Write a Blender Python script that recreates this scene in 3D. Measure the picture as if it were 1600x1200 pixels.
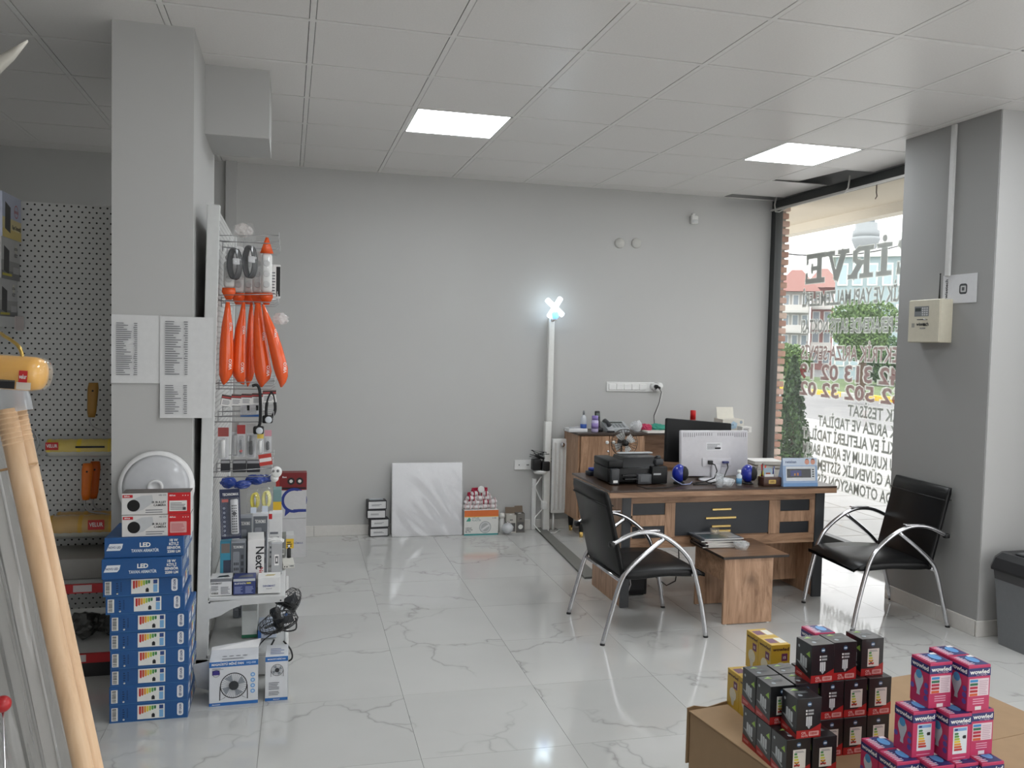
import bpy, bmesh, math, random
from mathutils import Vector, Matrix

random.seed(7)
SC = bpy.context.scene
for o in list(bpy.data.objects):
    bpy.data.objects.remove(o, do_unlink=True)
COL = SC.collection

# ------------------------------------------------------------------ camera
FPX, YAW, PITCH, ROLL, CAMH = 1343.6, 0.2549143, -0.0476037, 0.0232706, 1.58
_cy, _sy, _cp, _sp = math.cos(YAW), math.sin(YAW), math.cos(PITCH), math.sin(PITCH)
_fwd = Vector((_sy * _cp, _cy * _cp, _sp))
_right = Vector((_cy, -_sy, 0))
_up = _right.cross(_fwd)
CR = math.cos(ROLL) * _right + math.sin(ROLL) * _up
CU = -math.sin(ROLL) * _right + math.cos(ROLL) * _up
CF = _fwd
cam_d = bpy.data.cameras.new('camera')
cam = bpy.data.objects.new('camera', cam_d)
COL.objects.link(cam)
cam_d.sensor_width = 36.0
cam_d.lens = FPX / 1600 * 36.0
cam_d.clip_end = 500
cam.matrix_world = Matrix((
    (CR.x, CU.x, -CF.x, 0), (CR.y, CU.y, -CF.y, 0), (CR.z, CU.z, -CF.z, CAMH), (0, 0, 0, 1)))
SC.camera = cam

# ------------------------------------------------------------------ world and exposure
W = bpy.data.worlds.new('overcast_sky')
SC.world = W
W.use_nodes = True
_n = W.node_tree.nodes
_bg = _n['Background']
_bg.inputs[0].default_value = (0.985, 0.99, 0.995, 1)
_bg.inputs[1].default_value = 1.8
SC.view_settings.view_transform = 'Standard'
SC.view_settings.look = 'None'
SC.view_settings.gamma = 1
SC.view_settings.use_curve_mapping = False
SC.view_settings.exposure = 0.6
LED_STRENGTH = 13.0

# soft sun through thin cloud
_s = bpy.data.lights.new('sun', 'SUN')
_s.energy = 0.6
_s.angle = math.radians(40)
_s.color = (1, 0.97, 0.92)
_so = bpy.data.objects.new('sun', _s)
COL.objects.link(_so)
_so.rotation_euler = (math.radians(25), math.radians(-20), 0)

# light portals in the two shop windows
def portal(y0, y1):
    l = bpy.data.lights.new('window_portal', 'AREA')
    l.shape = 'RECTANGLE'
    l.size = 2.75
    l.size_y = y1 - y0
    l.cycles.is_portal = True
    o = bpy.data.objects.new('window_portal', l)
    COL.objects.link(o)
    o.location = (4.40, (y0 + y1) / 2, 1.45)
    o.rotation_euler = (0, math.radians(90), 0)
portal(4.68, 6.95)
portal(-2.2, 3.4)
_l = bpy.data.lights.new('window_portal', 'AREA'); _l.shape = 'RECTANGLE'; _l.size = 3.6; _l.size_y = 2.75; _l.cycles.is_portal = True
_o = bpy.data.objects.new('window_portal', _l); COL.objects.link(_o)
_o.location = (2.4, -3.12, 1.45); _o.rotation_euler = (math.radians(90), 0, 0)  # portal of the added front window

# ------------------------------------------------------------------ geometry helpers
def ray(u, v):
    return CR * ((u - 800) / FPX) + CU * ((600 - v) / FPX) + CF
CAMP = Vector((0, 0, CAMH))
def PY(u, v, Y):
    d = ray(u, v); return CAMP + d * (Y / d.y)
def PX(u, v, X):
    d = ray(u, v); return CAMP + d * (X / d.x)
def PZ(u, v, Z):
    d = ray(u, v); return CAMP + d * ((Z - CAMH) / d.z)
def PD(u, v, D):
    return CAMP + ray(u, v) * D

def lin(c):
    c = c / 255.0
    return c / 12.92 if c <= 0.04045 else ((c + 0.055) / 1.055) ** 2.4
_mats = {}
def C(r, g, b, rough=0.5, metal=0.0, var=0.06, scale=40.0, spec=0.5, bump=0.0, coat=0.0):
    """plain coloured material with a little procedural mottling"""
    key = (r, g, b, rough, metal, var, scale, spec, bump, coat)
    if key in _mats: return _mats[key]
    m = bpy.data.materials.new('colour_%d_%d_%d' % (r, g, b))
    m.use_nodes = True
    nt = m.node_tree; p = nt.nodes['Principled BSDF']
    col = (lin(r), lin(g), lin(b), 1)
    p.inputs['Roughness'].default_value = rough
    p.inputs['Metallic'].default_value = metal
    p.inputs['Specular IOR Level'].default_value = spec
    if coat: p.inputs['Coat Weight'].default_value = coat
    tc = nt.nodes.new('ShaderNodeTexCoord')
    no = nt.nodes.new('ShaderNodeTexNoise'); no.inputs['Scale'].default_value = scale
    no.inputs['Detail'].default_value = 3
    nt.links.new(tc.outputs['Object'], no.inputs['Vector'])
    mx = nt.nodes.new('ShaderNodeMix'); mx.data_type = 'RGBA'
    mx.inputs[6].default_value = tuple(c * (1 - var) for c in col[:3]) + (1,)
    mx.inputs[7].default_value = tuple(min(1, c * (1 + var)) for c in col[:3]) + (1,)
    nt.links.new(no.outputs[0], mx.inputs[0])
    nt.links.new(mx.outputs[2], p.inputs['Base Color'])
    if bump:
        bp = nt.nodes.new('ShaderNodeBump'); bp.inputs['Strength'].default_value = bump
        bp.inputs['Distance'].default_value = 0.002
        nt.links.new(no.outputs[0], bp.inputs['Height'])
        nt.links.new(bp.outputs[0], p.inputs['Normal'])
    _mats[key] = m
    return m
def emit(r, g, b, s):
    key = ('e', r, g, b, s)
    if key in _mats: return _mats[key]
    m = bpy.data.materials.new('glow_%d_%d_%d' % (r, g, b)); m.use_nodes = True
    p = m.node_tree.nodes['Principled BSDF']
    p.inputs['Base Color'].default_value = (0.8, 0.8, 0.8, 1)
    p.inputs['Emission Color'].default_value = (lin(r), lin(g), lin(b), 1)
    p.inputs['Emission Strength'].default_value = s
    _mats[key] = m
    return m
def film(r, g, b, alpha, rough=0.12):
    """clear plastic or glass: mostly see-through with a glossy skin"""
    key = ('f', r, g, b, alpha, rough)
    if key in _mats: return _mats[key]
    m = bpy.data.materials.new('film_%d_%d_%d' % (r, g, b)); m.use_nodes = True
    nt = m.node_tree; nt.nodes.remove(nt.nodes['Principled BSDF'])
    out = nt.nodes['Material Output']
    tr = nt.nodes.new('ShaderNodeBsdfTransparent')
    tr.inputs[0].default_value = (1, 1, 1, 1)
    df = nt.nodes.new('ShaderNodeBsdfDiffuse'); df.inputs[0].default_value = (lin(r), lin(g), lin(b), 1)
    gl = nt.nodes.new('ShaderNodeBsdfGlossy'); gl.inputs['Roughness'].default_value = rough
    gl.inputs[0].default_value = (1, 1, 1, 1)
    m1 = nt.nodes.new('ShaderNodeMixShader'); m1.inputs[0].default_value = alpha
    nt.links.new(tr.outputs[0], m1.inputs[1]); nt.links.new(df.outputs[0], m1.inputs[2])
    lw = nt.nodes.new('ShaderNodeLayerWeight'); lw.inputs[0].default_value = 0.5
    pw = nt.nodes.new('ShaderNodeMath'); pw.operation = 'POWER'; pw.inputs[1].default_value = 5.0
    nt.links.new(lw.outputs['Facing'], pw.inputs[0])
    fr = nt.nodes.new('ShaderNodeMath'); fr.operation = 'MULTIPLY_ADD'; fr.inputs[1].default_value = 0.92; fr.inputs[2].default_value = 0.04
    nt.links.new(pw.outputs[0], fr.inputs[0])
    m2 = nt.nodes.new('ShaderNodeMixShader')
    nt.links.new(fr.outputs[0], m2.inputs[0])
    nt.links.new(m1.outputs[0], m2.inputs[1]); nt.links.new(gl.outputs[0], m2.inputs[2])
    nt.links.new(m2.outputs[0], out.inputs[0])
    _mats[key] = m
    return m

class MB:
    """collects shapes into one mesh"""
    def __init__(s, T=None):
        s.v = []; s.f = []; s.fm = []; s.sm = []; s.mats = []; s.T = T or Matrix()
    def mi(s, m):
        if m not in s.mats: s.mats.append(m)
        return s.mats.index(m)
    def add(s, vs, fs, m, smooth=False):
        b = len(s.v); i = s.mi(m); T = s.T
        s.v += [tuple(T @ Vector(p)) for p in vs]
        for f in fs:
            s.f.append(tuple(b + k for k in f)); s.fm.append(i); s.sm.append(smooth)
        return s
    def box(s, a, b, m, bev=0.0, seg=2):
        x0, y0, z0 = a; x1, y1, z1 = b
        if bev <= 0:
            vs = [(x0, y0, z0), (x1, y0, z0), (x1, y1, z0), (x0, y1, z0), (x0, y0, z1), (x1, y0, z1), (x1, y1, z1), (x0, y1, z1)]
            return s.add(vs, [(0, 3, 2, 1), (4, 5, 6, 7), (0, 1, 5, 4), (1, 2, 6, 5), (2, 3, 7, 6), (3, 0, 4, 7)], m)
        bm = bmesh.new()
        bmesh.ops.create_cube(bm, size=1)
        for q in bm.verts:
            q.co = ((x0 + x1) / 2 + q.co.x * (x1 - x0), (y0 + y1) / 2 + q.co.y * (y1 - y0), (z0 + z1) / 2 + q.co.z * (z1 - z0))
        bmesh.ops.bevel(bm, geom=bm.edges[:], offset=bev, segments=seg, affect='EDGES', profile=0.5)
        bm.verts.index_update()
        vs = [q.co[:] for q in bm.verts]; fs = [[q.index for q in f.verts] for f in bm.faces]
        bm.free()
        return s.add(vs, fs, m, seg > 1)
    def tube(s, pts, r, m, seg=8, cap=True, closed=False):
        pts = [Vector(p) for p in pts]; n = len(pts)
        rs = r if isinstance(r, (list, tuple)) else [r] * n
        vs = []; prev = None
        for i, p in enumerate(pts):
            if closed: t = pts[(i + 1) % n] - pts[i - 1]
            else: t = pts[min(i + 1, n - 1)] - pts[max(i - 1, 0)]
            if t.length < 1e-9: t = Vector((0, 0, 1))
            t.normalize()
            if prev is None:
                a = Vector((0, 0, 1)) if abs(t.z) < 0.9 else Vector((1, 0, 0))
                x = t.cross(a).normalized()
            else:
                x = prev - t * prev.dot(t)
                if x.length < 1e-6: x = t.cross(Vector((0.3, 0.5, 0.8)))
                x.normalize()
            prev = x; y = t.cross(x)
            for k in range(seg):
                an = 2 * math.pi * k / seg
                vs.append(p + (x * math.cos(an) + y * math.sin(an)) * rs[i])
        fs = []
        for i in range(n if closed else n - 1):
            for k in range(seg):
                a = i * seg + k; b = i * seg + (k + 1) % seg
                j = ((i + 1) % n) * seg
                fs.append((a, b, j + (k + 1) % seg, j + k))
        if cap and not closed:
            fs.append(tuple(reversed(range(seg)))); fs.append(tuple((n - 1) * seg + k for k in range(seg)))
        return s.add(vs, fs, m, True)
    def lathe(s, prof, m, seg=24, c=(0, 0, 0), smooth=True, M=None):
        """prof: list of (radius, height) spun round z (then moved by M)"""
        vs = []; M = M or Matrix()
        for r, z in prof:
            for k in range(seg):
                a = 2 * math.pi * k / seg
                vs.append(M @ (Vector((r * math.cos(a), r * math.sin(a), z))) + Vector(c))
        fs = []
        for i in range(len(prof) - 1):
            for k in range(seg):
                fs.append((i * seg + k, i * seg + (k + 1) % seg, (i + 1) * seg + (k + 1) % seg, (i + 1) * seg + k))
        if prof[0][0] > 1e-5: fs.append(tuple(reversed(range(seg))))
        if prof[-1][0] > 1e-5: fs.append(tuple((len(prof) - 1) * seg + k for k in range(seg)))
        return s.add(vs, fs, m, smooth)
    def loft(s, rings, m, cap=True, smooth=True):
        n = len(rings[0]); vs = [p for r in rings for p in r]; fs = []
        for i in range(len(rings) - 1):
            for k in range(n):
                fs.append((i * n + k, i * n + (k + 1) % n, (i + 1) * n + (k + 1) % n, (i + 1) * n + k))
        if cap:
            fs.append(tuple(reversed(range(n)))); fs.append(tuple((len(rings) - 1) * n + k for k in range(n)))
        return s.add(vs, fs, m, smooth)
    def prism(s, poly, y0, y1, m, plane='xz'):
        """extrudes a 2-D outline; plane 'xz' extrudes along y, 'yz' along x, 'xy' along z"""
        f = {'xz': lambda a, b, t: (a, t, b), 'yz': lambda a, b, t: (t, a, b), 'xy': lambda a, b, t: (a, b, t)}[plane]
        n = len(poly)
        vs = [f(a, b, y0) for a, b in poly] + [f(a, b, y1) for a, b in poly]
        fs = [tuple(range(n)), tuple(reversed(range(n, 2 * n)))]
        for k in range(n):
            fs.append((k, k + n, (k + 1) % n + n, (k + 1) % n))
        return s.add(vs, fs, m)
    def ball(s, c, r, m, seg=16, rings=10, sc=(1, 1, 1)):
        prof = [(max(1e-6, math.sin(math.pi * i / rings)) * r, -math.cos(math.pi * i / rings) * r) for i in range(rings + 1)]
        return s.lathe(prof, m, seg, c, True, Matrix.Diagonal((sc[0], sc[1], sc[2])))
    def mesh(s, name):
        me = bpy.data.meshes.new(name)
        me.from_pydata(s.v, [], s.f)
        for m in s.mats: me.materials.append(m)
        me.polygons.foreach_set('material_index', s.fm)
        me.polygons.foreach_set('use_smooth', s.sm)
        bm = bmesh.new(); bm.from_mesh(me)
        bmesh.ops.recalc_face_normals(bm, faces=bm.faces[:])
        bm.to_mesh(me); bm.free()
        return me
    def build(s, name, parent=None, loc=(0, 0, 0), rz=0.0, raw=False):
        o = bpy.data.objects.new(name, s.mesh(name))
        COL.objects.link(o)
        o.location = loc; o.rotation_euler = (0, 0, rz)
        if parent: o.parent = parent
        return o

def tag(o, label=None, cat=None, group=None, kind=None):
    if label: o['label'] = label
    if cat: o['category'] = cat
    if group: o['group'] = group
    if kind: o['kind'] = kind
    return o
def empty(name, loc=(0, 0, 0), rz=0.0):
    o = bpy.data.objects.new(name, None); COL.objects.link(o)
    o.empty_display_size = 0.05
    o.location = loc; o.rotation_euler = (0, 0, rz)
    return o
def copy_tree(o, parent=None):
    c = o.copy(); COL.objects.link(c)
    c.parent = parent
    for ch in o.children: copy_tree(ch, c)
    return c

# ------------------------------------------------------------------ lettering: outlines turned into flat mesh print
_tx = {}
def glyphs(s, bold=0.0, shear=0.0):
    key = (s, bold, shear)
    if key in _tx: return _tx[key]
    cu = bpy.data.curves.new('t', 'FONT'); cu.body = s; cu.size = 1.0; cu.offset = bold; cu.shear = shear
    cu.resolution_u = 2; cu.fill_mode = 'FRONT'
    ob = bpy.data.objects.new('t', cu); COL.objects.link(ob)
    dg = bpy.context.evaluated_depsgraph_get(); dg.update()
    me = bpy.data.meshes.new_from_object(ob.evaluated_get(dg))
    vs = [(p.co.x, p.co.y) for p in me.vertices]; fs = [tuple(p.vertices) for p in me.polygons]
    bpy.data.objects.remove(ob, do_unlink=True); bpy.data.curves.remove(cu); bpy.data.meshes.remove(me)
    x0 = min(p[0] for p in vs); x1 = max(p[0] for p in vs)
    r = ([((a - x0), b) for a, b in vs], fs, x1 - x0)
    _tx[key] = r
    return r
CAPH = 0.70
class Frame:
    """a flat face: origin, right, up; print sits a hair in front"""
    def __init__(s, o, u, v):
        s.o = Vector(o); s.u = Vector(u).normalized(); s.v = Vector(v).normalized(); s.n = s.u.cross(s.v); s.k = 1
    def p(s, x, y, l): return s.o + s.u * x + s.v * y + s.n * l
class Print(MB):
    L = 0.00035
    def poly(s, fr, pts, m, lift=1):
        s.add([fr.p(x, y, s.L * lift) for x, y in pts], [tuple(range(len(pts)))], m)
    def rect(s, fr, x0, y0, x1, y1, m, lift=1):
        s.poly(fr, [(x0, y0), (x1, y0), (x1, y1), (x0, y1)], m, lift)
    def rrect(s, fr, x0, y0, x1, y1, r, m, lift=1):
        pts = []
        for cx, cy, a in ((x1 - r, y0 + r, -90), (x1 - r, y1 - r, 0), (x0 + r, y1 - r, 90), (x0 + r, y0 + r, 180)):
            for k in range(4):
                t = math.radians(a + 30 * k); pts.append((cx + r * math.cos(t), cy + r * math.sin(t)))
        s.poly(fr, pts, m, lift)
    def disc(s, fr, x, y, r, m, lift=1, n=16, ry=None):
        ry = ry or r
        s.poly(fr, [(x + r * math.cos(2 * math.pi * k / n), y + ry * math.sin(2 * math.pi * k / n)) for k in range(n)], m, lift)
    def ring(s, fr, x, y, r0, r1, m, lift=1, n=24):
        vs = []; fs = []
        for k in range(n):
            a = 2 * math.pi * k / n
            vs += [fr.p(x + r0 * math.cos(a), y + r0 * math.sin(a), s.L * lift), fr.p(x + r1 * math.cos(a), y + r1 * math.sin(a), s.L * lift)]
            fs.append((2 * k, 2 * k + 1, (2 * k + 3) % (2 * n), (2 * k + 2) % (2 * n)))
        s.add(vs, fs, m)
    def text(s, fr, t, x, y, h, m, align='l', bold=0.02, lift=2, w=None, rot=0, shear=0.0):
        """h = capital height; w = fit to this width; rot = quarter turns anticlockwise"""
        vs, fs, tw = glyphs(t, bold, shear)
        k = h / CAPH; kx = k if w is None else w / tw
        off = {'l': 0, 'c': -tw * kx / 2, 'r': -tw * kx}[align]
        out = []
        for a, b in vs:
            a2, b2 = a * kx + off, b * k
            for _ in range(rot % 4): a2, b2 = -b2, a2
            out.append(fr.p(x + a2, y + b2, s.L * lift))
        s.add(out, fs, m)
    def lines(s, fr, x0, y0, x1, y1, n, m, lift=2, fill=0.45, ragged=0.3):
        """rows of unreadable small print"""
        dy = (y1 - y0) / n
        for i in range(n):
            e = x1 - (x1 - x0) * ragged * random.random()
            s.rect(fr, x0, y0 + dy * i, e, y0 + dy * (i + fill), m, lift)
    def mesh(s, name):
        me = bpy.data.meshes.new(name)
        me.from_pydata(s.v, [], s.f)
        for m in s.mats: me.materials.append(m)
        me.polygons.foreach_set('material_index', s.fm)
        return me
def faces(w, d, h):
    """the faces of a carton centred on x and y, standing on z = 0"""
    return {'front': Frame((-w / 2, -d / 2, 0), (1, 0, 0), (0, 0, 1)), 'left': Frame((-w / 2, d / 2, 0), (0, -1, 0), (0, 0, 1)),
            'right': Frame((w / 2, -d / 2, 0), (0, 1, 0), (0, 0, 1)), 'top': Frame((-w / 2, -d / 2, h), (1, 0, 0), (0, 1, 0))}
def carton(name, w, d, h, m, lid=True, bev=0.0015):
    """a closed carton with a visible flap seam"""
    b = MB(); b.box((-w / 2, -d / 2, 0), (w / 2, d / 2, h), m, bev, 1)
    return b.build(name)

WHITE = C(232, 232, 230, 0.5); BLACK = C(18, 18, 19, 0.45); DARK = C(40, 40, 42, 0.5); CHROME = C(205, 205, 208, 0.18, 1.0)
GREYTXT = C(110, 112, 118, 0.6); WIRE = C(170, 170, 172, 0.3, 0.9); RED = C(190, 30, 35, 0.45); INK = C(30, 30, 34, 0.6)

# ------------------------------------------------------------------ surface materials
def nodemat(name):
    m = bpy.data.materials.new(name); m.use_nodes = True
    return m, m.node_tree, m.node_tree.nodes['Principled BSDF'], m.node_tree.nodes.new, m.node_tree.links.new
def ramp(new, stops):
    r = new('ShaderNodeValToRGB'); e = r.color_ramp.elements
    while len(e) < len(stops): e.new(0.5)
    for i, (p, c) in enumerate(stops):
        e[i].position = p; e[i].color = (c[0], c[1], c[2], 1)
    return r
def g(v): return (lin(v), lin(v), lin(v))

def marble():
    m, nt, p, new, ln = nodemat('polished_marble_tile')
    tc = new('ShaderNodeTexCoord'); oi = new('ShaderNodeObjectInfo')
    mul = new('ShaderNodeVectorMath'); mul.operation = 'SCALE'; mul.inputs[0].default_value = (37, 53, 71)
    ln(oi.outputs['Random'], mul.inputs['Scale'])
    ad = new('ShaderNodeVectorMath'); ad.operation = 'ADD'
    ln(tc.outputs['Object'], ad.inputs[0]); ln(mul.outputs[0], ad.inputs[1])
    n1 = new('ShaderNodeTexNoise'); n1.inputs['Scale'].default_value = 2.6; n1.inputs['Detail'].default_value = 3.5
    n1.inputs['Roughness'].default_value = 0.62
    ln(ad.outputs[0], n1.inputs['Vector'])
    sc = new('ShaderNodeVectorMath'); sc.operation = 'SCALE'; sc.inputs['Scale'].default_value = 0.55
    ln(n1.outputs['Color'], sc.inputs[0])
    a2 = new('ShaderNodeVectorMath'); a2.operation = 'ADD'; ln(ad.outputs[0], a2.inputs[0]); ln(sc.outputs[0], a2.inputs[1])
    vo = new('ShaderNodeTexVoronoi'); vo.feature = 'DISTANCE_TO_EDGE'; vo.inputs['Scale'].default_value = 1.1
    ln(a2.outputs[0], vo.inputs['Vector'])
    vr = ramp(new, [(0.0, (1, 1, 1)), (0.004, (0.5, 0.5, 0.5)), (0.014, (0.12, 0.12, 0.12)), (0.03, (0, 0, 0))]); ln(vo.outputs[0], vr.inputs[0])
    n2 = new('ShaderNodeTexNoise'); n2.inputs['Scale'].default_value = 2.1; ln(ad.outputs[0], n2.inputs['Vector'])
    mr = ramp(new, [(0.40, (0, 0, 0)), (0.55, (1, 1, 1))]); ln(n2.outputs[0], mr.inputs[0])
    mm = new('ShaderNodeMath'); mm.operation = 'MULTIPLY'; ln(vr.outputs[0], mm.inputs[0]); ln(mr.outputs[0], mm.inputs[1])
    n3 = new('ShaderNodeTexNoise'); n3.inputs['Scale'].default_value = 1.2; n3.inputs['Detail'].default_value = 4
    ln(ad.outputs[0], n3.inputs['Vector'])
    br = ramp(new, [(0.3, (lin(190), lin(190), lin(187))), (0.7, (lin(200), lin(200), lin(197)))]); ln(n3.outputs[0], br.inputs[0])
    mx = new('ShaderNodeMix'); mx.data_type = 'RGBA'
    mf = new('ShaderNodeMath'); mf.operation = 'MULTIPLY'; mf.inputs[1].default_value = 0.55
    ln(mm.outputs[0], mf.inputs[0])
    ln(mf.outputs[0], mx.inputs[0]); ln(br.outputs[0], mx.inputs[6]); mx.inputs[7].default_value = (lin(118), lin(115), lin(111), 1)
    ln(mx.outputs[2], p.inputs['Base Color'])
    p.inputs['Roughness'].default_value = 0.075
    p.inputs['IOR'].default_value = 1.7
    n4 = new('ShaderNodeTexNoise'); n4.inputs['Scale'].default_value = 9
    ln(tc.outputs['Object'], n4.inputs['Vector'])
    bp = new('ShaderNodeBump'); bp.inputs['Strength'].default_value = 0.02; bp.inputs['Distance'].default_value = 0.004
    ln(n4.outputs[0], bp.inputs['Height']); ln(bp.outputs[0], p.inputs['Normal'])
    return m
def plaster(name, v0, v1, tint=(1, 1, 1), rough=0.75):
    m, nt, p, new, ln = nodemat(name)
    tc = new('ShaderNodeTexCoord')
    n = new('ShaderNodeTexNoise'); n.inputs['Scale'].default_value = 1.3; n.inputs['Detail'].default_value = 5
    ln(tc.outputs['Object'], n.inputs['Vector'])
    f = lambda v: tuple(lin(v) * t for t in tint)
    r = ramp(new, [(0.3, f(v0)), (0.7, f(v1))]); ln(n.outputs[0], r.inputs[0]); ln(r.outputs[0], p.inputs['Base Color'])
    n2 = new('ShaderNodeTexNoise'); n2.inputs['Scale'].default_value = 180; ln(tc.outputs['Object'], n2.inputs['Vector'])
    bp = new('ShaderNodeBump'); bp.inputs['Strength'].default_value = 0.06; bp.inputs['Distance'].default_value = 0.002
    ln(n2.outputs[0], bp.inputs['Height']); ln(bp.outputs[0], p.inputs['Normal'])
    p.inputs['Roughness'].default_value = rough
    return m
def wood(name, c0, c1, c2, scale=(1.0, 12, 12), rough=0.45, knots=True):
    m, nt, p, new, ln = nodemat(name)
    tc = new('ShaderNodeTexCoord'); mp = new('ShaderNodeMapping'); mp.inputs['Scale'].default_value = scale
    ln(tc.outputs['Object'], mp.inputs[0])
    n = new('ShaderNodeTexNoise'); n.inputs['Scale'].default_value = 2.2; n.inputs['Detail'].default_value = 8
    n.inputs['Distortion'].default_value = 1.6; n.inputs['Roughness'].default_value = 0.65
    ln(mp.outputs[0], n.inputs['Vector'])
    f = lambda c: tuple(lin(x) for x in c)
    r = ramp(new, [(0.3, f(c0)), (0.5, f(c1)), (0.72, f(c2))]); ln(n.outputs[0], r.inputs[0])
    out = r.outputs[0]
    if knots:
        vo = new('ShaderNodeTexVoronoi'); vo.inputs['Scale'].default_value = 3.4; vo.inputs['Randomness'].default_value = 1
        ln(tc.outputs['Object'], vo.inputs['Vector'])
        kr = ramp(new, [(0.05, (1, 1, 1)), (0.13, (0.3, 0.3, 0.3)), (0.22, (0, 0, 0))]); ln(vo.outputs['Distance'], kr.inputs[0])
        mx = new('ShaderNodeMix'); mx.data_type = 'RGBA'; mx.inputs[7].default_value = tuple(x * 0.35 for x in f(c0)) + (1,)
        kf = new('ShaderNodeMath'); kf.operation = 'MULTIPLY'; kf.inputs[1].default_value = 0.6; ln(kr.outputs[0], kf.inputs[0])
        ln(kf.outputs[0], mx.inputs[0]); ln(out, mx.inputs[6]); out = mx.outputs[2]
    ln(out, p.inputs['Base Color'])
    bp = new('ShaderNodeBump'); bp.inputs['Strength'].default_value = 0.12; bp.inputs['Distance'].default_value = 0.001
    ln(n.outputs[0], bp.inputs['Height']); ln(bp.outputs[0], p.inputs['Normal'])
    p.inputs['Roughness'].default_value = rough
    return m
def perforated(name, base, axis):
    """sheet metal with a staggered grid of punched holes; axis = the horizontal object axis"""
    m, nt, p, new, ln = nodemat(name)
    tc = new('ShaderNodeTexCoord'); sx = new('ShaderNodeSeparateXYZ'); ln(tc.outputs['Object'], sx.inputs[0])
    def math_(op, a, b=None):
        n = new('ShaderNodeMath'); n.operation = op
        for i, q in enumerate((a, b)):
            if q is None: continue
            if isinstance(q, (int, float)): n.inputs[i].default_value = q
            else: ln(q, n.inputs[i])
        return n.outputs[0]
    P_ = 0.026
    zz = math_('DIVIDE', sx.outputs['Z'], P_)
    row = math_('FLOOR', zz)
    odd = math_('MULTIPLY', math_('MODULO', math_('ABSOLUTE', row), 2.0), 0.5)
    xx = math_('ADD', math_('DIVIDE', sx.outputs[axis], P_ * 1.3), odd)
    fx = math_('MULTIPLY', math_('SUBTRACT', math_('FRACT', xx), 0.5), 1.3)
    fz = math_('SUBTRACT', math_('FRACT', zz), 0.5)
    d = math_('SQRT', math_('ADD', math_('MULTIPLY', fx, fx), math_('MULTIPLY', fz, fz)))
    hole = math_('LESS_THAN', d, 0.19)
    mx = new('ShaderNodeMix'); mx.data_type = 'RGBA'
    mx.inputs[6].default_value = (lin(base), lin(base), lin(base * 0.99), 1); mx.inputs[7].default_value = (lin(30), lin(28), lin(26), 1)
    ln(hole, mx.inputs[0]); ln(mx.outputs[2], p.inputs['Base Color'])
    p.inputs['Roughness'].default_value = 0.5
    return m
def gloss_panel():
    m, nt, p, new, ln = nodemat('pvc_ceiling_tile')
    tc = new('ShaderNodeTexCoord'); n = new('ShaderNodeTexNoise'); n.inputs['Scale'].default_value = 120
    ln(tc.outputs['Object'], n.inputs['Vector'])
    r = ramp(new, [(0.3, (lin(228), lin(225), lin(222))), (0.7, (lin(233), lin(230), lin(227)))]); ln(n.outputs[0], r.inputs[0])
    ln(r.outputs[0], p.inputs['Base Color']); p.inputs['Roughness'].default_value = 0.32
    bp = new('ShaderNodeBump'); bp.inputs['Strength'].default_value = 0.04; bp.inputs['Distance'].default_value = 0.001
    ln(n.outputs[0], bp.inputs['Height']); ln(bp.outputs[0], p.inputs['Normal'])
    return m
MARBLE = marble()
WALLP = plaster('grey_wall_paint', 190, 193, (1, 0.995, 0.97))
WALLDK = plaster('dark_grey_and_pier_shade', 150, 154, (1, 0.995, 0.97))  # lintel grey, also carries the shade of the pier side
PILLARP = plaster('warm_grey_paint', 184, 187, (1, 0.995, 0.975))
TILEP = gloss_panel()
RAILM = C(232, 230, 227, 0.4)
WOOD = wood('oak_laminate', (118, 88, 66), (162, 126, 98), (186, 152, 124), (1.1, 9, 9))
WOODV = wood('oak_laminate_upright', (128, 96, 72), (170, 134, 106), (194, 158, 130), (9, 9, 1.1))
WOODT = wood('walnut_top_laminate', (90, 66, 50), (124, 94, 72), (146, 114, 90), (1.1, 9, 9), 0.3)
ANTHR = C(58, 60, 63, 0.4)

ZC = 2.9118
def clip_rect(poly, x0, x1, y0, y1):
    def cut(pts, f, inter):
        out = []
        for i in range(len(pts)):
            a, b = pts[i - 1], pts[i]
            fa, fb = f(a), f(b)
            if (fa >= 0) != (fb >= 0):
                t = fa / (fa - fb); out.append((a[0] + (b[0] - a[0]) * t, a[1] + (b[1] - a[1]) * t))
            if fb >= 0: out.append(b)
        return out
    for f in (lambda p: p[0] - x0, lambda p: x1 - p[0], lambda p: p[1] - y0, lambda p: y1 - p[1]):
        if poly: poly = cut(poly, f, None)
    return poly
RX0, RX1, RY0, RY1 = -2.05, 4.20, -3.0, 6.98

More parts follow.
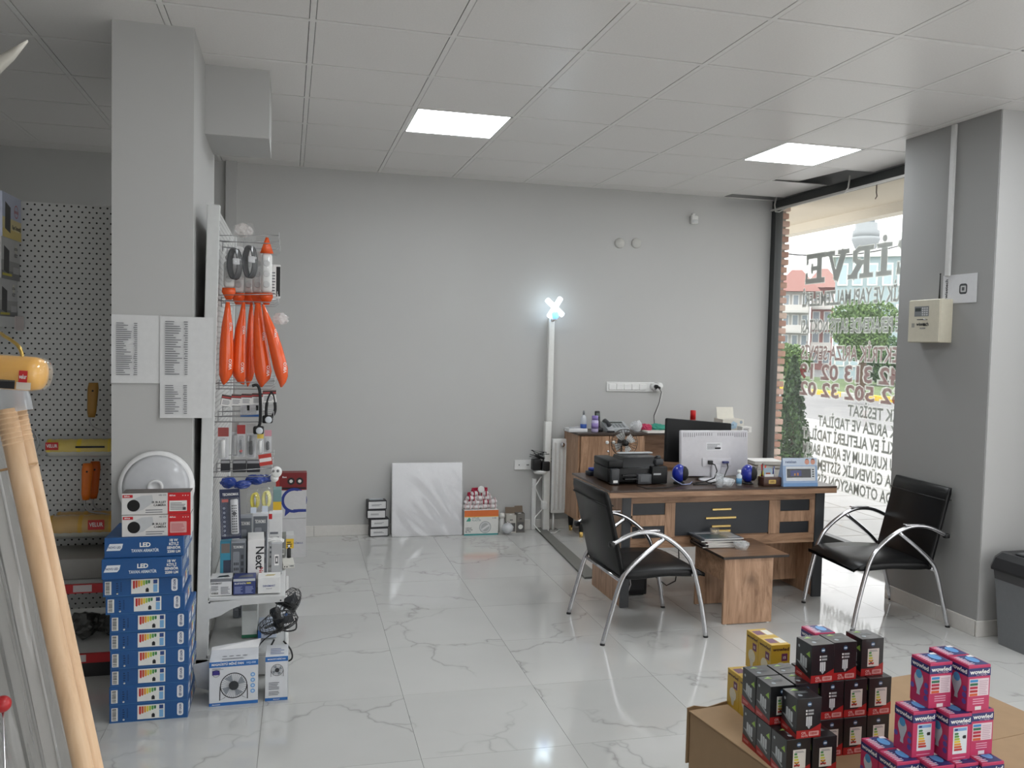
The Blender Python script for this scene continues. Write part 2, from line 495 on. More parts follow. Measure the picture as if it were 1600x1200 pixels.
# floor: grout bed and polished tiles
fb = MB(); fb.box((RX0 - 0.1, RY0 - 0.1, -0.12), (RX1 + 0.15, RY1 + 0.1, -0.006), C(120, 118, 114, 0.8))
floor = tag(fb.build('floor'), kind='structure')
ang = 0.0125; ca, sa = math.cos(ang), math.sin(ang)
OX, OY = 0.510, 3.755
full = None; h = 0.5985 / 2
for i in range(-6, 8):
    for j in range(-12, 7):
        cx0, cy0 = (i + 0.5) * 0.6, (j + 0.5) * 0.6
        cx, cy = OX + cx0 * ca + cy0 * sa, OY - cx0 * sa * 0.5 + cy0 * ca
        P_ = [(cx + a * ca + b * sa, cy - a * sa + b * ca) for a, b in ((-h, -h), (h, -h), (h, h), (-h, h))]
        Q = clip_rect(P_, RX0, RX1, RY0, RY1)
        if len(Q) < 3: continue
        whole = all(RX0 < a < RX1 and RY0 < b < RY1 for a, b in P_)
        if whole and full:
            o = bpy.data.objects.new('tile', full); COL.objects.link(o); o.location = (cx, cy, 0); o.parent = floor
        else:
            m = MB(); m.prism([(a - cx, b - cy) for a, b in Q], -0.006, 0, MARBLE, 'xy')
            o = m.build('tile', floor, (cx, cy, 0))
            if whole: full = o.data

# ceiling: dark void, grid rails, tiles
cb = MB(); cb.box((RX0 - 0.1, RY0 - 0.1, 3.20), (RX1 + 0.15, RY1 + 0.1, 3.3), C(70, 68, 66, 0.9))
ceiling = tag(cb.build('ceiling'), kind='structure')
GX, GY = 0.0835, 3.1792
xs = [GX + 0.6 * k for k in range(-4, 8)]
ys = [GY + 0.6 * k for k in range(-11, 8)]
for x in xs:
    if RX0 < x < RX1:
        m = MB(); m.box((-0.012, RY0, ZC), (0.012, RY1, ZC + 0.004), RAILM); m.box((-0.001, RY0, ZC + .004), (0.001, RY1, ZC + 0.035), RAILM)
        m.build('rail', ceiling, (x, 0, 0))
for y in ys:
    if RY0 < y < RY1:
        m = MB(); m.box((RX0, -0.012, ZC + 0.0004), (RX1, 0.012, ZC + 0.0044), RAILM)
        m.build('rail', ceiling, (0, y, 0))
m = MB(); m.box((RX0, RY1 - 0.022, ZC + 0.001), (RX1, RY1, ZC + 0.004), RAILM); m.build('rail', ceiling)
LEDS = [(0, 3), (4, 3), (0, -1), (4, -1), (0, -5), (4, -5)]      # cells (column, row) counted from the grid origin
def cellx(k): return GX + 0.6 * k
LEDC = {(1, 3), (5, 3), (1, -1), (5, -1), (1, -5), (5, -5)}
tfull = None
PIL = [(-0.74, -0.41, 4.03, 5.10), (3.74, 4.35, 3.93, 4.68)]
for i in range(-5, 8):
    for j in range(-12, 8):
        x0, x1 = GX + 0.6 * i + 0.0145, GX + 0.6 * (i + 1) - 0.0150
        y0, y1 = GY + 0.6 * j + 0.0145, GY + 0.6 * (j + 1) - 0.0195
        x0, x1 = max(x0, RX0 + 0.004), min(x1, RX1 - 0.004); y0, y1 = max(y0, RY0 + 0.004), min(y1, RY1 - 0.024)
        if x1 - x0 < 0.02 or y1 - y0 < 0.02: continue
        if (i, j) in LEDC: continue
        if (i, j) == (6, 4): continue                       # the displaced tile is built below
        if j == 6 and x0 > 3.6: continue                     # missing strip in the corner
        cx, cy = (x0 + x1) / 2, (y0 + y1) / 2
        whole = x1 - x0 > 0.56 and y1 - y0 > 0.56
        if whole and tfull:
            o = bpy.data.objects.new('tile', tfull); COL.objects.link(o); o.location = (cx, cy, ZC); o.parent = ceiling
        else:
            m = MB(); m.box((x0 - cx, y0 - cy, 0.0006), (x1 - cx, y1 - cy, 0.014), TILEP, 0.0015, 1)
            o = m.build('tile', ceiling, (cx, cy, ZC))
            if whole: tfull = o.data
# the loose ceiling tile, pushed up askew over its opening
m = MB(); m.box((0, -0.28, 0), (0.30, 0.28, 0.008), TILEP, 0.002, 1)
o = m.build('tile', ceiling, (3.70, 5.88, ZC + 0.012)); o.rotation_euler = (0.0, -0.03, 0.14)

# walls
def wall(name, a, b, mat):
    m = MB(); m.box(a, b, mat); return tag(m.build(name), kind='structure')
wall('wall_back', (RX0 - 0.15, RY1, -0.1), (RX1 + 0.06, RY1 + 0.2, 3.3), WALLP)
wall('wall_left', (RX0 - 0.15, RY0, -0.1), (RX0, RY1, 3.3), WALLP)
wall('wall_front', (RX0 - 0.15, RY0 - 0.15, -0.1), (0.6, RY0, 3.3), WALLP)
wall('wall_front_lintel', (0.6, RY0 - 0.15, 2.9), (RX1 + 0.15, RY0, 3.3), WALLP)
wall('wall_pillar', (-0.74, 4.03, 0), (-0.41, 5.10, 3.2), PILLARP)
wall('wall_beam', (-0.41, 4.54, 2.575), (-0.105, 5.04, 3.2), PILLARP)
# right-hand pier between the shop windows; its side's shade is put into a darker grey
m = MB()
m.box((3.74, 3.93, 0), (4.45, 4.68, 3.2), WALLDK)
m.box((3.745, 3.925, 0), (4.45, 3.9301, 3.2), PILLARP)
tag(m.build('wall_pier'), kind='structure')
wall('wall_right', (RX1, RY0, -0.1), (RX1 + 0.15, -2.2, 3.3), WALLP)
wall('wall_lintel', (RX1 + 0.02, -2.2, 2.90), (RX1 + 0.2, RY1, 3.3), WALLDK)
# pipe casing on the back wall beside the pillar
wall('trim_1', (-0.475, 6.93, 0), (-0.395, 6.98, ZC), PILLARP)

# skirting tiles
SK = C(214, 211, 206, 0.25)
def skirting(name, p0, p1, nrm, hgt=0.085, step=0.6):
    root = tag(empty(name), kind='structure')
    p0 = Vector(p0); p1 = Vector(p1); n = Vector(nrm); L = (p1 - p0).length; d = (p1 - p0) / L; t = 0.0
    k = 0
    while t < L - 0.02:
        e = min(L, t + step)
        a = p0 + d * (t + 0.001); b = p0 + d * (e - 0.001)
        x0, x1 = sorted((a.x, b.x)); y0, y1 = sorted((a.y, b.y))
        if n.x: x0, x1 = sorted((p0.x, p0.x + n.x * 0.012))
        if n.y: y0, y1 = sorted((p0.y, p0.y + n.y * 0.012))
        m = MB(); m.box((x0, y0, 0), (x1, y1, hgt), SK, 0.002, 1); m.build('tile', root)
        t = e; k += 1
    return root
skirting('baseboard_back', (-0.39, 6.98, 0), (4.19, 6.98, 0), (0, -1, 0))
skirting('baseboard_pier_side', (3.74, 4.68, 0), (3.74, 3.93, 0), (-1, 0, 0), 0.09, 0.45)
skirting('baseboard_pier_front', (3.728, 3.925, 0), (4.2, 3.925, 0), (0, -1, 0), 0.09, 0.45)

# shop windows
FRAME = C(52, 54, 54, 0.35, 0.3)
GLASS = film(235, 245, 245, 0.03, 0.02)
def shop_window(name, y0, y1):
    r = tag(empty(name), kind='structure')
    m = MB(); m.box((4.20, y0, 2.83), (4.27, y1, 2.905), FRAME, 0.003, 1); m.build('frame_head', r)
    m = MB(); m.box((4.20, y0, 0.0), (4.27, y1, 0.095), FRAME, 0.003, 1); m.build('frame_sill', r)
    for a in (y0, y1 - 0.07):
        m = MB(); m.box((4.195, a, 0.095), (4.27, a + 0.07, 2.83), FRAME, 0.003, 1); m.build('frame_post', r)
    m = MB(); m.box((4.228, y0 + 0.07, 0.095), (4.236, y1 - 0.07, 2.83), GLASS); m.build('pane', r)
    m = MB(); m.box((4.18, y0, 2.815), (4.2, y1, 2.83), C(205, 203, 198, 0.5)); m.build('cable_strip', r)
    return r
win = shop_window('window_1', 4.68, 6.975)
shop_window('window_2', -2.2, 3.40)
w3 = tag(empty('added_window_3'), kind='structure')  # unseen front glazing, added for even daylight on the back wall
for nm, a, b in (('frame_head', (.6, -3.08, 2.83), (4.35, -3.0, 2.9)), ('frame_sill', (.6, -3.08, 0), (4.35, -3.0, .095)), ('frame_post', (.6, -3.08, .095), (.67, -3.0, 2.83)), ('frame_post', (2.35, -3.08, .095), (2.42, -3.0, 2.83)), ('frame_post', (4.13, -3.08, .095), (4.2, -3.0, 2.83))):
    m = MB(); m.box(a, b, FRAME, 0.003, 1); m.build(nm, w3)
for a, b in ((.67, 2.35), (2.42, 4.13)):
    m = MB(); m.box((a, -3.045, .095), (b, -3.037, 2.83), GLASS); m.build('pane', w3)
wall('wall_right_jamb', (4.2, 3.4, 0), (4.45, 3.93, 3.2), PILLARP)

# lettering stuck on the outside of the pane, so mirrored from in here
def vinyl(name, r, g_, b, a):
    m = bpy.data.materials.new(name); m.use_nodes = True
    nt = m.node_tree; nt.nodes.remove(nt.nodes['Principled BSDF']); out = nt.nodes['Material Output']
    d = nt.nodes.new('ShaderNodeBsdfDiffuse'); t = nt.nodes.new('ShaderNodeBsdfTranslucent'); tr = nt.nodes.new('ShaderNodeBsdfTransparent')
    for q in (d, t): q.inputs[0].default_value = (lin(r), lin(g_), lin(b), 1)
    x1 = nt.nodes.new('ShaderNodeMixShader'); x1.inputs[0].default_value = 0.55
    nt.links.new(d.outputs[0], x1.inputs[1]); nt.links.new(t.outputs[0], x1.inputs[2])
    x2 = nt.nodes.new('ShaderNodeMixShader'); x2.inputs[0].default_value = a
    nt.links.new(tr.outputs[0], x2.inputs[1]); nt.links.new(x1.outputs[0], x2.inputs[2])
    nt.links.new(x2.outputs[0], out.inputs[0])
    return m
V_GREY = vinyl('grey_vinyl', 78, 82, 78, 0.96); V_RED = vinyl('red_vinyl', 124, 56, 54, 0.95); V_HALO = vinyl('frosted_edge_vinyl', 236, 238, 232, 0.72)
fw = Frame((4.2365, 0, 0), (0, 1, 0), (0, 0, 1))
KX = 4.2365 / 4.2
ly = lambda y: y * KX
def zz(z): return CAMH + (z - CAMH) * KX
def sign_line(t, yend, ystart, z0, z1, mat, bold=0.016, vis=None):
    """ystart = where the first character starts (behind the pier)"""
    pr = Print(); pr.L = 0.0008
    w_ = ly(yend) - ly(ystart); h_ = (zz(z1) - zz(z0))
    pr.text(fw, t, ly(ystart), zz(z0), h_, V_HALO, 'l', bold + 0.05, 1, w_)
    pr.text(fw, t, ly(ystart), zz(z0), h_, mat, 'l', bold, 2, w_)
    return pr.build('lettering', win)
sign_line('ELEKTRİK VE YAPI MALZEMELERİ', 6.45, 4.94, 1.945, 2.055, V_GREY)
sign_line('TOPTAN VE PERAKENDE SATIŞ NOKTASI', 6.45, 4.80, 1.725, 1.83, V_GREY)
sign_line('ELEKTRİK ARIZA SERVİS', 6.44, 5.13, 1.505, 1.615, V_RED)
sign_line('42 313 02 19', 6.45, 5.20, 1.345, 1.465, V_RED, 0.03)
sign_line('62 502 32 02', 6.44, 5.17, 1.205, 1.315, V_RED, 0.03)
sign_line('ELEKTRİK TESİSAT', 5.78, 4.86, 1.08, 1.165, V_GREY)
sign_line('ELEKTRİK ARIZA VE TADİLAT', 6.16, 4.86, 0.965, 1.05, V_GREY)
sign_line('ELEKTRİKLİ EV ALETLERİ TADİLAT', 6.38, 4.86, 0.845, 0.93, V_GREY)
sign_line('U KURULUM VE ARIZA BAKIM', 6.36, 5.22, 0.725, 0.81, V_GREY)
sign_line('RA GÜVENLİK SİSTEMLERİ', 6.34, 5.20, 0.605, 0.69, V_GREY)
sign_line('DA OTOMASYON SİSTEMLERİ', 6.50, 5.24, 0.485, 0.57, V_GREY)
# the shop name: slab-serif capitals drawn as strokes
def slab_word():
    pr = Print(); pr.L = 0.0008
    # letter strokes on a 1 x 1 em: (x0,y0,x1,y1,thickness)
    LET = {'Z': [(.12, .93, .85, .93, .13), (.82, .93, .15, .07, .15), (.12, .07, .88, .07, .13), (.13, .93, .13, .72, .07), (.87, .07, .87, .30, .07)],
           'İ': [(.5, .05, .5, .95, .2), (.25, .05, .75, .05, .1), (.25, .95, .75, .95, .1)],
           'R': [(.27, .05, .27, .95, .19), (.05, .05, .5, .05, .1), (.05, .95, .6, .95, .1), (.6, .95, .76, .84, .12), (.76, .84, .76, .62, .16), (.76, .62, .6, .5, .12), (.27, .5, .6, .5, .1), (.52, .5, .82, .06, .17), (.68, .05, 1.0, .05, .1)],
           'V': [(.2, .95, .52, .05, .2), (.84, .95, .52, .05, .12), (.02, .95, .42, .95, .1), (.66, .95, 1.0, .95, .1)],
           'E': [(.27, .05, .27, .95, .19), (.05, .05, .88, .05, .12), (.05, .95, .86, .95, .12), (.27, .5, .62, .5, .1), (.88, .05, .88, .3, .08), (.86, .95, .86, .72, .08), (.62, .38, .62, .62, .07)]}
    y0, y1 = zz(2.14), zz(2.368); hh = y1 - y0
    x = ly(5.03); adv = (ly(6.45) - x) / 4.75
    for ch in 'ZİRVE':
        wl = adv * (0.75 if ch == 'İ' else 1.0)
        for grow, mat, lf in ((0.045, V_HALO, 1), (0.0, V_GREY, 2)):
            for (a, b, c, d, t) in LET[ch]:
                A = Vector((a * adv * .95 - (adv - wl) * .5, b * hh)); B = Vector((c * adv * .95 - (adv - wl) * .5, d * hh))
                dv = (B - A).normalized(); nv = Vector((-dv.y, dv.x)); t2 = (t * .68 + grow * .6) * hh * 1.05; ex = dv * (grow * hh + 0.012)
                q = [A - ex + nv * t2, A - ex - nv * t2, B + ex - nv * t2, B + ex + nv * t2]
                pr.poly(fw, [(x + p.x, y0 + p.y) for p in q], mat, lf + random.random() * 0.3)
            if ch == 'İ':
                pr.disc(fw, x + .5 * adv * .95 - (adv - wl) * .5, y0 + hh * 1.17, hh * (.11 + grow), mat, lf)
        x += wl
    return pr.build('shop_name_lettering', win)
slab_word()

# ------------------------------------------------------------------ outside
PAVE = plaster('pale_paving', 160, 174, (1, 1, 0.98), 0.6)
m = MB(); m.box((4.27, -10, -0.2), (11.8, 60, -0.02), PAVE); tag(m.build('floor_pavement'), kind='structure')
m = MB()
for k in range(12):
    m.box((4.9 + k * .6, 4, -.0201), (4.912 + k * .6, 30, -.0185), C(150, 148, 142, .8))
for k in range(40):
    m.box((4.3, 4 + k * .6, -.0201), (11.8, 4.012 + k * .6, -.0186), C(150, 148, 142, .8))
tag(m.build('floor_pavement_joints'), kind='structure')
m = MB(); m.box((11.8, -20, -0.3), (20.0, 120, -0.15), plaster('grey_asphalt', 128, 138)); tag(m.build('floor_road'), kind='structure')
kerb = tag(empty('trim_kerb'), kind='structure')
KY = C(226, 190, 60, 0.7); KG = C(190, 190, 184, 0.7)
for k in range(34):
    m = MB(); m.box((20.0, 15 + k, -0.2), (20.25, 15.99 + k, 0.03), KY if k % 3 else KG, 0.02, 1); m.build('kerb_stone', kerb)
GRASS = plaster('lawn_green', 96, 120, (0.75, 1.1, 0.42), 0.9)
m = MB(); m.box((20.25, -20, -0.3), (30, 120, 0.0), GRASS); tag(m.build('floor_lawn'), kind='structure')
m = MB(); m.box((30, -60, -0.35), (220, 260, -0.02), plaster('far_ground', 120, 135)); tag(m.build('floor_far_ground'), kind='structure')
# beige canopy over the shopfront
SOF = plaster('beige_soffit', 196, 206, (1.0, 0.88, 0.68))
m = MB(); m.box((4.27, -4, 2.92), (5.25, 14, 3.02), SOF); tag(m.build('ceiling_canopy'), kind='structure')
m = MB(); m.box((5.25, -4, 2.83), (5.40, 14, 3.6), plaster('beige_fascia', 206, 214, (1.0, 0.92, 0.76))); tag(m.build('trim_fascia'), kind='structure')

# brick pier just outside the corner
pier = tag(empty('wall_brick_pier'), kind='structure')
m = MB(); m.box((4.285, 7.02, -0.02), (4.37, 7.24, 2.92), C(150, 140, 130, 0.9)); m.build('mortar', pier)
bricks = [C(186, 146, 126, .85, var=.15, bump=.6), C(200, 166, 150, .85, var=.15, bump=.6), C(172, 130, 112, .85, var=.15, bump=.6), C(206, 182, 166, .85, var=.12, bump=.6)]
for k in range(42):
    dx = random.uniform(-0.008, 0.012)
    m = MB(); m.box((4.28, 7.005 + random.uniform(-.004, .004), 0.004), (4.40 + dx, 7.25, 0.056), random.choice(bricks), 0.008, 2)
    m.build('brick', pier, (0, 0, -0.02 + k * 0.0695))

# foliage: leaf quads gathered into a crown
def leaf_cloud(n, size, inside, mats, seed):
    rnd = random.Random(seed); m = MB()
    for _ in range(n):
        c = inside(rnd)
        d1 = Vector((rnd.gauss(0, 1), rnd.gauss(0, 1), rnd.gauss(0, 1))).normalized()
        d2 = d1.cross(Vector((rnd.gauss(0, 1), rnd.gauss(0, 1), rnd.gauss(0, 1)))).normalized()
        s = size * rnd.uniform(.6, 1.3)
        m.add([c - d1 * s, c - d2 * s * .5, c + d1 * s, c + d2 * s * .5], [(0, 1, 2, 3)], rnd.choice(mats))
    return m
def in_ell(c, r, shell=0.55):
    def f(rnd):
        v = Vector((rnd.gauss(0, 1), rnd.gauss(0, 1), rnd.gauss(0, 1))).normalized() * (shell + (1 - shell) * rnd.random()) ** .6
        return Vector(c) + Vector((v.x * r[0], v.y * r[1], v.z * r[2]))
    return f
BARK = C(96, 78, 62, .9, bump=.5)
LG = [C(88, 118, 58, .6), C(106, 136, 72, .6), C(72, 100, 48, .6)]
DG = [C(62, 96, 54, .6), C(78, 112, 62, .6), C(50, 80, 46, .6)]
# clipped cypress standing outside the corner of the window
cyp = empty('cypress_shrub', (4.90, 7.62, -0.02))
def in_cone(rnd):
    t = rnd.random() ** 1.6; a = rnd.random() * 6.283
    prof = .25 * (1 - t) ** .75 * min(1, .45 + t * 4) * (1 + .12 * math.sin(5 * a + 9 * t))
    r = prof * (.55 + .45 * rnd.random())
    return Vector((r * math.cos(a), r * math.sin(a), .12 + t * 1.42))
leaf_cloud(8000, .026, in_cone, DG, 3).build('foliage', cyp)
m = MB(); m.tube([(0, 0, 0), (0.01, 0, .6), (0, 0, 1.3)], [.025, .02, .006], BARK); m.build('trunk', cyp)
tag(cyp, 'dark green conical cypress shrub just outside the window beside the brick pier', 'shrub')
def tree(u, v, D, rx, rz, n, mats, seed, label, size=.2, base=0.0):
    c = PD(u, v, D); e = empty('leafy_tree', (c.x, c.y, base))
    zc = c.z - base
    mb = MB()
    rnd = random.Random(seed)
    for k in range(7):
        a = rnd.random() * 6.28; rr = rnd.random() * .5
        cc = (rx * rr * math.cos(a), rx * rr * math.sin(a), zc + rz * rnd.uniform(-.4, .45))
        sub = leaf_cloud(n // 7, size, in_ell(cc, (rx * .6, rx * .6, rz * .55)), mats, seed + k)
        b = len(mb.v); mb.v += sub.v; mb.f += [tuple(b + q for q in f) for f in sub.f]
        for mm in sub.mats: mb.mi(mm)
        mb.fm += [mb.mats.index(sub.mats[i]) for i in sub.fm]; mb.sm += sub.sm
    mb.build('crown', e)
    t = MB(); t.tube([(0, 0, -.02), (.05, 0, zc * .5), (0, .05, zc)], [.16, .12, .05], BARK)
    for k in range(4):
        a = k * 1.6; t.tube([(0, 0, zc * .6), (rx * .4 * math.cos(a), rx * .4 * math.sin(a), zc + rz * .2)], [.06, .02], BARK, 6)
    t.build('trunk', e)
    return tag(e, label, 'tree')
tree(1348, 520, 28, 1.25, 1.15, 14000, LG, 11, 'bright green round tree on the lawn across the road', .055)
tree(1232, 555, 46, 1.6, 1.3, 5000, LG, 31, 'small green tree in front of the far red-roofed house', .1)
tree(1386, 560, 40, 1.8, 1.4, 5000, DG, 41, 'darker green tree at the right behind the lettering', .1)

# far buildings
def building(name, u0, u1, vtop, D, wallm, label, storeys, cols, roof=None, depth=9, winm=None, balc=False):
    a = PD(u0, 560, D); b = PD(u1, 560, D); top = PD((u0 + u1) / 2, vtop, D).z
    mid = (a + b) / 2; az = math.atan2(mid.x, mid.y); ex = Vector((math.cos(az), -math.sin(az), 0)); w = (b - a).dot(ex); rz = -az
    a = Vector((mid.x, mid.y, 0)) - ex * w / 2
    e = empty(name, (a.x, a.y, 0), rz)
    m = MB(); m.box((0, 0, -.1), (w, depth, top), wallm); m.build('wall', e)
    hh = top / storeys
    for i in range(storeys):
        for k in range(cols):
            x0 = w * (k + .25) / cols; x1 = w * (k + .75) / cols
            f = MB(); f.box((x0 - .08, -.08, i * hh + hh * .3), (x1 + .08, .02, i * hh + hh * .85), C(225, 225, 222, .5)); wo = f.build('window', e)
            g_ = MB(); g_.box((x0, -.1, i * hh + hh * .34), (x1, -.05, i * hh + hh * .81), winm or C(142, 152, 160, .2)); g_.build('pane', wo)
        if balc and i:
            f = MB(); f.box((w * .05, -1.0, i * hh - .1), (w * .95, 0, i * hh + .05), C(205, 203, 198, .6)); f.box((w * .05, -1.0, i * hh + .05), (w * .95, -.92, i * hh + hh * .32), C(214, 210, 205, .6)); f.build('balcony', e)
    if roof:
        f = MB(); ov = .7
        f.add([(-ov, -ov, top), (w + ov, -ov, top), (w + ov, depth + ov, top), (-ov, depth + ov, top), (w * .5 - w * .2, depth / 2, top + 1.9), (w * .5 + w * .2, depth / 2, top + 1.9)],
              [(0, 1, 5, 4), (1, 2, 5), (2, 3, 4, 5), (3, 0, 4), (3, 2, 1, 0)], roof)
        f.build('roof', e)
    else:
        f = MB(); f.box((-.3, -.3, top), (w + .3, depth + .3, top + .4), C(222, 222, 220, .6)); f.build('parapet', e)
    return tag(e, label, 'building')
building('apartment_house', 1218, 1262, 456, 62, C(190, 187, 183, .7), 'pale house with a red tiled roof and balconies across the road', 4, 3, C(146, 104, 96, .8), 8, balc=True)
building('apartment_house', 1264, 1299, 450, 70, C(164, 118, 114, .7), 'reddish house front standing between the pale house and the blue building', 4, 2, C(150, 112, 104, .8), 8, balc=True)
building('office_building', 1299, 1440, 402, 48, C(156, 174, 178, .5), 'pale blue flat-roofed building behind the shop name lettering', 3, 6, None, 12, C(170, 190, 196, .2))
# minaret
mn = empty('minaret', PD(1345, 560, 85).xy.to_3d())
zt = lambda v: PD(1345, v, 85).z
s_ = 85 / FPX
m = MB(); m.lathe([(14 * s_, 0), (13 * s_, zt(392)), (16 * s_, zt(388)), (21 * s_, zt(376)), (21 * s_, zt(372))], C(156, 162, 164, .6), 16); m.build('shaft', mn)
m = MB(); m.lathe([(20 * s_, zt(372)), (20 * s_, zt(362)), (17 * s_, zt(361)), (16 * s_, zt(350))], C(150, 156, 158, .6), 16); m.build('balcony', mn)
m = MB(); m.lathe([(12 * s_, zt(350)), (12 * s_, zt(315)), (13.5 * s_, zt(313)), (8 * s_, zt(280)), (.001, zt(240))], C(158, 166, 170, .6), 12); m.build('lantern', mn)
tag(mn, 'white minaret with a round balcony rising above the blue building', 'tower')
m = MB(); a = PD(1190, 391, 14); b = PD(1470, 361, 17)
m.tube([a + (b - a) * (k / 12) + Vector((0, 0, -.25 * 4 * (k / 12) * (1 - k / 12))) for k in range(13)], .012, BLACK, 6)
tag(m.build('overhead_cable'), 'thin black overhead cable strung across the street outside', 'cable')

# ------------------------------------------------------------------ ceiling lights
LEDM = emit(244, 249, 253, LED_STRENGTH * 0.95)
_led_names = {(1, 3): 'lit square ceiling panel near the middle of the ceiling', (5, 3): 'lit square ceiling panel close to the window corner',
              (1, -1): 'lit ceiling panel cut by the top edge of the photo', (5, -1): 'lit ceiling panel over the window side behind the stacked bulbs', (1, -5): 'lit ceiling panel over the shop behind the camera',
              (5, -5): 'lit ceiling panel by the window behind the camera', (-3, -1): 'lit ceiling panel over the left aisle', (-3, -5): 'lit ceiling panel over the left aisle behind the camera'}
for (i, j) in sorted(LEDC):
    cx, cy = GX + 0.6 * (i + .5), GY + 0.6 * (j + .5)
    e = empty('ceiling_light', (cx, cy, ZC + 0.0008))
    a = 0.2855
    m = MB()
    for (x0, x1, y0, y1) in ((-a, a, -a, -a + .012), (-a, a, a - .012, a), (-a, -a + .012, -a, a), (a - .012, a, -a, a)):
        m.box((x0, y0, 0), (x1, y1, .012), WHITE)
    m.build('frame', e)
    m = MB(); m.box((-a + .012, -a + .012, .002), (a - .012, a - .012, .008), LEDM); m.build('diffuser', e)
    tag(e, _led_names[(i, j)], 'ceiling light', 'square ceiling lights')

# ------------------------------------------------------------------ back wall fittings
def on_wall(u, v): return PY(u, v, 6.98)
for u, lab in ((968, 'left'), (994, 'right')):
    p = on_wall(u, 380); m = MB()
    m.lathe([(.044, 0), (.044, .008), (.038, .016), (.001, .02)], C(196, 195, 190, .4), 28, p, True, Matrix.Rotation(math.pi / 2, 3, 'X'))
    tag(m.build('round_cover'), 'round pale junction cover high on the back wall, the %s one of two' % lab, 'cover', 'round wall covers')
# motion sensor under a bracket
p = on_wall(1082, 342); e = empty('motion_sensor', (p.x, 6.98, p.z - .05))
m = MB(); m.box((-.012, -.03, .07), (.012, 0, .095), WHITE, .003, 1); m.build('bracket', e)
m = MB(); m.box((-.032, -.055, -.0), (.032, -.012, .075), C(225, 225, 222, .4), .012, 3); m.build('housing', e)
m = MB(); m.box((-.024, -.059, .008), (.024, -.054, .036), C(205, 206, 206, .25), .004, 2); m.build('lens', e)
tag(e, 'small white motion sensor high on the back wall by the window', 'sensor')
# long switch strip with an adapter in its last socket
p0 = on_wall(947, 604); p1 = on_wall(1022, 604); w = p1.x - p0.x
e = empty('switch_strip', (p0.x, 6.98, p0.z))
m = MB(); m.box((0, -.012, -.042), (w, 0, .042), WHITE, .004, 1); m.build('plate', e)
for k in range(5):
    x = .02 + k * (w - .1) / 5 * 1.02
    m = MB(); m.box((x, -.02, -.026), (x + .062, -.01, .026), C(238, 238, 236, .4), .003, 1); m.build('rocker', e)
tag(e, 'long white strip of five wall switches and a socket above the sideboard', 'switch')
e = empty('plug_adapter', (p0.x + w + .01, 6.968, p0.z + .006))
m = MB()
for dx, dz in ((-.024, 0), (.024, .006), (0, -.018)):
    m.lathe([(.03, 0), (.03, .035), (.026, .045), (.001, .045)], WHITE, 20, (dx, 0, dz), True, Matrix.Rotation(math.pi / 2, 3, 'X'))
m.build('body', e)
m = MB(); m.lathe([(.017, .04), (.017, .07), (.012, .085), (.001, .086)], BLACK, 16, (-.022, 0, .002), True, Matrix.Rotation(math.pi / 2, 3, 'X')); m.build('plug', e)
m = MB()
m.tube([(-.022, -.085, 0), (.01, -.1, -.04), (.005, -.07, -.14), (-.03, -.05, -.25), (-.025, -.05, -.33), (.005, -.05, -.37)], .0035, BLACK, 6); m.build('black_cable', e)
m = MB(); m.tube([(.026, -.05, 0), (.03, -.08, -.05), (.02, -.05, -.15), (-.015, -.04, -.26), (-.045, -.05, -.37)], .003, WHITE, 6); m.build('white_cable', e)
tag(e, 'round white multi-plug adapter with two cables at the end of the switch strip', 'adapter')
# low double socket with chargers
p = on_wall(823, 726); e = empty('wall_socket', (p.x, 6.98, p.z))
m = MB(); m.box((-.11, -.012, -.042), (.13, 0, .042), WHITE, .004, 1); m.build('plate', e)
m = MB()
for x in (-.07, .0, .012, .04):
    m.lathe([(.005, 0), (.005, .0015)], BLACK, 8, (x, -.012, 0), True, Matrix.Rotation(math.pi / 2, 3, 'X'))
m.build('socket_hole', e)
tag(e, 'low white wall socket beside the round white cable post', 'socket')
e = empty('power_supply', (p.x + .10, 6.955, p.z + .01))
m = MB(); m.box((-.075, -.09, -.045), (-.005, -.01, .05), BLACK, .008, 2); m.build('left_charger', e)
m = MB(); m.box((.0, -.10, -.05), (.07, -.01, .03), BLACK, .008, 2); m.build('right_charger', e)
m = MB()
for k in range(5):
    r0 = random.Random(k)
    pts = [(-.04 + .03 * k, -.06, .04)]
    for t in range(4): pts.append((r0.uniform(-.1, .11), r0.uniform(-.1, -.03), r0.uniform(.04, .15)))
    pts.append((.1, -.04, .02))
    m.tube(pts, .0028, BLACK, 5)
m.build('cable', e)
m = MB(); m.lathe([(.05, -.075), (.062, -.06), (.05, -.045), (.001, -.045)], WHITE, 20, (.0, -.05, 0)); m.build('plug_base', e)
tag(e, 'black chargers and tangled black cables plugged in at the low wall socket', 'charger')
# round cable post running down to the floor
p = on_wall(834, 740); m = MB(); m.box((-.018, -.03, 0), (.018, 0, p.z - .04), WHITE, .004, 1)
tag(m.build('cable_trunking', None, (p.x, 6.98, 0)), 'narrow white cable trunking under the low wall socket', 'trunking')
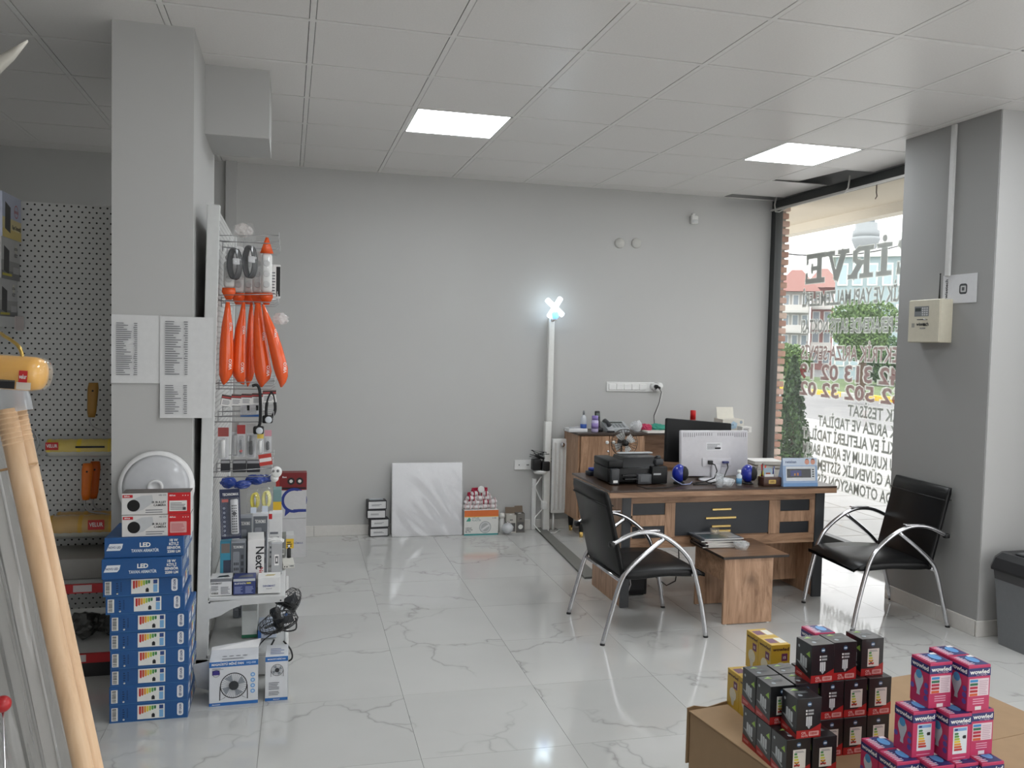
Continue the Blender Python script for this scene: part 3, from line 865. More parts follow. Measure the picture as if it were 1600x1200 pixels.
# floor-standing lamp post: white trunking with a crossed tube lamp
pole = empty('lamp_post', (2.125, 6.93, 0))
m = MB(); m.box((-.034, -.05, 0), (.022, .01, .93), C(226, 226, 222, .4), .006, 2); m.build('lower_pole', pole)
m = MB(); m.box((-.022, -.042, .93), (.028, .01, 1.80), C(226, 226, 222, .4), .006, 2)
m.T = Matrix(); m.build('upper_pole', pole)
tag(pole, 'tall white trunking post against the back wall carrying the lit cross lamp', 'post')
lamp = empty('cross_lamp', (2.128, 6.82, 1.882))
XM = emit(222, 244, 255, 4.0)
m = MB(); R_ = Matrix.Rotation(math.radians(42), 4, 'Y')
for a in (41, -58):
    m.T = Matrix.Rotation(math.radians(a), 4, 'Y'); m.box((-.1, -.014, -.022), (.1, .014, .022), XM, .013, 2)
m.T = Matrix(); m.build('glowing_tube', lamp)
m = MB(); m.ball((.0, -.01, -.062), .034, emit(40, 140, 255, 1.6), 18, 10); m.build('blue_bulb', lamp)
m = MB(); m.lathe([(.022, -.09), (.022, -.105), (.012, -.108)], WHITE, 16); m.tube([(0, 0, -.1), (0, .03, -.105), (0, .075, -.1)], .012, WHITE, 10); m.build('socket', lamp)
tag(lamp, 'brightly lit white cross-shaped lamp with a blue bulb below it', 'lamp')
# radiator
rad = empty('radiator', (2.19, 6.96, .12))
m = MB(); m.box((-.03, -.075, .03), (.16, -.02, .66), WHITE, .008, 2); m.build('body', rad)
for k in range(5):
    m = MB(); m.box((-.02 + k * .036, -.083, .06), (-.0 + k * .036, -.073, .63), C(228, 228, 225, .35), .004, 2); m.build('rib', rad)
m = MB(); m.lathe([(.012, 0), (.018, .01), (.018, .03), (.001, .032)], CHROME, 14, (.05, -.08, .615), True, Matrix.Rotation(math.pi / 2, 3, 'X')); m.build('valve', rad)
m = MB(); m.tube([(0, -.045, .03), (0, -.045, -.06), (0, -.045, -.12)], .009, WHITE, 8); m.build('pipe', rad)
tag(rad, 'white ribbed radiator between the lamp post and the sideboard', 'radiator')
# white cable looping on the floor from the post
m = MB()
pts = [PY(846, 745, 6.90), PY(836, 760, 6.90), PY(842, 775, 6.9), PY(850, 790, 6.90), PY(846, 797, 6.90), PY(836, 808, 6.86), PY(834, 820, 6.8), PZ(845, 832, .008), PZ(866, 833, .008), PZ(875, 828, .008), PZ(866, 824, .008)]
m.tube(pts, .005, WHITE, 6); tag(m.build('power_cable'), 'white cord looping down to the floor by the lamp post', 'cord')
m = MB(); m.box((-.02, -.05, -.035), (.03, -.0, .035), WHITE, .008, 2)
tag(m.build('power_plug', None, PY(848, 788, 6.92)), 'white plug block on the cord beside the lamp post', 'plug')
# grey floor cable duct
a0, a1 = PZ(836, 826, 0), PZ(852, 826, 0); b0 = PZ(925, 914, 0)
m = MB()
m.prism([(a0.x, a0.y + .02), (a1.x - .01, a0.y + .02), (2.06, 5.42), (1.95, 5.42)], .001, .014, C(112, 112, 108, .6), 'xy')
tag(m.build('floor_cable_duct'), 'flat grey cable duct running across the floor from the lamp post to the desk', 'duct')

# ------------------------------------------------------------------ things along the back wall
def simple_print(o, fn):
    pr = Print(); fn(pr); return pr.build('print', o)
# stack of four black and white boxes
BW = C(34, 34, 40, .4)
pz = [0.0, .075, .165, .235]
labs = ['flattest black and white carton at the bottom of the stack left of the white panel', 'second black and white carton from the floor left of the white panel',
        'third black and white carton from the floor left of the white panel', 'topmost black and white carton of the stack left of the white panel']
for k, (u, v) in enumerate(((590, 838), (592, 828), (589, 817), (589, 806))):
    bp = PZ(588, 839, 0)
    w_, d_, h_ = .15, .17, .072
    o = carton('bulb_carton', w_, d_, h_, BW); F = faces(w_, d_, h_)
    pr = Print()
    pr.rect(F['front'], .006, .008, w_ - .006, h_ - .008, C(214, 214, 214, .5)); pr.lines(F['front'], .03, .03, .12, .045, 2, GREYTXT)
    pr.rect(F['top'], .02, .03, w_ - .02, d_ * .75, C(176, 182, 190, .4)); pr.disc(F['top'], w_ / 2, d_ / 2, .04, C(210, 214, 220, .4), 2, 16, .025)
    pr.build('print', o)
    o.location = (bp.x + [.018, .02, .0, .0][k], bp.y + .09, .0735 * k); o.rotation_euler = (0, 0, [.05, .08, -.02, .05][k])
    tag(o, labs[k], 'box', 'black and white cartons by the back wall')
# white panel in plastic leaning on the wall
pa = empty('wrapped_board', (1.105, 6.84, 0)); pa.rotation_euler = (math.radians(-7.5), 0, math.radians(-1))
m = MB(); m.box((-.286, 0, .002), (.286, .022, .592), C(226, 226, 228, .35), .006, 2); m.build('panel', pa)
m = MB(); nx, nz = 34, 34; vs = []; fs = []
rn = random.Random(5)
ph = [(rn.uniform(3, 18), rn.uniform(3, 18), rn.uniform(0, 6)) for _ in range(6)]
for i in range(nx + 1):
    for j in range(nz + 1):
        x = -.292 + .584 * i / nx; z = .0 + .6 * j / nz
        e_ = sum(math.sin(a * x + b * z + c) for a, b, c in ph) / 6
        vs.append((x, -.003 - .014 * abs(e_), z))
for i in range(nx):
    for j in range(nz):
        q = i * (nz + 1) + j; fs.append((q, q + nz + 1, q + nz + 2, q + 1))
m.add(vs, fs, film(235, 235, 238, .2, .07), True); m.build('plastic_wrap', pa)
tag(pa, 'square white panel in clear plastic leaning against the back wall', 'panel')
# orange-topped lamp box with a heap of small bags
bx = PZ(752, 836, 0)
w_, d_, h_ = .285, .16, .205
o = carton('lamp_box', w_, d_, h_, C(226, 226, 222, .5)); F = faces(w_, d_, h_)
pr = Print(); f = F['front']
pr.rect(f, 0, h_ - .05, w_, h_, C(222, 116, 60, .5)); pr.rect(f, 0, h_ - .055, w_, h_ - .05, C(240, 190, 80, .5)); pr.rect(f, 0, 0, w_, .012, C(60, 150, 150, .5))
pr.poly(f, [(.015, .115), (.04, .15), (.055, .13), (.05, .115)], C(70, 160, 140, .5), 2)
pr.text(f, 'ATLAS', .065, .135, .014, C(140, 160, 160, .5)); pr.text(f, 'PLASTİK', .065, .116, .014, C(140, 160, 160, .5))
pr.text(f, 'B 1050', .235, .135, .008, INK)
pr.text(f, 'CAPSULE', .01, .055, .009, INK); pr.text(f, 'ARMATÜR', .01, .04, .009, INK); pr.text(f, 'BEJ 1050', .01, .025, .009, INK)
pr.disc(f, .175, .065, .05, C(178, 180, 180, .5), 2, 24); pr.ring(f, .175, .065, .035, .042, C(215, 216, 216, .5), 3)
pr.poly(f, [(.145, .05), (.20, .088), (.21, .075), (.155, .04)], C(222, 222, 222, .5), 4)
pr.build('print', o); o.location = (bx.x, bx.y + .08, 0); o.rotation_euler = (0, 0, -.02)
tag(o, 'white and orange lamp carton on the floor right of the wrapped panel', 'box')
PK = C(206, 180, 182, .35); PKR = C(166, 30, 62, .4); WB = C(226, 222, 222, .3)
def pouch(idx, x, z, y, rz, redtop):
    e = empty('screw_bag', (bx.x + x, bx.y + .08 + y, h_ + z), rz)
    m = MB(); rings = []
    for t, r in ((-1, .006), (-.8, .024), (-.3, .03), (.3, .03), (.8, .024), (1, .006)):
        rings.append([(t * .034, r * math.cos(a) * 1.0, .019 + r * .62 * math.sin(a)) for a in [k * math.pi / 6 for k in range(12)]])
    e.scale = (1.18, 1.1, 1.1); m.loft(rings, WB); m.build('bag', e)
    m = MB()
    for s in (-1, 1): m.tube([(s * .012, 0, .019), (s * .02, 0, .019)], .0305, PKR if redtop else PK, 12)
    m.build('printed_band', e)
    if redtop:
        m = MB(); m.box((-.026, -.004, .03), (.026, .004, .062), PKR, .003, 1); m.build('header_card', e)
    return e
rows = [(0.0, [-.105, -.035, .035, .105]), (.036, [-.10, -.03, .04, .105]), (.072, [-.08, -.01, .06]), (.108, [-.045, .03])]
n_ = 0
ordn = ['leftmost', 'second', 'third', 'fourth']
lay = ['bottom layer', 'second layer', 'third layer', 'top layer']
for r_, (z, xs_) in enumerate(rows):
    for k, x in enumerate(xs_):
        red = (r_ == 3) or (r_, k) in ((1, 2), (2, 0))
        e = pouch(n_, x, z, random.uniform(-.015, .0), random.uniform(-.25, .25), red)
        tag(e, '%s small %s bag, %s of the heap on the lamp carton' % (ordn[k], 'red-headed white' if red else 'white and pink', lay[r_]), 'bag', 'small bags heaped on the lamp carton')
        n_ += 1
    # back row, lower layers
m = MB(); m.lathe([(.02, -.006), (.028, -.004), (.028, .004), (.02, .006)], WHITE, 20, (0, 0, 0), True, Matrix.Rotation(math.pi / 2, 3, 'X'))
tag(m.build('plastic_ring', None, (bx.x + .0, bx.y + .04, h_ + .165)), 'white plastic ring on top of the heap of small bags', 'ring')
# small bulb boxes and loose bulbs right of it
for k, (u, vb, w_, h_, col, lab) in enumerate(((800, 829, .085, .15, (196, 192, 184), 'open pale bulb carton beside the lamp carton, left of the two'), (814, 827, .07, .16, (120, 116, 110), 'open greyish bulb carton beside the low socket, right of the two'))):
    b0 = PY(u, vb, 6.85); e = empty('bulb_box', (b0.x, 6.90, 0), -.1 + .1 * k)
    m = MB(); cm = C(*col, .6); t = .002
    m.box((-w_ / 2, -.035, 0), (w_ / 2, -.035 + t, h_), cm); m.box((-w_ / 2, .035 - t, 0), (w_ / 2, .035, h_), cm)
    m.box((-w_ / 2, -.035, 0), (-w_ / 2 + t, .035, h_), cm); m.box((w_ / 2 - t, -.035, 0), (w_ / 2, .035, h_), cm); m.box((-w_ / 2, -.035, 0), (w_ / 2, .035, t), cm)
    m.build('carton', e)
    m = MB(); m.add([(-w_ / 2, .035, h_), (w_ / 2, .035, h_), (w_ / 2, .05, h_ + .05), (-w_ / 2, .05, h_ + .05)], [(0, 1, 2, 3)], C(120, 104, 88, .7)); m.build('flap', e)
    pr = Print(); F = faces(w_, .07, h_); pr.rect(F['front'], .008, .01, w_ - .008, h_ * .55, C(90, 88, 88, .5)); pr.disc(F['front'], w_ / 2, h_ * .3, .02, C(225, 225, 220, .4), 2)
    pr.rect(F['front'], w_ * .35, h_ * .7, w_ * .65, h_ * .74, INK, 2); pr.build('print', e)
    m = MB(); m.ball((0, 0, h_ - .03), .028, WHITE, 16, 8); m.lathe([(.014, 0), (.018, .05)], CHROME, 12, (0, 0, h_ - .1)); m.build('bulb', e)
    tag(e, lab, 'box', 'open bulb cartons by the socket')
b0 = PY(793, 831, 6.80); b0.y = 6.78; m = MB()
m.ball((0, 0, .055), .048, film(225, 228, 235, .35), 18, 10); e = empty('wrapped_bulb', (b0.x, b0.y + .02, 0)); m.build('plastic_wrap', e)
m = MB(); m.ball((0, 0, .05), .035, WHITE, 16, 8); m.lathe([(.014, .08), (.014, .11)], CHROME, 12); m.build('bulb', e)
tag(e, 'round bulb in crumpled clear plastic in front of the small bulb cartons', 'bulb')
b0 = PY(786, 829, 6.88); e = empty('loose_bulb', (b0.x, 6.92, 0))
m = MB(); m.lathe([(.03, 0), (.03, .05), (.02, .1), (.013, .12)], WHITE, 16); m.build('body', e)
m = MB(); m.ball((0, 0, .135), .026, C(232, 230, 224, .3), 16, 8); m.build('globe', e)
tag(e, 'white upright bulb squeezed beside the orange-topped lamp carton', 'bulb')
# white cartons with a blue logo and a red headset box behind the display stand
for k, (z0, h_, lab) in enumerate(((0.0, .285, 'lower plain white carton of the pair behind the display stand'), (.287, .2, 'white carton with a blue speech-bubble logo under the red box'))):
    w_, d_ = .20, .22
    o = carton('white_carton', w_, d_, h_, C(206, 205, 206, .6)); F = faces(w_, d_, h_); pr = Print()
    if k:
        vs = []
        BL = C(44, 60, 140, .5)
        pr.ring(F['front'], .115, .13, .07, .09, BL); pr.rect(F['front'], .11, .045, w_, .065, BL, 2); pr.poly(F['front'], [(.055, .065), (.05, .015), (.09, .05)], BL, 2)
        pr.rect(F['front'], .14, .066, .199, .23 - .031, C(206, 205, 206, .6), 3)
    else:
        pr.text(F['front'], 'UNİMAX', .10, .10, .014, C(120, 126, 160, .5)); 
    pr.build('print', o); o.location = (.035, 6.42, z0); tag(o, lab, 'box', 'white cartons behind the display stand')
w_, d_, h_ = .215, .1, .125
o = carton('headset_box', w_, d_, h_, C(124, 26, 30, .4)); F = faces(w_, d_, h_); pr = Print()
pr.rect(F['front'], 0, 0, .025, h_, C(170, 36, 34, .4)); pr.rect(F['front'], .03, .008, w_ - .006, .02, INK)
for x in (.105, .165): pr.disc(F['front'], x, .065, .026, C(30, 20, 22, .4), 2); pr.disc(F['front'], x, .065, .012, C(228, 226, 222, .4), 3)
pr.text(F['front'], 'Bass', .045, .09, .012, WHITE, rot=0); pr.build('print', o)
o.location = (.03, 6.38, .487); tag(o, 'dark red box with two round speaker windows on the white cartons', 'box')

# ------------------------------------------------------------------ sideboard
SB = empty('sideboard', (2.28, 6.57, 0)); L_, D_ = 1.45, .37
SBD = C(70, 62, 56, .5)
m = MB()
m.box((0, .012, .15), (.018, D_, .845), WOODV); m.box((L_ - .018, .012, .15), (L_, D_, .845), WOODV)
m.box((.018, .012, .15), (L_ - .018, D_, .168), WOOD); m.box((.018, D_ - .01, .168), (L_ - .018, D_, .845), WOOD)
m.box((.565, .012, .168), (.583, D_ - .01, .845), WOODV)
m.box((.583, .02, .50), (1.432, D_ - .01, .515), WOOD)
m.build('carcass', SB)
m = MB(); m.box((-.006, -.012, .845), (L_ + .006, D_, .863), C(64, 52, 44, .4), .002, 1); m.build('top', SB)
for x0, x1, hx in ((.02, .262, .236), (.267, .563, .293)):
    m = MB(); m.box((x0, -.006, .17), (x1, .012, .84), WOODV, .002, 1); d = m.build('door', SB)
    m = MB(); m.lathe([(.006, 0), (.006, .012), (.014, .018), (.014, .026), (.001, .03)], WHITE, 14, (hx, -.006, .79), True, Matrix.Rotation(math.pi / 2, 3, 'X')); m.build('knob', d)
m = MB(); m.lathe([(.009, 0), (.009, .012), (.001, .013)], CHROME, 14, (.252, -.006, .715), True, Matrix.Rotation(math.pi / 2, 3, 'X')); m.build('lock', SB)
for x in (.06, L_ - .06):
    for y in (.05, D_ - .05):
        lg = MB(); lg.lathe([(.028, .15), (.018, .045)], BLACK, 14, (x, y, 0)); o = lg.build('leg', SB)
        lg = MB(); lg.lathe([(.018, .046), (.014, .004), (.014, 0)], C(200, 168, 100, .25, .9), 14, (x, y, 0)); lg.build('brass_tip', o)
tag(SB, 'brown wood-look sideboard on black legs with brass tips against the back wall', 'sideboard')

# ------------------------------------------------------------------ desk
DK = empty('office_desk', (1.83, 4.69, 0)); DW, DD, DZ = 1.525, .70, .728
m = MB(); m.box((0, 0, DZ - .012), (DW, DD, DZ), C(66, 50, 40, .3), .001, 1); m.build('desk_top', DK)
m = MB(); m.box((.0, .001, DZ - .044), (DW, DD - .002, DZ - .0125), WOOD, .001, 1); m.build('top_edge', DK)
m = MB(); m.box((.125, .10, 0), (.165, .60, DZ - .044), WOODV); m.build('side_panel', DK)
m = MB(); m.box((.119, .084, 0), (.172, .102, DZ - .044), ANTHR); m.build('side_panel_edge', DK)
m = MB(); m.box((1.45, .10, 0), (1.49, .60, DZ - .044), WOODV); m.build('side_panel', DK)
m = MB(); m.box((1.432, .084, 0), (1.497, .102, DZ - .044), ANTHR); m.build('side_panel_edge', DK)
# modesty panel with dark inlays, local x = world x - 1.83
FY = .09
def plank(x0, z0, x1, z1, mat, nm, y=FY, t=.018, par=DK, bev=.001):
    q = MB(); q.box((x0, y, z0), (x1, y + t, z1), mat, bev, 1); return q.build(nm, par)
plank(.17, .36, 1.434, DZ - .044, WOOD, 'front_panel', FY + .014, .018)
plank(.465, .425, 1.105, .630, C(46, 48, 52, .4), 'dark_inlay', FY + .004, .012)
for x0, x1 in ((.185, .395), (1.185, 1.392)):
    plank(x0, .560, x1, .630, C(36, 38, 42, .4), 'dark_inlay', FY + .004, .012); plank(x0, .418, x1, .490, C(36, 38, 42, .4), 'dark_inlay', FY + .004, .012)
plank(.172, .631, 1.432, .683, WOOD, 'frame_rail', FY, .016); plank(.172, .355, 1.432, .417, WOOD, 'frame_rail', FY, .016)
plank(.172, .491, .396, .559, WOODV, 'frame_rail', FY, .016); plank(1.184, .491, 1.394, .559, WOODV, 'frame_rail', FY, .016)
for x0, x1 in ((.396, .464), (1.106, 1.184), (.172, .184), (1.393, 1.432)): plank(x0, .418, x1, .630, WOODV, 'frame_stile', FY, .016)
BR = C(226, 196, 128, .25, .85)
for x0, x1, z in ((.71, .84, .583), (.668, .876, .530), (.71, .84, .478), (.71, .84, .448)):
    q = MB(); q.box((x0, FY - .006, z - .007), (x1, FY + .004, z + .007), BR, .002, 1); q.build('brass_bar', DK)
m = MB(); m.box((1.13, .30, .06), (1.45, .55, .52), WOODV); m.build('drawer_pedestal', DK)
tag(DK, 'large wood-look office desk with dark inlays and brass bars on its front', 'desk')

def on_desk(u, v): return PZ(u, v, DZ)
# printer
p0 = PZ(957, 758.5, DZ); p1 = PZ(1046, 759, DZ)
pw = p1.x - p0.x + .03
PRN = empty('printer', (p0.x - .02, p0.y, DZ), 0.0)
PB = C(15, 16, 17, .4, spec=.3); PG = C(52, 54, 57, .4)
m = MB(); m.box((0, .03, .01), (pw, .29, .10), PB, .008, 2); m.box((0, .03, .10), (.10, .29, .148), PB, .008, 2); m.build('body', PRN)
m = MB(); m.box((.012, .0, .004), (.065, .05, .10), PG, .005, 2); tk = m.build('ink_tank', PRN)
pr = Print(); fr = Frame((.012, .0, .004), (1, 0, 0), (0, 0, 1)); pr.rect(fr, .012, .01, .042, .026, WHITE); pr.build('sticker', tk)
m = MB(); m.loft([[(.085, .04, .075), (pw - .06, .04, .075), (pw - .06, .26, .075), (.085, .26, .075)], [(.125, .09, .158), (pw - .03, .09, .158), (pw - .03, .26, .158), (.125, .26, .158)]], C(9, 9, 10, .25, spec=.3), True, False); m.build('scanner_lid', PRN)
m = MB(); m.box((.15, .235, .16), (pw + .0, .275, .169), C(186, 188, 190, .4), .002, 1); m.build('paper_flap', PRN)
m = MB(); m.box((.09, .012, .05), (pw - .09, .06, .062), BLACK, .002, 1); m.box((.10, .0, .03), (.20, .06, .04), BLACK, .002, 1); m.build('output_tray', PRN)
m = MB(); m.box((.185, -.005, .004), (.275, .04, .065), C(70, 72, 75, .4), .004, 2); m.box((.20, -.007, .02), (.26, -.004, .055), C(92, 95, 98, .3)); m.build('control_panel', PRN)
m = MB(); m.box((.278, .0, .004), (pw, .05, .11), PB, .006, 2); rt = m.build('cartridge_block', PRN)
pr = Print(); fr = Frame((.278, 0, .004), (1, 0, 0), (0, 0, 1)); pr.rect(fr, .01, .055, .06, .066, C(176, 178, 180, .5)); pr.build('sticker', rt)
m = MB(); m.box((pw - .06, .05, .11), (pw - .005, .1, .15), PG, .006, 2); m.box((pw - .045, .06, .15), (pw - .02, .09, .17), PG, .004, 2); m.build('hinge_block', PRN)
tag(PRN, 'black multifunction printer on the left end of the desk', 'printer')
# big black monitor seen from behind
a = PY(1045, 654, 5.26); b = PY(1143, 662, 5.26)
MBK = empty('black_monitor', ((a.x + b.x) / 2 - .02, 5.25, DZ), math.radians(2))
ww = b.x - a.x; hh = a.z - DZ
m = MB(); T0 = Matrix.Translation((0, 0, .07)) @ Matrix.Rotation(math.radians(-8), 4, 'X') @ Matrix.Rotation(math.radians(4.5), 4, 'Y')
m.T = T0; m.box((-ww / 2 - .02, -.03, 0), (ww / 2 + .005, .0, hh - .085), C(15, 15, 16, .5, spec=.3), .008, 2); m.build('screen_case', MBK)
m = MB(); m.T = T0; m.box((-.14, -.055, .04), (.14, -.029, .2), C(26, 26, 28, .5), .01, 2); m.build('rear_bulge', MBK)
m = MB(); m.box((-.03, -.05, .01), (.03, -.03, .2), BLACK, .004, 1); m.build('neck', MBK)
m = MB(); m.box((-.12, -.12, 0), (.12, .06, .012), BLACK, .005, 2); m.build('foot', MBK)
tag(MBK, 'large black flat monitor tilted behind the white one', 'monitor')
# white monitor seen from behind
a = PY(1067, 673, 5.02); b = PY(1170.5, 673, 5.02); zb = PY(1067, 737, 5.02).z; zb2 = PY(1170, 746, 5.02).z
MW = empty('white_monitor', ((a.x + b.x) / 2, 5.02, DZ), math.radians(-2))
ww = b.x - a.x
WM = C(208, 206, 210, .22)
m = MB()
T0 = Matrix.Rotation(math.radians(-4), 4, 'X'); m.T = T0
m.box((-ww / 2, -.0, zb2 - DZ + .012), (ww / 2, .035, a.z - DZ), WM, .008, 2); sc_ = m.build('screen_case', MW)
m = MB(); m.T = T0
for k in range(30):
    x = -ww / 2 + .02 + k * (ww - .04) / 29
    if 13 < k < 16: continue
    m.box((x - .0015, -.0012, a.z - DZ - .035 - .008 * (k < 6 or k > 23)), (x + .0015, .001, a.z - DZ - .016), C(110, 108, 112, .6))
m.build('vent_slots', MW)
m = MB(); m.T = T0; m.box((-.09, -.012, .085), (.11, .002, .14), WM, .004, 2); m.build('connector_recess', MW)
m = MB(); m.T = T0
m.box((-.055, -.03, .10), (-.025, -.01, .125), BLACK, .003, 1); m.box((.045, -.035, .105), (.085, -.01, .12), C(50, 55, 110, .4), .003, 1); m.build('plugs', MW)
pr = Print(); pr.T = T0; fr = Frame((-.06, -.0008, .19), (1, 0, 0), (0, 0, 1))
pr.rect(fr, .0, .0, .11, .05, C(236, 236, 238, .5)); pr.lines(fr, .006, .006, .1, .044, 5, GREYTXT); pr.rect(fr, .06, .008, .1, .018, INK, 3)
pr.build('sticker', MW)
m = MB(); m.box((-.03, -.02, .01), (.03, .01, .10), WM, .006, 2); m.build('neck', MW)
m = MB(); m.lathe([(.115, 0), (.115, .006), (.09, .014), (.001, .016)], C(226, 225, 228, .3), 28, (0, -.03, 0)); m.build('foot', MW)
m = MB()
m.tube([(-.04, -.035, .11), (-.035, -.07, .105), (-.03, -.09, .07), (-.06, -.12, .03), (-.13, -.14, .012), (-.2, -.15, .006)], .004, BLACK, 6)
m.tube([(.065, -.04, .11), (.05, -.08, .09), (.0, -.13, .04), (-.07, -.17, .015), (-.15, -.2, .006), (-.24, -.2, .005)], .004, BLACK, 6)
m.build('cable', MW)
tag(MW, 'white monitor seen from behind with cables plugged in', 'monitor')
m = MB(); q = on_desk(1010, 756); m.tube([on_desk(995, 760) + Vector((0, 0, .004)), on_desk(1010, 764) + Vector((0, 0, .004)), on_desk(1040, 763) + Vector((0, 0, .004)), on_desk(1075, 757) + Vector((0, 0, .004)), on_desk(1100, 753) + Vector((0, 0, .004)), on_desk(1125, 761) + Vector((0, 0, .004))], .0028, BLACK, 6)
tag(m.build('desk_cable'), 'thin black cable lying along the front edge of the desk', 'cable')
# two ball speakers
def speaker(u, vb, lab, rot):
    p = on_desk(u, vb); e = empty('ball_speaker', (p.x, p.y + .03, DZ), rot)
    m = MB(); m.ball((0, 0, .066), .056, C(24, 42, 150, .3, coat=.4), 24, 14, (.8, 1, 1)); m.build('shell', e)
    m = MB(); m.lathe([(.047, 0), (.044, .022), (.026, .036), (.001, .04)], C(20, 20, 22, .7), 24, (.018, 0, .066), True, Matrix.Rotation(math.pi / 2, 3, 'Y')); m.build('grille', e)
    m = MB(); m.lathe([(.036, 0), (.034, .01), (.02, .016)], BLACK, 20); m.build('foot', e)
    return tag(e, lab, 'speaker', 'ball speakers on the desk')
speaker(1064, 757, 'blue and black ball speaker between the printer and the white monitor', -.5)
speaker(1172, 757, 'blue and black ball speaker to the right of the white monitor', -.6)
m = MB(); q = on_desk(1058, 758)
m.tube([q + Vector((-.04, 0, .05)), q + Vector((-.02, -.02, .03)), q + Vector((.02, -.03, .008)), q + Vector((.07, -.03, .01)), q + Vector((.10, 0, .02))], .003, C(150, 160, 200, .4), 6)
tag(m.build('speaker_cable'), 'pale cord curling in front of the left ball speaker', 'cord')
# glassware and bottles on the desk
CG = film(225, 232, 236, .16, .05)
def jar(name, u, vb, prof, mat, label, cat, seg=20, yo=.0):
    p = on_desk(u, vb); m = MB(); m.lathe(prof, mat, seg); o = m.build(name, None, (p.x, p.y + yo, DZ)); return tag(o, label, cat)
jar('plastic_cup', 1124, 762, [(.02, 0), (.026, .085), (.024, .085), (.018, .004), (.001, .004)], CG, 'clear plastic cup beside the crystal ashtray on the desk', 'cup')
def ashtray(loc, r, label):
    m = MB(); n = 24; prof = [(r * .72, 0), (r, .03), (r * .98, .042), (r * .84, .04), (r * .62, .012), (.001, .012)]
    vs = []
    for i, (rr, z) in enumerate(prof):
        for k in range(n):
            a = 2 * math.pi * k / n; f = 1 + (.06 if (k % 2 and i in (1, 2)) else 0)
            vs.append((rr * f * math.cos(a), rr * f * math.sin(a), z - (.008 if (k % 8 == 0 and i in (2, 3)) else 0)))
    fs = []
    for i in range(len(prof) - 1):
        for k in range(n): fs.append((i * n + k, i * n + (k + 1) % n, (i + 1) * n + (k + 1) % n, (i + 1) * n + k))
    m.add(vs, fs, film(225, 230, 232, .35, .04)); o = m.build('glass_ashtray', None, loc)
    return tag(o, label, 'ashtray')
p = on_desk(1141, 761); ashtray((p.x, p.y + .05, DZ), .05, 'cut-glass ashtray on the desk in front of the white monitor')
p = on_desk(1157, 759); e = empty('small_bottle', (p.x, p.y + .02, DZ))
m = MB(); m.lathe([(.017, 0), (.017, .06), (.009, .07), (.009, .076)], C(206, 218, 226, .3), 18); m.build('body', e)
m = MB(); m.lathe([(.0175, .012), (.0175, .045)], C(96, 150, 190, .5), 18); m.build('label_band', e)
m = MB(); m.lathe([(.011, .075), (.011, .095), (.001, .096)], WHITE, 14); m.build('cap', e)
tag(e, 'small bottle with a blue label standing right of the crystal ashtray', 'bottle')
# wooden pen and card holder
p = on_desk(1193, 760); e = empty('pen_holder', (p.x, p.y, DZ))
m = MB(); m.box((0, 0, 0), (.125, .07, .055), C(72, 46, 36, .4), .004, 2); m.build('base', e)
pr = Print(); fr = Frame((0, 0, 0), (1, 0, 0), (0, 0, 1)); pr.rrect(fr, .035, .015, .085, .04, .004, C(190, 160, 90, .35, .6)); pr.text(fr, 'OFİS', .06, .022, .01, C(72, 46, 36, .4), 'c'); pr.build('plaque', e)
m = MB(); m.T = Matrix.Rotation(-.2, 4, 'X'); m.box((.02, .02, .05), (.08, .022, .115), C(150, 170, 185, .4)); m.box((.035, .0185, .055), (.065, .0199, .085), C(160, 84, 50, .5)); m.box((.022, .014, .05), (.085, .016, .075), C(220, 220, 222, .4)); m.build('cards', e)
for k, (x, c, t) in enumerate(((.012, (40, 40, 44), .1), (.02, (190, 40, 40), -.05), (.03, (210, 60, 40), .12), (.092, (30, 50, 120), .1), (.11, (225, 225, 225), -.1))):
    q = MB(); q.tube([(x, .05, .04), (x + t * .1, .055, .135 - .006 * k)], .004, C(*c, .4), 8); q.build('pen', e)
tag(e, 'dark wooden pen and card holder near the right end of the desk', 'pen holder')
# tape roll and yellow marker behind the holder
p = on_desk(1186, 752); m = MB(); m.tube([(0, 0, .012), (.05, .02, .06)], .012, C(200, 200, 60, .4), 10)
tag(m.build('highlighter', None, (p.x, p.y, DZ)), 'yellow-green highlighter leaning beside the pen holder', 'pen')
# promotional stand with a picture of a door phone
p = on_desk(1224, 760.5); e = empty('brochure_stand', (p.x, p.y, DZ), math.radians(-3)); w_ = .235
m = MB(); m.prism([(0, 0), (.085, 0), (.03, .175), (.022, .175)], 0, w_, C(148, 172, 206, .4), 'yz'); m.build('wedge', e)
pr = Print(); fr = Frame((0, 0, 0), (1, 0, 0), (0, .022, .175)); H_ = .176
pr.rect(fr, 0, .13, w_, H_, C(196, 208, 224, .4)); pr.text(fr, 'netelsan', .018, .146, .016, C(40, 60, 110, .5))
pr.disc(fr, .165, .152, .016, C(210, 150, 130, .5), 2); pr.disc(fr, .205, .152, .016, C(214, 156, 136, .5), 2); pr.disc(fr, .165, .16, .013, C(70, 44, 34, .5), 1.5); pr.disc(fr, .205, .161, .013, C(60, 40, 34, .5), 1.5)
pr.rrect(fr, .02, .035, .22, .125, .004, C(214, 218, 222, .4), 2); pr.rect(fr, .026, .055, .19, .11, C(24, 26, 34, .2), 3); pr.rect(fr, .05, .065, .125, .1, C(60, 66, 120, .3), 4)
pr.rect(fr, .075, .068, .085, .082, C(190, 140, 60, .4), 5); pr.rect(fr, .095, .068, .105, .085, C(190, 120, 60, .4), 5)
for k in range(4): pr.rect(fr, .198, .058 + k * .014, .212, .066 + k * .014, C(60, 62, 68, .4), 3)
pr.rect(fr, .0, .0, w_, .022, C(110, 150, 196, .4), 2); pr.build('print', e)
tag(e, 'pale blue promotional stand picturing a door phone at the right end of the desk', 'stand')
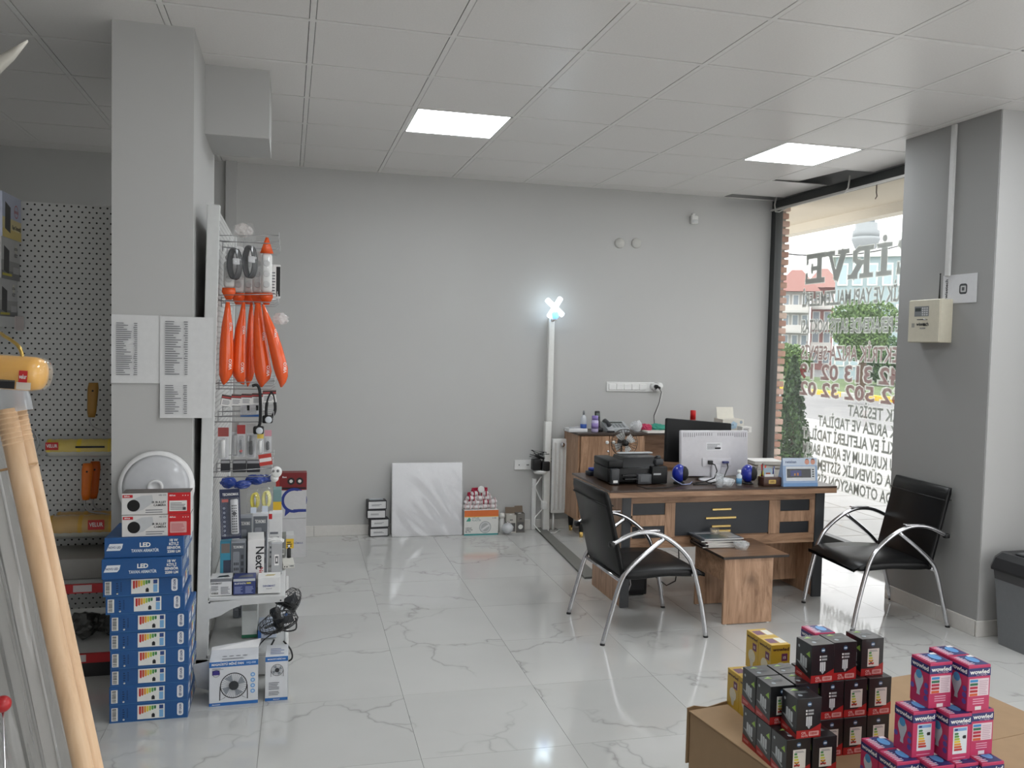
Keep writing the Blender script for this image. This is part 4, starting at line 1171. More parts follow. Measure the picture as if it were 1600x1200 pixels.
# papers and books behind it
bk = PY(1172, 722, 5.2)
for k, (dx, w_, d_, t, col, lab) in enumerate(((0, .24, .2, .045, (214, 204, 190), 'thick pale ledger at the bottom of the paper pile on the desk'), (.01, .22, .18, .012, (120, 90, 80), 'thin brown folder in the paper pile on the desk'), (-.005, .23, .19, .01, (226, 222, 214), 'cream sheaf of papers in the pile on the desk'), (.015, .2, .16, .012, (190, 160, 140), 'tan notebook near the top of the paper pile'), (-.01, .21, .17, .02, (232, 230, 226), 'white papers on the very top of the desk pile'))):
    z_ = DZ + [0, .045, .057, .067, .079][k]
    e = empty('ledger', (bk.x + dx, 5.12, z_), [-.02, .06, -.05, .1, -.08][k])
    m = MB(); m.box((0, 0, .0012), (w_, d_, t - .0012), C(228, 224, 214, .7)); m.build('pages', e)
    m = MB(); m.box((-.002, -.002, 0), (w_ + .002, d_, .0012), C(*col, .5)); m.box((-.002, -.002, t - .0012), (w_ + .002, d_, t), C(*col, .5)); m.build('cover', e)
    tag(e, lab, 'papers', 'pile of papers on the desk')
m = MB(); p = PZ(907, 737, DZ); e = empty('label_tool', (1.90, 5.24, DZ), .1)
m.box((0, 0, 0), (.10, .07, .03), C(30, 34, 44, .4), .006, 2); m.build('base', e)
m = MB(); m.box((.015, .005, .03), (.10, .065, .05), C(36, 56, 140, .35), .008, 2); m.build('lid', e)
tag(e, 'small blue and black case at the back left corner of the desk', 'case')
# small desk fan with bronze cage behind the printer
fc = PY(976, 692, 5.22); FAN = empty('desk_fan', (fc.x, 5.22, DZ))
def fan_parts(root, cz, R, cage, blade, tilt=0.0, base=True, yaw=0.0, nr=26, hubm=None, cy=0.0):
    T = Matrix.Translation((0, cy, cz)) @ Matrix.Rotation(yaw, 4, 'Z') @ Matrix.Rotation(tilt, 4, 'X')
    m = MB(T); seg = 28
    ringy = lambda r, y: [(r * math.cos(2 * math.pi * k / seg), y, r * math.sin(2 * math.pi * k / seg)) for k in range(seg)]
    m.tube(ringy(R, 0), R * .022, cage, 6, closed=True); m.tube(ringy(R * .97, .025), R * .012, cage, 5, closed=True)
    m.tube(ringy(R * .3, -.028), R * .012, cage, 5, closed=True); m.tube(ringy(R * .65, -.02), R * .01, cage, 5, closed=True)
    m.tube(ringy(R * .55, .045), R * .012, cage, 5, closed=True)
    m.build('cage_ring', root)
    for k in range(nr):
        a = 2 * math.pi * k / nr; c, s = math.cos(a), math.sin(a)
        q = MB(T); q.tube([(R * .12 * c, -.03, R * .12 * s), (R * .6 * c, -.024, R * .6 * s), (R * .93 * c, -.012, R * .93 * s), (R * c, 0, R * s), (R * .95 * c, .026, R * .95 * s), (R * .5 * c, .047, R * .5 * s)], R * .013, cage, 5)
        q.build('cage_wire', root)
    for k in range(4):
        q = MB(T); a0 = k * math.pi / 2 + .5
        vs = []
        for r_, wd in ((.2, .5), (.5, 1.0), (.82, .75)):
            for t in (-1, 1): 
                a = a0 + t * wd / 2; vs.append((R * r_ * math.cos(a), .006 + .012 * t, R * r_ * math.sin(a)))
        q.add(vs, [(0, 1, 3, 2), (2, 3, 5, 4)], blade, True); q.build('blade', root)
    q = MB(T); q.lathe([(R * .001, -.034), (R * .2, -.03), (R * .24, -.0), (R * .22, .04), (R * .3, .06), (R * .25, .075), (.001, .08)], hubm or BLACK, 18, (0, 0, 0), True, Matrix.Rotation(-math.pi / 2, 3, 'X')); q.build('hub', root)
    return T
fan_parts(FAN, fc.z - DZ, .09, C(58, 48, 40, .35, .6), C(205, 206, 204, .25))
m = MB(); m.tube([(0, .05, fc.z - DZ), (0, .06, .06), (0, .02, .012)], .006, BLACK, 8); m.build('stem', FAN)
m = MB(); m.box((-.06, -.05, 0), (.06, .06, .012), BLACK, .004, 2); m.build('base', FAN)
tag(FAN, 'small desk fan with a bronze wire cage and silver blades behind the printer', 'fan')

# ------------------------------------------------------------------ things on the sideboard
SZ = .863
def sb(u, y=6.70): return PY(u, 660, y).x
def bottle(name, x, y, parts, label, cat):
    e = empty(name, (x, y, SZ))
    for nm, prof, mat in parts:
        m = MB(); m.lathe(prof, mat, 18); m.build(nm, e)
    return tag(e, label, cat)
bottle('spray_bottle', sb(910.5), 6.68, [('body', [(.026, 0), (.026, .10), (.022, .125), (.01, .135), (.01, .14)], film(225, 230, 236, .5)), ('label_band', [(.0265, .02), (.0265, .065)], C(40, 80, 160, .4)), ('nozzle', [(.009, .14), (.009, .168), (.005, .176)], C(120, 124, 128, .4))], 'clear bottle with a blue label and grey nozzle on the left of the sideboard', 'bottle')
bottle('air_freshener', sb(927), 6.66, [('body', [(.027, 0), (.029, .01), (.029, .09), (.024, .10)], C(196, 186, 220, .35)), ('label_band', [(.0295, .03), (.0295, .075)], C(150, 130, 190, .4)), ('cap', [(.025, .10), (.026, .135), (.001, .137)], C(150, 130, 200, .35))], 'lilac air freshener can beside the clear bottle', 'can')
e = empty('cordless_phone', (sb(936), 6.72, SZ))
m = MB(); m.box((-.03, -.04, 0), (.035, .05, .03), BLACK, .008, 2); m.build('charger_base', e)
m = MB(); m.T = Matrix.Rotation(-.18, 4, 'X'); m.box((-.022, -.012, .02), (.022, .012, .17), C(24, 24, 26, .35), .008, 2); h_ = m.build('handset', e)
pr = Print(); pr.T = Matrix.Rotation(-.18, 4, 'X'); fr = Frame((-.022, -.012, .02), (1, 0, 0), (0, 0, 1)); pr.rect(fr, .008, .10, .036, .13, C(90, 100, 96, .2))
for i in range(3):
    for j in range(5): pr.rect(fr, .007 + i * .011, .025 + j * .013, .015 + i * .011, .033 + j * .013, C(70, 70, 74, .4))
pr.build('keypad', h_)
tag(e, 'black cordless phone upright in its charger', 'phone')
e = empty('paper_tray', (sb(886), 6.64, SZ)); m = MB(); m.box((0, 0, 0), (.16, .13, .03), C(222, 222, 224, .4), .004, 2); m.build('tray', e)
m = MB(); m.tube([(.01, .03, .036), (.14, .05, .04)], .005, C(200, 200, 205, .4), 8); m.build('pen', e)
tag(e, 'flat white box with a pen on it at the left end of the sideboard', 'box')
e = empty('stapler', (sb(945), 6.62, SZ)); m = MB(); m.box((0, 0, 0), (.06, .025, .012), BLACK, .003, 1); m.build('base', e); m = MB(); m.box((.005, .002, .012), (.058, .023, .024), C(190, 190, 194, .3), .004, 2); m.build('arm', e)
tag(e, 'small silver and black stapler lying in front of the desk phone', 'stapler')
# desk telephone
e = empty('desk_phone', (sb(947), 6.66, SZ)); w_ = .20
m = MB(); m.prism([(0, 0), (.16, 0), (.16, .075), (.02, .03), (0, .02)], 0, w_, C(176, 180, 182, .4), 'yz'); m.build('base', e)
m = MB(); m.tube([(.028, .03, .05), (.022, .05, .07), (.022, .12, .085), (.028, .15, .075)], [.02, .016, .016, .02], C(60, 62, 64, .4), 10); m.build('handset', e)
pr = Print(); fr = Frame((0, .02, .03), (1, 0, 0), (0, .14, .045)); pr.rect(fr, .07, .1, .18, .135, C(60, 70, 66, .2))
for i in range(4):
    for j in range(4): pr.rect(fr, .065 + i * .03, .015 + j * .02, .087 + i * .03, .029 + j * .02, C(84, 88, 92, .4))
pr.build('keypad', e); tag(e, 'grey desk telephone with a keypad on the sideboard', 'phone')
# crumpled bags
def crumple(name, x, y, r, mat, label, cat, sc=(1, 1, .7), seed=1, z=SZ):
    rnd = random.Random(seed); bm = bmesh.new(); bmesh.ops.create_icosphere(bm, subdivisions=3, radius=r)
    for v in bm.verts:
        k = 1 + .28 * math.sin(v.co.x * 60 + seed) * math.sin(v.co.y * 52 + 2 * seed) + rnd.uniform(-.12, .12)
        v.co = Vector((v.co.x * k * sc[0], v.co.y * k * sc[1], v.co.z * k * sc[2]))
    mn = min(v.co.z for v in bm.verts)
    for v in bm.verts: v.co.z -= mn
    me = bpy.data.meshes.new(name); bm.to_mesh(me); bm.free(); me.materials.append(mat)
    o = bpy.data.objects.new(name, me); COL.objects.link(o); o.location = (x, y, z)
    return tag(o, label, cat)
crumple('plastic_bag', sb(991), 6.66, .045, film(228, 230, 232, .5, .1), 'crumpled clear plastic bag leaning on the desk telephone', 'bag', (1, .8, 1.1), 2)
crumple('pink_bag', sb(1008), 6.68, .045, C(190, 50, 90, .4), 'crumpled deep pink bag on the sideboard', 'bag', (1, .7, .7), 3)
crumple('green_cloth', sb(1029), 6.7, .055, C(60, 150, 130, .7), 'crumpled sea-green cloth behind the black monitor', 'cloth', (1.2, .8, .6), 4)
m = MB(); m.box((0, 0, 0), (.24, .12, .014), C(226, 222, 216, .6)); tag(m.build('paper_sheets', None, (sb(1002), 6.56, SZ)), 'loose white papers lying at the front edge of the sideboard', 'papers')
x = sb(1082.5, 6.75)
bottle('red_can', x, 6.75, [('body', [(.026, 0), (.026, .09), (.022, .10)], C(150, 30, 32, .35)), ('cap', [(.024, .10), (.024, .17), (.022, .175), (.001, .176)], C(206, 36, 38, .35))], 'spray can with a bright red cap behind the black monitor', 'can')
e = empty('white_box', (sb(1124, 6.72), 6.66, SZ)); m = MB(); m.box((0, 0, 0), (.20, .16, .105), C(212, 208, 198, .5), .002, 1); m.build('carton', e)
m = MB(); m.T = Matrix.Translation((0, .1, .105)) @ Matrix.Rotation(-.25, 4, 'X'); m.box((.0, 0, 0), (.16, .004, .1), C(222, 218, 206, .5)); m.build('raised_lid', e)
pr = Print(); F = Frame((0, 0, 0), (1, 0, 0), (0, 0, 1)); pr.poly(F, [(.06, .05), (.09, .02), (.13, .03), (.14, .07), (.1, .09)], C(170, 196, 214, .4)); pr.text(F, 'AIR', .09, .05, .016, C(110, 130, 150, .5), 'c'); pr.disc(F, .175, .08, .014, C(150, 160, 170, .5)); pr.build('print', e)
tag(e, 'open white carton with a raised lid on the right of the sideboard', 'box')
m = MB(); m.box((0, 0, 0), (.09, .08, .05), C(222, 220, 216, .5), .002, 1); o = m.build('small_carton', None, (sb(1148, 6.7), 6.57, SZ)); tag(o, 'small white carton in front of the open white carton', 'box')
pr = Print(); F = Frame((0, 0, 0), (1, 0, 0), (0, 0, 1)); pr.lines(F, .01, .01, .08, .04, 3, GREYTXT); pr.build('print', o)

# ------------------------------------------------------------------ coffee table
CT = empty('coffee_table', (2.40, 4.355, 0))
m = MB(); m.box((0, 0, .382), (.415, .425, .396), WOODT, .0008, 1); m.build('top', CT)
m = MB(); m.box((-.001, -.0012, .3815), (.416, .426, .3955), C(46, 38, 33, .5)); m.build('edge_band', CT)
m = MB(); m.box((.012, .012, .004), (.322, .03, .381), WOODV, .001, 1); m.build('end_panel', CT)
m = MB(); m.box((.03, .395, .004), (.36, .413, .381), WOODV, .001, 1); m.build('end_panel', CT)
m = MB(); m.box((.03, .03, .24), (.048, .395, .381), WOOD, .001, 1); m.build('stretcher', CT)
for x, y in ((.03, .02), (.30, .02), (.05, .404), (.34, .404)):
    m = MB(); m.lathe([(.009, 0), (.009, .004)], WHITE, 10, (x, y, 0)); m.build('foot', CT)
tag(CT, 'low wooden coffee table with panel legs in front of the desk', 'table')
rnd = random.Random(9)
mags = [(62, 60, 66), (150, 150, 156), (40, 44, 56), (190, 188, 186), (90, 50, 52), (54, 56, 60), (120, 124, 132)]
mlab = ['dark magazine at the bottom of the pile on the coffee table', 'grey magazine second from the bottom of the coffee table pile', 'navy magazine third from the bottom of the coffee table pile', 'pale magazine in the middle of the coffee table pile',
        'maroon magazine in the upper half of the coffee table pile', 'charcoal magazine second from the top of the coffee table pile', 'glossy grey-blue magazine on top of the coffee table pile']
mz = .3962
for k, c in enumerate(mags):
    e = empty('magazine', (2.50 + rnd.uniform(-.02, .02), 4.67 + rnd.uniform(-.015, .015), mz), rnd.uniform(-.12, .12)); t = .007
    m = MB(); m.box((-.11, -.10, .0008), (.15, .10, t - .0008), C(222, 220, 214, .6)); m.build('pages', e)
    m = MB(); m.box((-.112, -.1, t - .0008), (.15, .1, t), C(*c, .25)); m.box((-.112, -.1, 0), (.15, .1, .0008), C(*c, .25)); m.box((-.112, -.1, 0), (-.111, .1, t), C(*c, .25)); cv = m.build('cover', e)
    if k == 6:
        pr = Print(); fr = Frame((-.11, -.1, t), (1, 0, 0), (0, 1, 0)); pr.rect(fr, .02, .02, .16, .12, C(70, 90, 96, .3)); pr.rect(fr, .18, .02, .25, .18, C(170, 172, 176, .3)); pr.rect(fr, .02, .14, .16, .17, C(200, 200, 202, .3)); pr.build('print', cv)
    tag(e, mlab[k], 'magazine', 'magazines on the coffee table'); mz += t + .0002
p = PZ(1116, 846, .397); e = empty('tea_glass', (p.x, p.y, .3965))
m = MB(); m.lathe([(.022, 0), (.028, .08), (.0265, .08), (.021, .006), (.001, .006)], film(200, 190, 176, .22, .04), 22); m.build('glass', e)
m = MB(); m.lathe([(.0205, .0065), (.022, .02), (.001, .02)], C(150, 100, 60, .2), 18); m.build('tea', e)
tag(e, 'small drinking glass standing on the coffee table by the magazines', 'glass')
p = PZ(1161, 859, .397); ashtray((p.x, p.y + .02, .3965), .045, 'cut-glass ashtray on the coffee table')

# PC case under the desk
p = PZ(975, 936, 0); e = empty('computer_case', (2.13, 4.99, 0))
m = MB(); m.box((-.1, 0, .008), (.085, .34, .30), C(22, 22, 24, .4), .006, 2); m.build('case', e)
m = MB(); m.box((-.08, -.004, .2), (.065, .002, .24), C(40, 40, 44, .4)); m.box((-.08, -.004, .04), (.065, .002, .17), C(32, 32, 34, .6)); m.build('front_panel', e)
for x in (-.08, .06):
    m = MB(); m.box((x - .012, .02, 0), (x + .012, .05, .009), BLACK); m.build('foot', e)
m = MB(); m.tube([(-.05, -.01, .26), (-.07, -.06, .2), (-.06, -.08, .1), (-.1, -.1, .02), (-.14, -.12, .008), (-.12, -.05, .006)], .004, C(190, 190, 192, .4), 6); m.build('cable', e)
tag(e, 'black computer case on the floor under the left end of the desk', 'computer')
m = MB(); m.tube([(2.22, 5.1, .28), (2.27, 5.0, .12), (2.33, 4.95, .07), (2.40, 4.97, .09), (2.46, 5.05, .2), (2.47, 5.1, .4)], .004, BLACK, 6)
tag(m.build('hanging_cable'), 'black cable sagging under the desk right of the computer case', 'cable')

# ------------------------------------------------------------------ armchairs
LEATHER = C(10, 10, 11, .36, var=.2, scale=9, bump=.35, spec=.3)
def smooth_path(pts, n=5):
    P_ = [Vector(p) for p in pts]; out = []
    for i in range(len(P_) - 1):
        a, b, c, d = P_[max(i - 1, 0)], P_[i], P_[i + 1], P_[min(i + 2, len(P_) - 1)]
        for k in range(n):
            t = k / n
            out.append(.5 * ((2 * b) + (c - a) * t + (2 * a - 5 * b + 4 * c - d) * t * t + (3 * b - a - 3 * c + d) * t ** 3))
    out.append(P_[-1]); return out
def armchair(loc, rz, label):
    e = empty('armchair', loc, rz)
    for s in (-1, 1):
        y = s * .268
        m = MB(); m.tube(smooth_path([(.296, y, .004), (.267, y, .165), (.213, y, .372), (.16, y, .465), (.063, y, .545), (-.024, y, .585), (-.105, y, .592), (-.177, y, .577), (-.268, y, .536)]), .0125, CHROME, 12); m.build('arm_and_front_leg', e)
        m = MB(); m.tube(smooth_path([(-.307, y, .004), (-.258, y, .185), (-.213, y, .335), (-.17, y, .396), (-.09, y, .466), (.03, y, .556)]), .0125, CHROME, 12); m.build('rear_leg', e)
        for x in (.296, -.307):
            m = MB(); m.lathe([(.0138, 0), (.0138, .007)], BLACK, 12, (x, y, 0)); m.build('rubber_foot', e)
        m = MB(); m.box((-.285, y - .016, .52), (-.255, y + .016, .548), BLACK, .006, 2); m.build('arm_end_cap', e)
        m = MB(); m.box((-.12, y - .015, .596), (.0, y + .015, .606), CHROME, .004, 2); m.build('arm_plate', e)
    for x, z in ((-.21, .335), (.215, .345)):
        m = MB(); m.tube([(x, -.268, z), (x, .268, z)], .01, CHROME, 10); m.build('cross_tube', e)
    # padded seat with a worn, drooping front lip
    n = 14; rings = []
    for k in range(n + 1):
        t = k / n; x = -.20 + .49 * t
        zt_ = .372 + .012 * math.sin(t * 3.14) - (.02 * max(0, t - .85) / .15); zb_ = .338 - .004 * math.sin(t * 9)
        if k in (0, n): zt_ -= .012; zb_ += .008
        yy = .255 if 0 < k < n else .247
        prof = [(-yy, zb_ + .006), (-yy + .01, zb_), (0, zb_ - .006), (yy - .01, zb_), (yy, zb_ + .006), (yy, zt_ - .01), (yy - .012, zt_), (.1, zt_ + .006), (-.1, zt_ + .006), (-yy + .012, zt_), (-yy, zt_ - .01)]
        rings.append([(x, a, b) for a, b in prof])
    m = MB(); m.loft(rings, LEATHER); m.build('seat', e)
    rings = []
    for k in range(n + 1):
        t = k / n; z = .335 + .47 * t; xb = -.185 - .115 * t; th = .032 + (.006 if .84 < t < .97 else 0)
        if k in (0, n): th *= .6
        yy = .252
        rings.append([(xb + th * .5, -yy + .012, z), (xb + th * .5 + .006, 0, z), (xb + th * .5, yy - .012, z), (xb + th * .3, yy, z), (xb - th * .3, yy, z), (xb - th * .5, yy - .012, z), (xb - th * .5, 0, z), (xb - th * .5, -yy + .012, z), (xb - th * .3, -yy, z), (xb + th * .3, -yy, z)])
    m = MB(); m.loft(rings, LEATHER); bk_ = m.build('backrest', e)
    m = MB()
    for z0 in (.735,):
        xb = -.185 - .115 * (z0 - .335) / .47
        m.tube([(xb + .02, -.252, z0), (xb + .022, 0, z0 - .003), (xb + .02, .252, z0)], .004, C(12, 12, 13, .5), 6); m.tube([(xb - .02, -.252, z0), (xb - .022, 0, z0 - .004), (xb - .02, .252, z0)], .005, C(12, 12, 13, .5), 6)
    m.build('fold_seam', bk_)
    return tag(e, label, 'chair', 'black armchairs at the coffee table')
armchair((1.92, 4.465, 0), math.radians(1), 'black leather armchair with chrome arms left of the coffee table, seen from behind')
armchair((3.412, 4.385, 0), math.radians(180 - 4), 'black leather armchair with chrome arms right of the coffee table by the pier')

# ------------------------------------------------------------------ right-hand pier: alarm box, papers, bin
e = empty('alarm_box', (3.74, 4.345, 1.64)); AC = C(196, 190, 172, .45)
m = MB(); m.box((-.085, -.13, 0), (0, .13, .255), AC, .004, 2); m.build('case', e)
m = MB(); m.box((-.091, -.128, .003), (-.085, .128, .252), C(202, 196, 178, .45), .002, 1); dr = m.build('door', e)
pr = Print(); fr = Frame((-.0912, .128, 0), (0, -1, 0), (0, 0, 1))
pr.rect(fr, .05, .155, .17, .215, C(118, 120, 122, .4)); pr.rect(fr, .056, .185, .105, .205, C(60, 66, 66, .2), 2)
for i in range(3):
    for j in range(4): pr.rect(fr, .113 + i * .018, .16 + j * .013, .125 + i * .018, .168 + j * .013, C(205, 205, 205, .4), 2)
pr.text(fr, 'wisetech', .07, .10, .02, INK, bold=.03); pr.text(fr, 'ALARM', .1, .08, .01, GREYTXT); pr.rect(fr, .03, .09, .055, .115, C(150, 148, 140, .4)); pr.build('print', dr)
m = MB(); m.tube([(-.092, -.03, .135), (-.115, -.03, .135)], .004, CHROME, 8); m.tube([(-.115, -.03, .135), (-.118, .02, .135)], .003, BLACK, 6); m.ball((-.11, -.03, .105), .009, BLACK, 10, 6); m.build('key', e)
m = MB(); m.tube([(-.06, -.085, .255), (-.06, -.085, .285), (-.06, -.085, .40)], [.006, .005, .003], BLACK, 8); m.ball((-.06, -.085, .4), .005, BLACK, 8, 6); m.build('antenna', e)
tag(e, 'beige metal alarm panel with keypad and antenna on the right pier', 'alarm panel')
e = empty('instruction_sheet', (3.738, 4.18, 1.87)); m = MB(); m.box((-.002, -.14, 0), (0, .12, .165), C(206, 206, 208, .6)); m.build('paper', e)
pr = Print(); fr = Frame((-.0021, .12, 0), (0, -1, 0), (0, 0, 1)); pr.text(fr, 'wisetech', .04, .03, .022, INK, rot=1); pr.rrect(fr, .13, .05, .19, .11, .015, C(60, 62, 64, .5)); pr.rrect(fr, .14, .062, .18, .098, .005, C(190, 190, 190, .5), 2); pr.rect(fr, .15, .07, .17, .09, C(80, 82, 84, .5), 3); pr.build('print', e)
tag(e, 'white sheet with a dark emblem taped above the alarm panel', 'paper')
m = MB(); m.box((3.722, 4.243, 2.03), (3.74, 4.278, 2.908), C(200, 200, 198, .5), .003, 1); tag(m.build('cable_trunking'), 'white cable trunking running up the right pier to the ceiling', 'trunking')
# pedal bin
BN = empty('waste_bin', (3.915, 3.70, 0)); w0, w1, d0, d1 = .145, .175, .125, .15
m = MB(); rr = lambda w, d, z: [(w * cx_, d * cy_, z) for cx_, cy_ in ((-1, -.8), (-.85, -1), (.85, -1), (1, -.8), (1, .8), (.85, 1), (-.85, 1), (-1, .8))]
m.loft([rr(w0, d0, 0), rr(w0 * 1.01, d0 * 1.01, .02), rr(w1, d1, .42)], C(112, 114, 117, .45), smooth=False); m.build('body', BN)
m = MB(); m.loft([rr(w1 * .99, d1 * .99, .36), rr(w1 * 1.03, d1 * 1.03, .415), rr(w1 * 1.03, d1 * 1.03, .42)], C(66, 66, 68, .3), smooth=False); m.build('liner_bag', BN)
m = MB(); m.loft([rr(w1 * 1.09, d1 * 1.09, .41), rr(w1 * 1.09, d1 * 1.09, .422), rr(w1 * 1.0, d1 * 1.0, .475), rr(w1 * .85, d1 * .85, .505), rr(w1 * .6, d1 * .6, .5)], C(38, 39, 41, .35), smooth=False); m.build('lid', BN)
m = MB(); m.box((-.1, -.07, .498), (.1, .07, .51), C(70, 72, 74, .3), .008, 2); m.build('swing_flap', BN)
tag(BN, 'grey plastic waste bin with a black lid in front of the right pier', 'bin')

# ceiling corner cable and hook
m = MB(); a = PX(1216, 305, 4.17)
m.tube([(4.17, 6.86, 2.93), (4.165, 6.88, 2.86), (4.17, 6.87, 2.80), (4.175, 6.82, 2.79), (4.18, 6.7, 2.812), (4.18, 5.9, 2.812), (4.18, 5.86, 2.84), (4.17, 5.83, 2.93)], .007, C(206, 204, 198, .5), 8)
tag(m.build('ceiling_cable'), 'pale cable looping out of the ceiling gap along the top of the window', 'cable')
b_ = PX(1370, 286, 4.3); m = MB(); m.tube([(4.5, b_.y * 4.5 / 4.3, 2.92), (4.5, b_.y * 4.5 / 4.3, 2.84), (4.5, b_.y * 4.5 / 4.3 - .01, 2.81), (4.5, b_.y * 4.5 / 4.3 + .01, 2.79)], .005, C(90, 60, 44, .5), 6)
tag(m.build('hanging_wire'), 'short loose wire hanging from the beige canopy outside', 'wire')

# ------------------------------------------------------------------ left pillar: price lists, lamp and cartons
def price_list(u0, v0, u1, v1, n, label, curl=0.0, head=.1, y=4.028):
    a = PY(u0, v0, y); b = PY(u1, v1, y); w = b.x - a.x; h = a.z - b.z
    e = empty('price_list', (a.x, y, b.z))
    m = MB(); vs = []; fs = []; N = 8
    for i in range(N + 1):
        for j in range(N + 1):
            x = w * i / N; z = h * j / N
            off = .0006 + curl * (max(0, 1 - j / 3) ** 2 * .012 + .004 * math.sin(i * 1.1 + j * .5) ** 2)
            vs.append((x, -off, z))
    for i in range(N):
        for j in range(N): q = i * (N + 1) + j; fs.append((q, q + N + 1, q + N + 2, q + 1))
    m.add(vs, fs, C(214, 214, 214, .6), True); m.build('paper', e)
    pr = Print(); fr = Frame((0, -.0065 if curl else -.0012, 0), (1, 0, 0), (0, 0, 1))
    y0, y1 = h * .12, h * (1 - head); dy = (y1 - y0) / n; rnd = random.Random(n)
    for i in range(n):
        yy = y0 + dy * i
        pr.rect(fr, w * .1, yy, w * (.1 + rnd.uniform(.14, .32)), yy + dy * .38, C(120, 120, 124, .6)); pr.rect(fr, w * (.44 + rnd.uniform(0, .03)), yy, w * .52, yy + dy * .38, C(120, 120, 124, .6))
        pr.rect(fr, w * .1, yy - dy * .15, w * .52, yy - dy * .1, C(180, 180, 184, .6))
    pr.build('printed_rows', e)
    return tag(e, label, 'paper', 'printed price lists on the pillar')
price_list(174, 491, 252, 599, 26, 'printed price list taped to the left half of the pillar front', .3)
price_list(250, 494, 333, 598, 24, 'printed price list taped at the right edge of the pillar front', .3, .05, 4.024)
price_list(250, 596, 331, 653, 14, 'short printed price list below the other two on the pillar', .3, .06, 4.020)

BLUE = C(36, 84, 140, .35); BLUED = C(30, 66, 118, .35)
ECOL = [(190, 40, 40), (200, 80, 44), (222, 150, 50), (226, 200, 60), (160, 190, 70), (80, 150, 70), (50, 120, 70)]
def energy_label(pr, fr, x, y, w, h, lf=1):
    pr.rect(fr, x, y, x + w, y + h, C(226, 226, 222, .5), lf)
    for k, c in enumerate(ECOL):
        bw = w * .075; top = y + h * .92
        pr.poly(fr, [(x + w * .06 + k * bw * 1.22, top), (x + w * .06 + k * bw * 1.22, y + h * (.4 + k * .055)), (x + w * .06 + k * bw * 1.22 + bw / 2, y + h * (.33 + k * .055)), (x + w * .06 + k * bw * 1.22 + bw, y + h * (.4 + k * .055)), (x + w * .06 + k * bw * 1.22 + bw, top)], C(*c, .5), lf + 1)
    pr.poly(fr, [(x + w * .52, y + h * .08), (x + w * .52, y + h * .3), (x + w * .58, y + h * .4), (x + w * .64, y + h * .3), (x + w * .64, y + h * .08)], INK, lf + 1)
    pr.rect(fr, x + w * .8, y + h * .06, x + w * .95, y + h * .6, C(120, 170, 214, .5), lf + 1); pr.rect(fr, x + w * .8, y + h * .66, x + w * .95, y + h * .94, C(40, 70, 130, .5), lf + 1)
def barcode(pr, fr, x, y, w, h, lf=1, horiz=False):
    pr.rect(fr, x, y, x + w, y + h, C(222, 222, 218, .5), lf); rnd = random.Random(3); t = .06
    while t < .9:
        k = rnd.uniform(.02, .06)
        if horiz: pr.rect(fr, x + w * .12, y + h * t, x + w * .75, y + h * (t + k), INK, lf + 1)
        else: pr.rect(fr, x + w * t, y + h * .2, x + w * (t + k), y + h * .9, INK, lf + 1)
        t += k + rnd.uniform(.02, .05)
w_, d_, h_ = .300, .285, .0742
lamp_carton = carton('lamp_carton', w_, d_, h_, BLUE, bev=.002); F = faces(w_, d_, h_); pr = Print(); f = F['front']
barcode(pr, f, .008, .008, .024, .054, horiz=True)
pr.lines(f, .05, .012, .058, .06, 5, C(24, 48, 84, .5)); pr.disc(f, .054, .012, .004, WHITE, 2); pr.lines(f, .066, .02, .072, .06, 6, C(24, 48, 84, .5))
energy_label(pr, f, .106, .008, .104, .058)
pr.rrect(f, .258, .012, .282, .064, .008, C(226, 228, 232, .5)); pr.text(f, 'NOVO LED', .266, .06, .009, C(36, 60, 110, .5), 'l', .04, 2, .042, 3)
pr.rect(f, 0, .0, w_, .002, C(60, 110, 160, .4)); r_ = F['right']
pr.rrect(r_, .02, .015, .075, .055, .006, C(216, 220, 226, .5)); pr.text(r_, 'NOVO LED', .026, .03, .009, C(36, 60, 110, .5), w=.044)
energy_label(pr, r_, .12, .01, .09, .05); pr.text(r_, 'LED', .225, .03, .02, WHITE)
pr.build('print', lamp_carton)
labs_b = ['on the floor at the bottom of the stack', 'second from the floor', 'third from the floor', 'fourth from the floor', 'fifth from the floor', 'sixth from the floor', 'seventh from the floor', 'uppermost of those showing energy labels']
offs = [(0, 0, 0), (-.002, 0, .01), (0.003, .004, -.01), (0.001, 0, .012), (0, .003, .0), (.002, 0, -.006), (-.016, .004, .008), (-.026, .0, .012)]
for k in range(8):
    o = lamp_carton if k == 0 else copy_tree(lamp_carton)
    o.location = (-.538 + offs[k][0], 3.853 + offs[k][1], k * .0745); o.rotation_euler = (0, 0, offs[k][2])
    tag(o, 'blue ceiling-lamp carton with an energy label, %s' % labs_b[k], 'box', 'blue lamp cartons with energy labels')
big = carton('lamp_carton', .30, .30, .082, BLUE, bev=.002); F = faces(.30, .30, .082); pr = Print(); f = F['front']
pr.poly(f, [(.008, .03), (.02, .058), (.07, .058), (.066, .04), (.058, .03)], C(222, 226, 232, .5)); pr.text(f, 'NOVO LED', .016, .039, .009, C(36, 60, 110, .5), w=.046)
pr.text(f, 'LED', .153, .043, .017, WHITE, 'c', .04); pr.text(f, 'TAVAN ARMATÜR', .153, .022, .012, C(214, 224, 234, .5), 'c', .03, 2, .105)
for k, t in enumerate(('18 W', 'KİTLİ', 'SENSÖR', '2200 LM')): pr.text(f, t, .262, .062 - k * .0155, .010, WHITE, 'c', .035)
r_ = F['right']; pr.lines(r_, .04, .02, .2, .06, 4, C(200, 210, 220, .5)); pr.rrect(r_, .22, .02, .28, .06, .006, C(216, 220, 226, .5)); pr.build('print', big)
